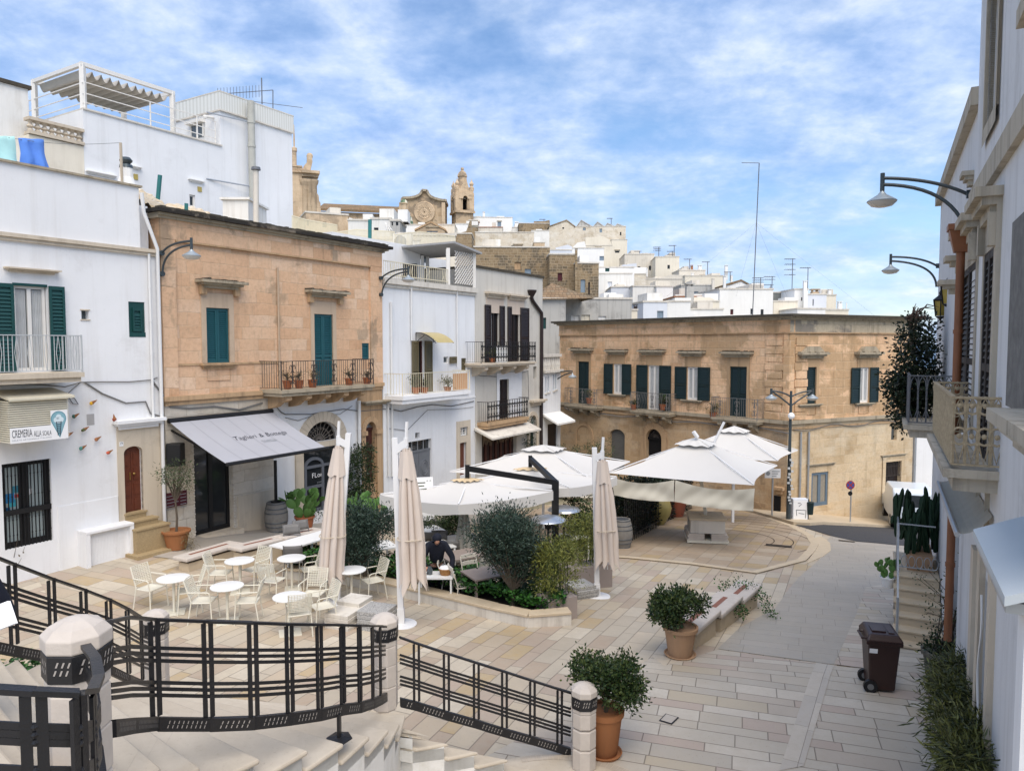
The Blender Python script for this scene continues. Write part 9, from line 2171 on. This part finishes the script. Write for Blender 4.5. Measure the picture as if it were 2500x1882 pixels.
def jar(label,k,x,y,prof,mat,name):
 p=ong(k(x,y))+Vector((0,0,.03));t=thing(name,label,"pot",p);m=MB();m.lathe(p,prof,28);m.build("belly",mat,t,smooth=50)
 for s in (-1,1): m=MB();r,h=prof[-3][0],prof[-3][1];m.tube([p+Vector((s*r,0,h)),p+Vector((s*(r+.14),0,h-.02)),p+Vector((s*(r+.12),0,h-.2)),p+Vector((s*(r+.05),0,h-.25))],.025,6);m.build("handle",mat,t)
m_yj=M_plain("yellow_glazed_jar",(.30,.24,.08),.45,.3,3.)
jar("round yellow glazed jar standing before the dark hedge",KR,505,690,[(.24,0),(.28,.05),(.5,.42),(.55,.7),(.48,.95),(.36,1.08),(.38,1.16),(.30,1.17)],m_yj,"glazed_jar");jar("tall terracotta jar at the far end of the dark hedge",KR,612,642,[(.3,0),(.34,.05),(.46,.6),(.5,1.0),(.46,1.25),(.4,1.35),(.5,1.42),(.4,1.43)],M_plain("ribbed_terracotta",(.30,.09,.05),.7,.2,4.),"terracotta_jar")
def rest(label,name,cat,x,y,Y,parts):
 p=at(KM(x,y),Y);p.z=g(p.x,p.y);t=thing(name,label,cat,p,R(12))
 for nm,mt,fn in parts: m=MB();fn(m);m.build(nm,mt,t,world=False)
def menu(m): m.hexa([(-.32,-.05,1.0),(.32,-.05,1.0),(.32,0,1.0),(-.32,0,1.0),(-.32,.2,2.0),(.32,.2,2.0),(.32,.25,2.0),(-.32,.25,2.0)])
def mlines(m):
 for i in range(8): z=1.12+i*.1;y=-.05+(z-1)*.25-.008;m.box(-.26,.02+.04*(i % 3),y,y+.003,z,z+.03)
 m.box(.1,.16,.17,.175,1.6,1.9);m.box(.2,.26,.17,.175,1.6,1.9)
rest("white menu board on an easel in front of the grey garage door","menu_easel","sign",705,560,24.,[("board",m_signw,menu),("faint_lines",m_olive2,mlines),("legs",m_black,lambda m: (m.bar((-.25,0,0),(-.25,.1,1.1),.03,.03),m.bar((.25,0,0),(.25,.1,1.1),.03,.03),m.bar((0,.6,0),(0,.2,1.8),.03,.03)))])
rest("white menu stand low under the edge of the left canopy","menu_stand","sign",712,730,22.5,[("board",m_signw,lambda m: m.box(-.3,.3,0,.04,.7,1.4)),("shelf",m_wnew,lambda m: m.box(-.4,.4,-.25,.1,.5,.56)),("post",m_gal,lambda m: m.bar((0,0,0),(0,0,.7),.06,.06))])
def boxhedge(label,x,y,Y,mat,r,h,nm,cat="plant"):
 p=at(KM(x,y),Y);p.z=g(p.x,p.y);t=thing(nm,label,cat,p);m=MB();leaves(m,[p+Vector((random.uniform(-r,r),random.uniform(-r,r),.1+random.random()*h)) for _ in range(int(90*max(1,h)))],26,.08,.08,.045,.2);m.build("foliage",mat,t,fix=False);m=MB();m.lathe(p,[(r*.5,0),(r*.7,.35),(r*.65,.36)],14);m.build("pot",m_stone_w,t)
boxhedge("low clipped hedge box behind the white dining tables",785,840,22.,m_bambd,.5,.8,"hedge_box");boxhedge("climbing plant in a pale pot behind the hedge box",895,790,23.,m_vine,.34,1.25,"climber_pot");boxhedge("leafy creeper against the wall right of the arched shop",260,520,25.6,m_vine,.5,2.6,"wall_creeper","creeper");boxhedge("round green shrub by the wall of the white townhouse",855,460,27.5,m_ivy,.65,.95,"green_shrub");boxhedge("dark bamboo tuft under the right canopy beside the heaters",1750,720,22.5,m_bambd,.35,1.7,"bamboo_tuft");boxhedge("flowering plants by the shop under the little white awning",1070,330,35.,m_bamb,.6,1.5,"flower_pots");boxhedge("flower trough beside the shop curtain of the pale townhouse",1240,300,37.,m_bamb,.8,1.2,"flower_trough");boxhedge("green climber on the right of the shop curtain",1380,220,36.6,m_vine,.45,4.2,"shop_climber","creeper");boxhedge("big pale olive shrub against the ground floor of the corner building",1760,330,38.5,m_olive2,1.7,2.9,"olive_shrub")
p=at(KM(975,930),20.);p.z=g(p.x,p.y);t=thing("folded_parasol","small folded grey parasol standing among the tables","parasol",p);m=MB();m.tube([p,p+Vector((0,0,2.1))],.03,8);m.build("pole",m_gal,t);m=MB();m.grid(lambda s,q: p+Vector(((.05+.17*q)*math.cos(6.283*s)*(1+.3*math.sin(s*50)),(.05+.17*q)*math.sin(6.283*s)*(1+.3*math.sin(s*50)),2.0-1.55*q)),48,8);m.build("furled_cloth",M_plain("grey_white_cloth",(.42,.41,.37),.9),t,smooth=60)
# dry bush by the shop door on the left
p=ong(KO(60,330));t=thing("bare_bush","nearly bare little bush with a few yellow leaves behind the left railing","bush",p);m=MB();l=[]
for k in range(34):
 e=p+Vector((random.gauss(0,.35),random.gauss(0,.3),random.uniform(.4,1.1)));m.tube([p,p.lerp(e,.5)+rv(.06),e],[.014,.008,.003],4);l.append(e)
m.build("twigs",m_bark,t);m=MB();leaves(m,l[::3],2,.04,.06,.04,0);m.build("leaves",m_dry,t,fix=False)
# ---------------------------------------------------------------- cables on the left hand row
def lcab(label,k,pts,r=.014,o=.03): cable(label,[FL.P(*FL.uz(k(*p),o),o) for p in pts],r)
lcab("grey cable sagging across the white house below its balcony",KB,[(0,708),(120,702),(230,706),(330,716),(410,692),(520,690),(660,690),(770,680),(800,668)]);lcab("white conduit curving down from the cable towards the street door",KB,[(430,692),(520,750),(640,798),(740,790),(765,850),(825,868)],.02)
lcab("loop of black wires hanging beside the shop sign housing",KB,[(410,692),(365,730),(340,755),(370,800),(398,805),(380,775),(345,760)],.012);lcab("dark cable on the wall above the left end of the awning",KC,[(0,835),(60,915),(90,965),(180,972),(300,962),(420,978),(530,945)],.025);lcab("cables drooping over the stone arch of the shop",KC,[(560,925),(620,990),(640,1000),(760,1000),(820,990),(920,975),(1000,985),(1120,975)],.016);lcab("second thin cable drooping above the stone arch",KC,[(640,1015),(700,1030),(790,1000),(900,1000),(960,960)],.010)
lcab("cables crossing the white townhouse under its cream balcony",KG,[(130,1100),(220,1120),(330,1090),(430,1075),(560,1085),(650,1065),(715,1050)],.02);lcab("thin cable crossing the white townhouse above the garage door",KG,[(130,1235),(260,1250),(400,1110),(590,1105),(710,1090)],.010);lcab("cable under the upper balcony of the pale townhouse",KG,[(715,865),(760,880),(870,885),(980,875),(1080,845),(1085,1040)],.016)
# ---------------------------------------------------------------- people
m_skin=M_plain("skin",(.42,.22,.15),.55,.1,8.);m_navy=M_plain("navy_jacket_cloth",(.010,.012,.022),.8,.3,9.);m_trou=M_plain("dark_trousers_cloth",(.015,.016,.02),.85)
def skin(name,verts,edges,rad,mat,parent,sub=2):
 me=bpy.data.meshes.new(name);me.from_pydata(verts,edges,[]);me.materials.append(mat);o=bpy.data.objects.new(name,me);COL.objects.link(o);md=o.modifiers.new("skin",'SKIN');md.use_smooth_shade=True
 if not me.skin_vertices:
  bm=bmesh.new();bm.from_mesh(me);bm.verts.layers.skin.verify();bm.to_mesh(me);bm.free()
 for v,r in zip(me.skin_vertices[0].data,rad): v.radius=(r,r)
 me.skin_vertices[0].data[0].use_root=True;s=o.modifiers.new("smooth",'SUBSURF');s.levels=s.render_levels=sub;o.parent=parent;return o
def chain(base,pts): return [tuple(p) for p in pts]
def person(label,loc,rz,lean,arms,head_t,cap=True,paper=False):
 t=thing("person",label,"person",loc,rz);V,E,Rd=[],[],[]
 def add(p,r,frm=None): V.append(tuple(p));Rd.append(r);i=len(V)-1;E.append((frm,i)) if frm is not None else None;return i
 c,s_=math.cos(lean),math.sin(lean);up=lambda x,h,f=0.: Vector((x,-(h*s_)-f*c,.92+h*c-f*s_*.0))
 pel=add((0,.02,.92),.085);w=add(up(0,.18),.08,pel);ch=add(up(0,.36),.10,w);nk=add(up(0,.55),.06,ch);hd=up(0,.66,.05+head_t*.1);h1=add(up(0,.60,.02+head_t*.05),.055,nk);h2=add(hd,.092,h1);add(hd+Vector((0,-.03,.09)),.085,h2);add(hd+Vector((0,-.10,-.01)),.022,h2)
 for x in (-1,1):
  sh=add(up(x*.18,.43),.05,ch);el=add(arms[x][0],.047,sh);wr=add(arms[x][1],.030,el);d=(Vector(arms[x][1])-Vector(arms[x][0])).normalized();pm=add(Vector(arms[x][1])+d*.07,.034,wr)
  for k in range(4): a=Vector((x*(-.03+.02*k),0,0));f0=Vector(V[pm])+d*.04+a;f1=add(f0,.010,pm);add(f0+d*(.035+.006*(k in (1,2)))+Vector((0,-.005,-.012)),.009,f1)
  th=add(Vector(V[wr])+d*.05+Vector((-x*.045,-.01,0)),.012,wr);add(Vector(V[th])+d*.03,.010,th)
  kn=add((x*.10,-.03,.50),.070,pel);an=add((x*.11,.0,.09),.045,kn);add((x*.12,-.17,.05),.035,an)
 skin("body",V,E,Rd,m_skin,t)
 J,JE,JR=[],[],[]
 def aj(p,r,frm=None): J.append(tuple(p));JR.append(r);i=len(J)-1;JE.append((frm,i)) if frm is not None else None;return i
 a=aj((0,.0,.80),.19);b=aj(up(0,.15),.185,a);c2=aj(up(0,.36),.20,b);aj(up(0,.55),.085,c2)
 for x in (-1,1): s1=aj(up(x*.2,.44),.10,c2);e1=aj(arms[x][0],.072,s1);aj(Vector(arms[x][0]).lerp(Vector(arms[x][1]),.9),.052,e1)
 skin("jacket",J,JE,JR,m_navy,t);TV,TE,TR=[(0,0,.9)],[],[.175]
 for x in (-1,1):
  for p,r in (((x*.10,-.03,.5),.088),((x*.11,0,.12),.062)): TV.append(p);TR.append(r);TE.append((0 if r==.088 else len(TV)-2,len(TV)-1))
 skin("trousers",TV,TE,TR,m_trou,t)
 m=MB()
 for x in (-1,1): m.sphere((x*.12,-.09,.035),.06,10,6,(.8,2.1,.6))
 m.build("shoes",m_black,t,world=False,smooth=180);m=MB();hc=hd+Vector((0,.0,.055))
 m.sphere(hc+Vector((0,.012,.02)),.118,16,10,(.92,1.08,.92));m.build("cap" if cap else "hair",m_navy if cap else m_black,t,world=False,smooth=180)
 m=MB()
 for x in (-1,1): m.sphere(hd+Vector((x*.036,-.088,.03)),.012,8,6)
 m.box(hd.x-.025,hd.x+.025,hd.y-.092,hd.y-.085,hd.z-.052,hd.z-.044);m.build("face_features",m_trou,t,world=False)
 return t
pl=at(KM(790,1090),17.1);pl.z=g(pl.x,pl.y)
person("person in a dark navy jacket and knitted cap stooping over a table behind the ivy",pl,R(8),R(38),{-1: (Vector((-.34,-.32,.98)),Vector((-.24,-.52,.80))),1: (Vector((.37,-.28,.98)),Vector((.34,-.42,.72)))},.9)
tp=pl+Vector((.05,-.62,0));t=thing("side_table","small low table with a basket and white boxes in front of the stooping person","table",tp);m=MB();m.box(-.4,.4,-.25,.25,.66,.70);m.build("tabletop",m_cw,t,world=False)
for sx in (-.36,.36):
 for sy in (-.2,.2): m=MB();m.box(sx-.02,sx+.02,sy-.02,sy+.02,0,.659);m.build("leg",m_cw,t,world=False)
b=thing("wicker_basket","orange wicker basket with a white cloth on the side table","basket",tp+Vector((.22,0,.70)));m=MB();m.lathe((0,0,0),[(.12,0),(.16,.14),(.155,.15)],16);m.build("weave",M_plain("wicker",(.34,.17,.06),.8,.45,40.),b,world=False);m=MB();m.lathe((0,0,.151),[(.15,0),(.12,.03),(.02,.05)],16);m.build("cloth",m_wnew,b,world=False)
b=thing("glass_jars","dark and white jars in front of the stooping person","jars",tp+Vector((-.14,0,.70)));m=MB();m.lathe((0,0,0),[(.06,0),(.07,.1),(.04,.16),(.04,.18)],14);m.build("dark_jar",m_glass_b,b,world=False);m=MB();m.lathe((-.14,-.05,0),[(.08,0),(.08,.07),(.02,.09)],14);m.build("white_jar",m_cw,b,world=False)
pl=Vector((-3.92,5.05,2.55));person("person in dark blue clothing cut by the left edge, holding white sheets of paper",pl,R(35),R(6),{-1: (Vector((-.30,-.05,1.10)),Vector((-.18,-.30,1.12))),1: (Vector((.30,-.06,1.08)),Vector((.24,-.26,1.13)))},.5,False)
c=at(KO(10,590),4.86);m=MB()
for i in range(3): m.box(-.20-.01*i,.075-.006*i,-.10,.11,.004*i,.004*i+.003)
o=m.build("paper_sheets",m_signw,bevel=.0);o.location=c;o.rotation_euler=(R(32),R(-14),R(38));tag(o,"white sheets of paper held by the person at the left edge","paper")
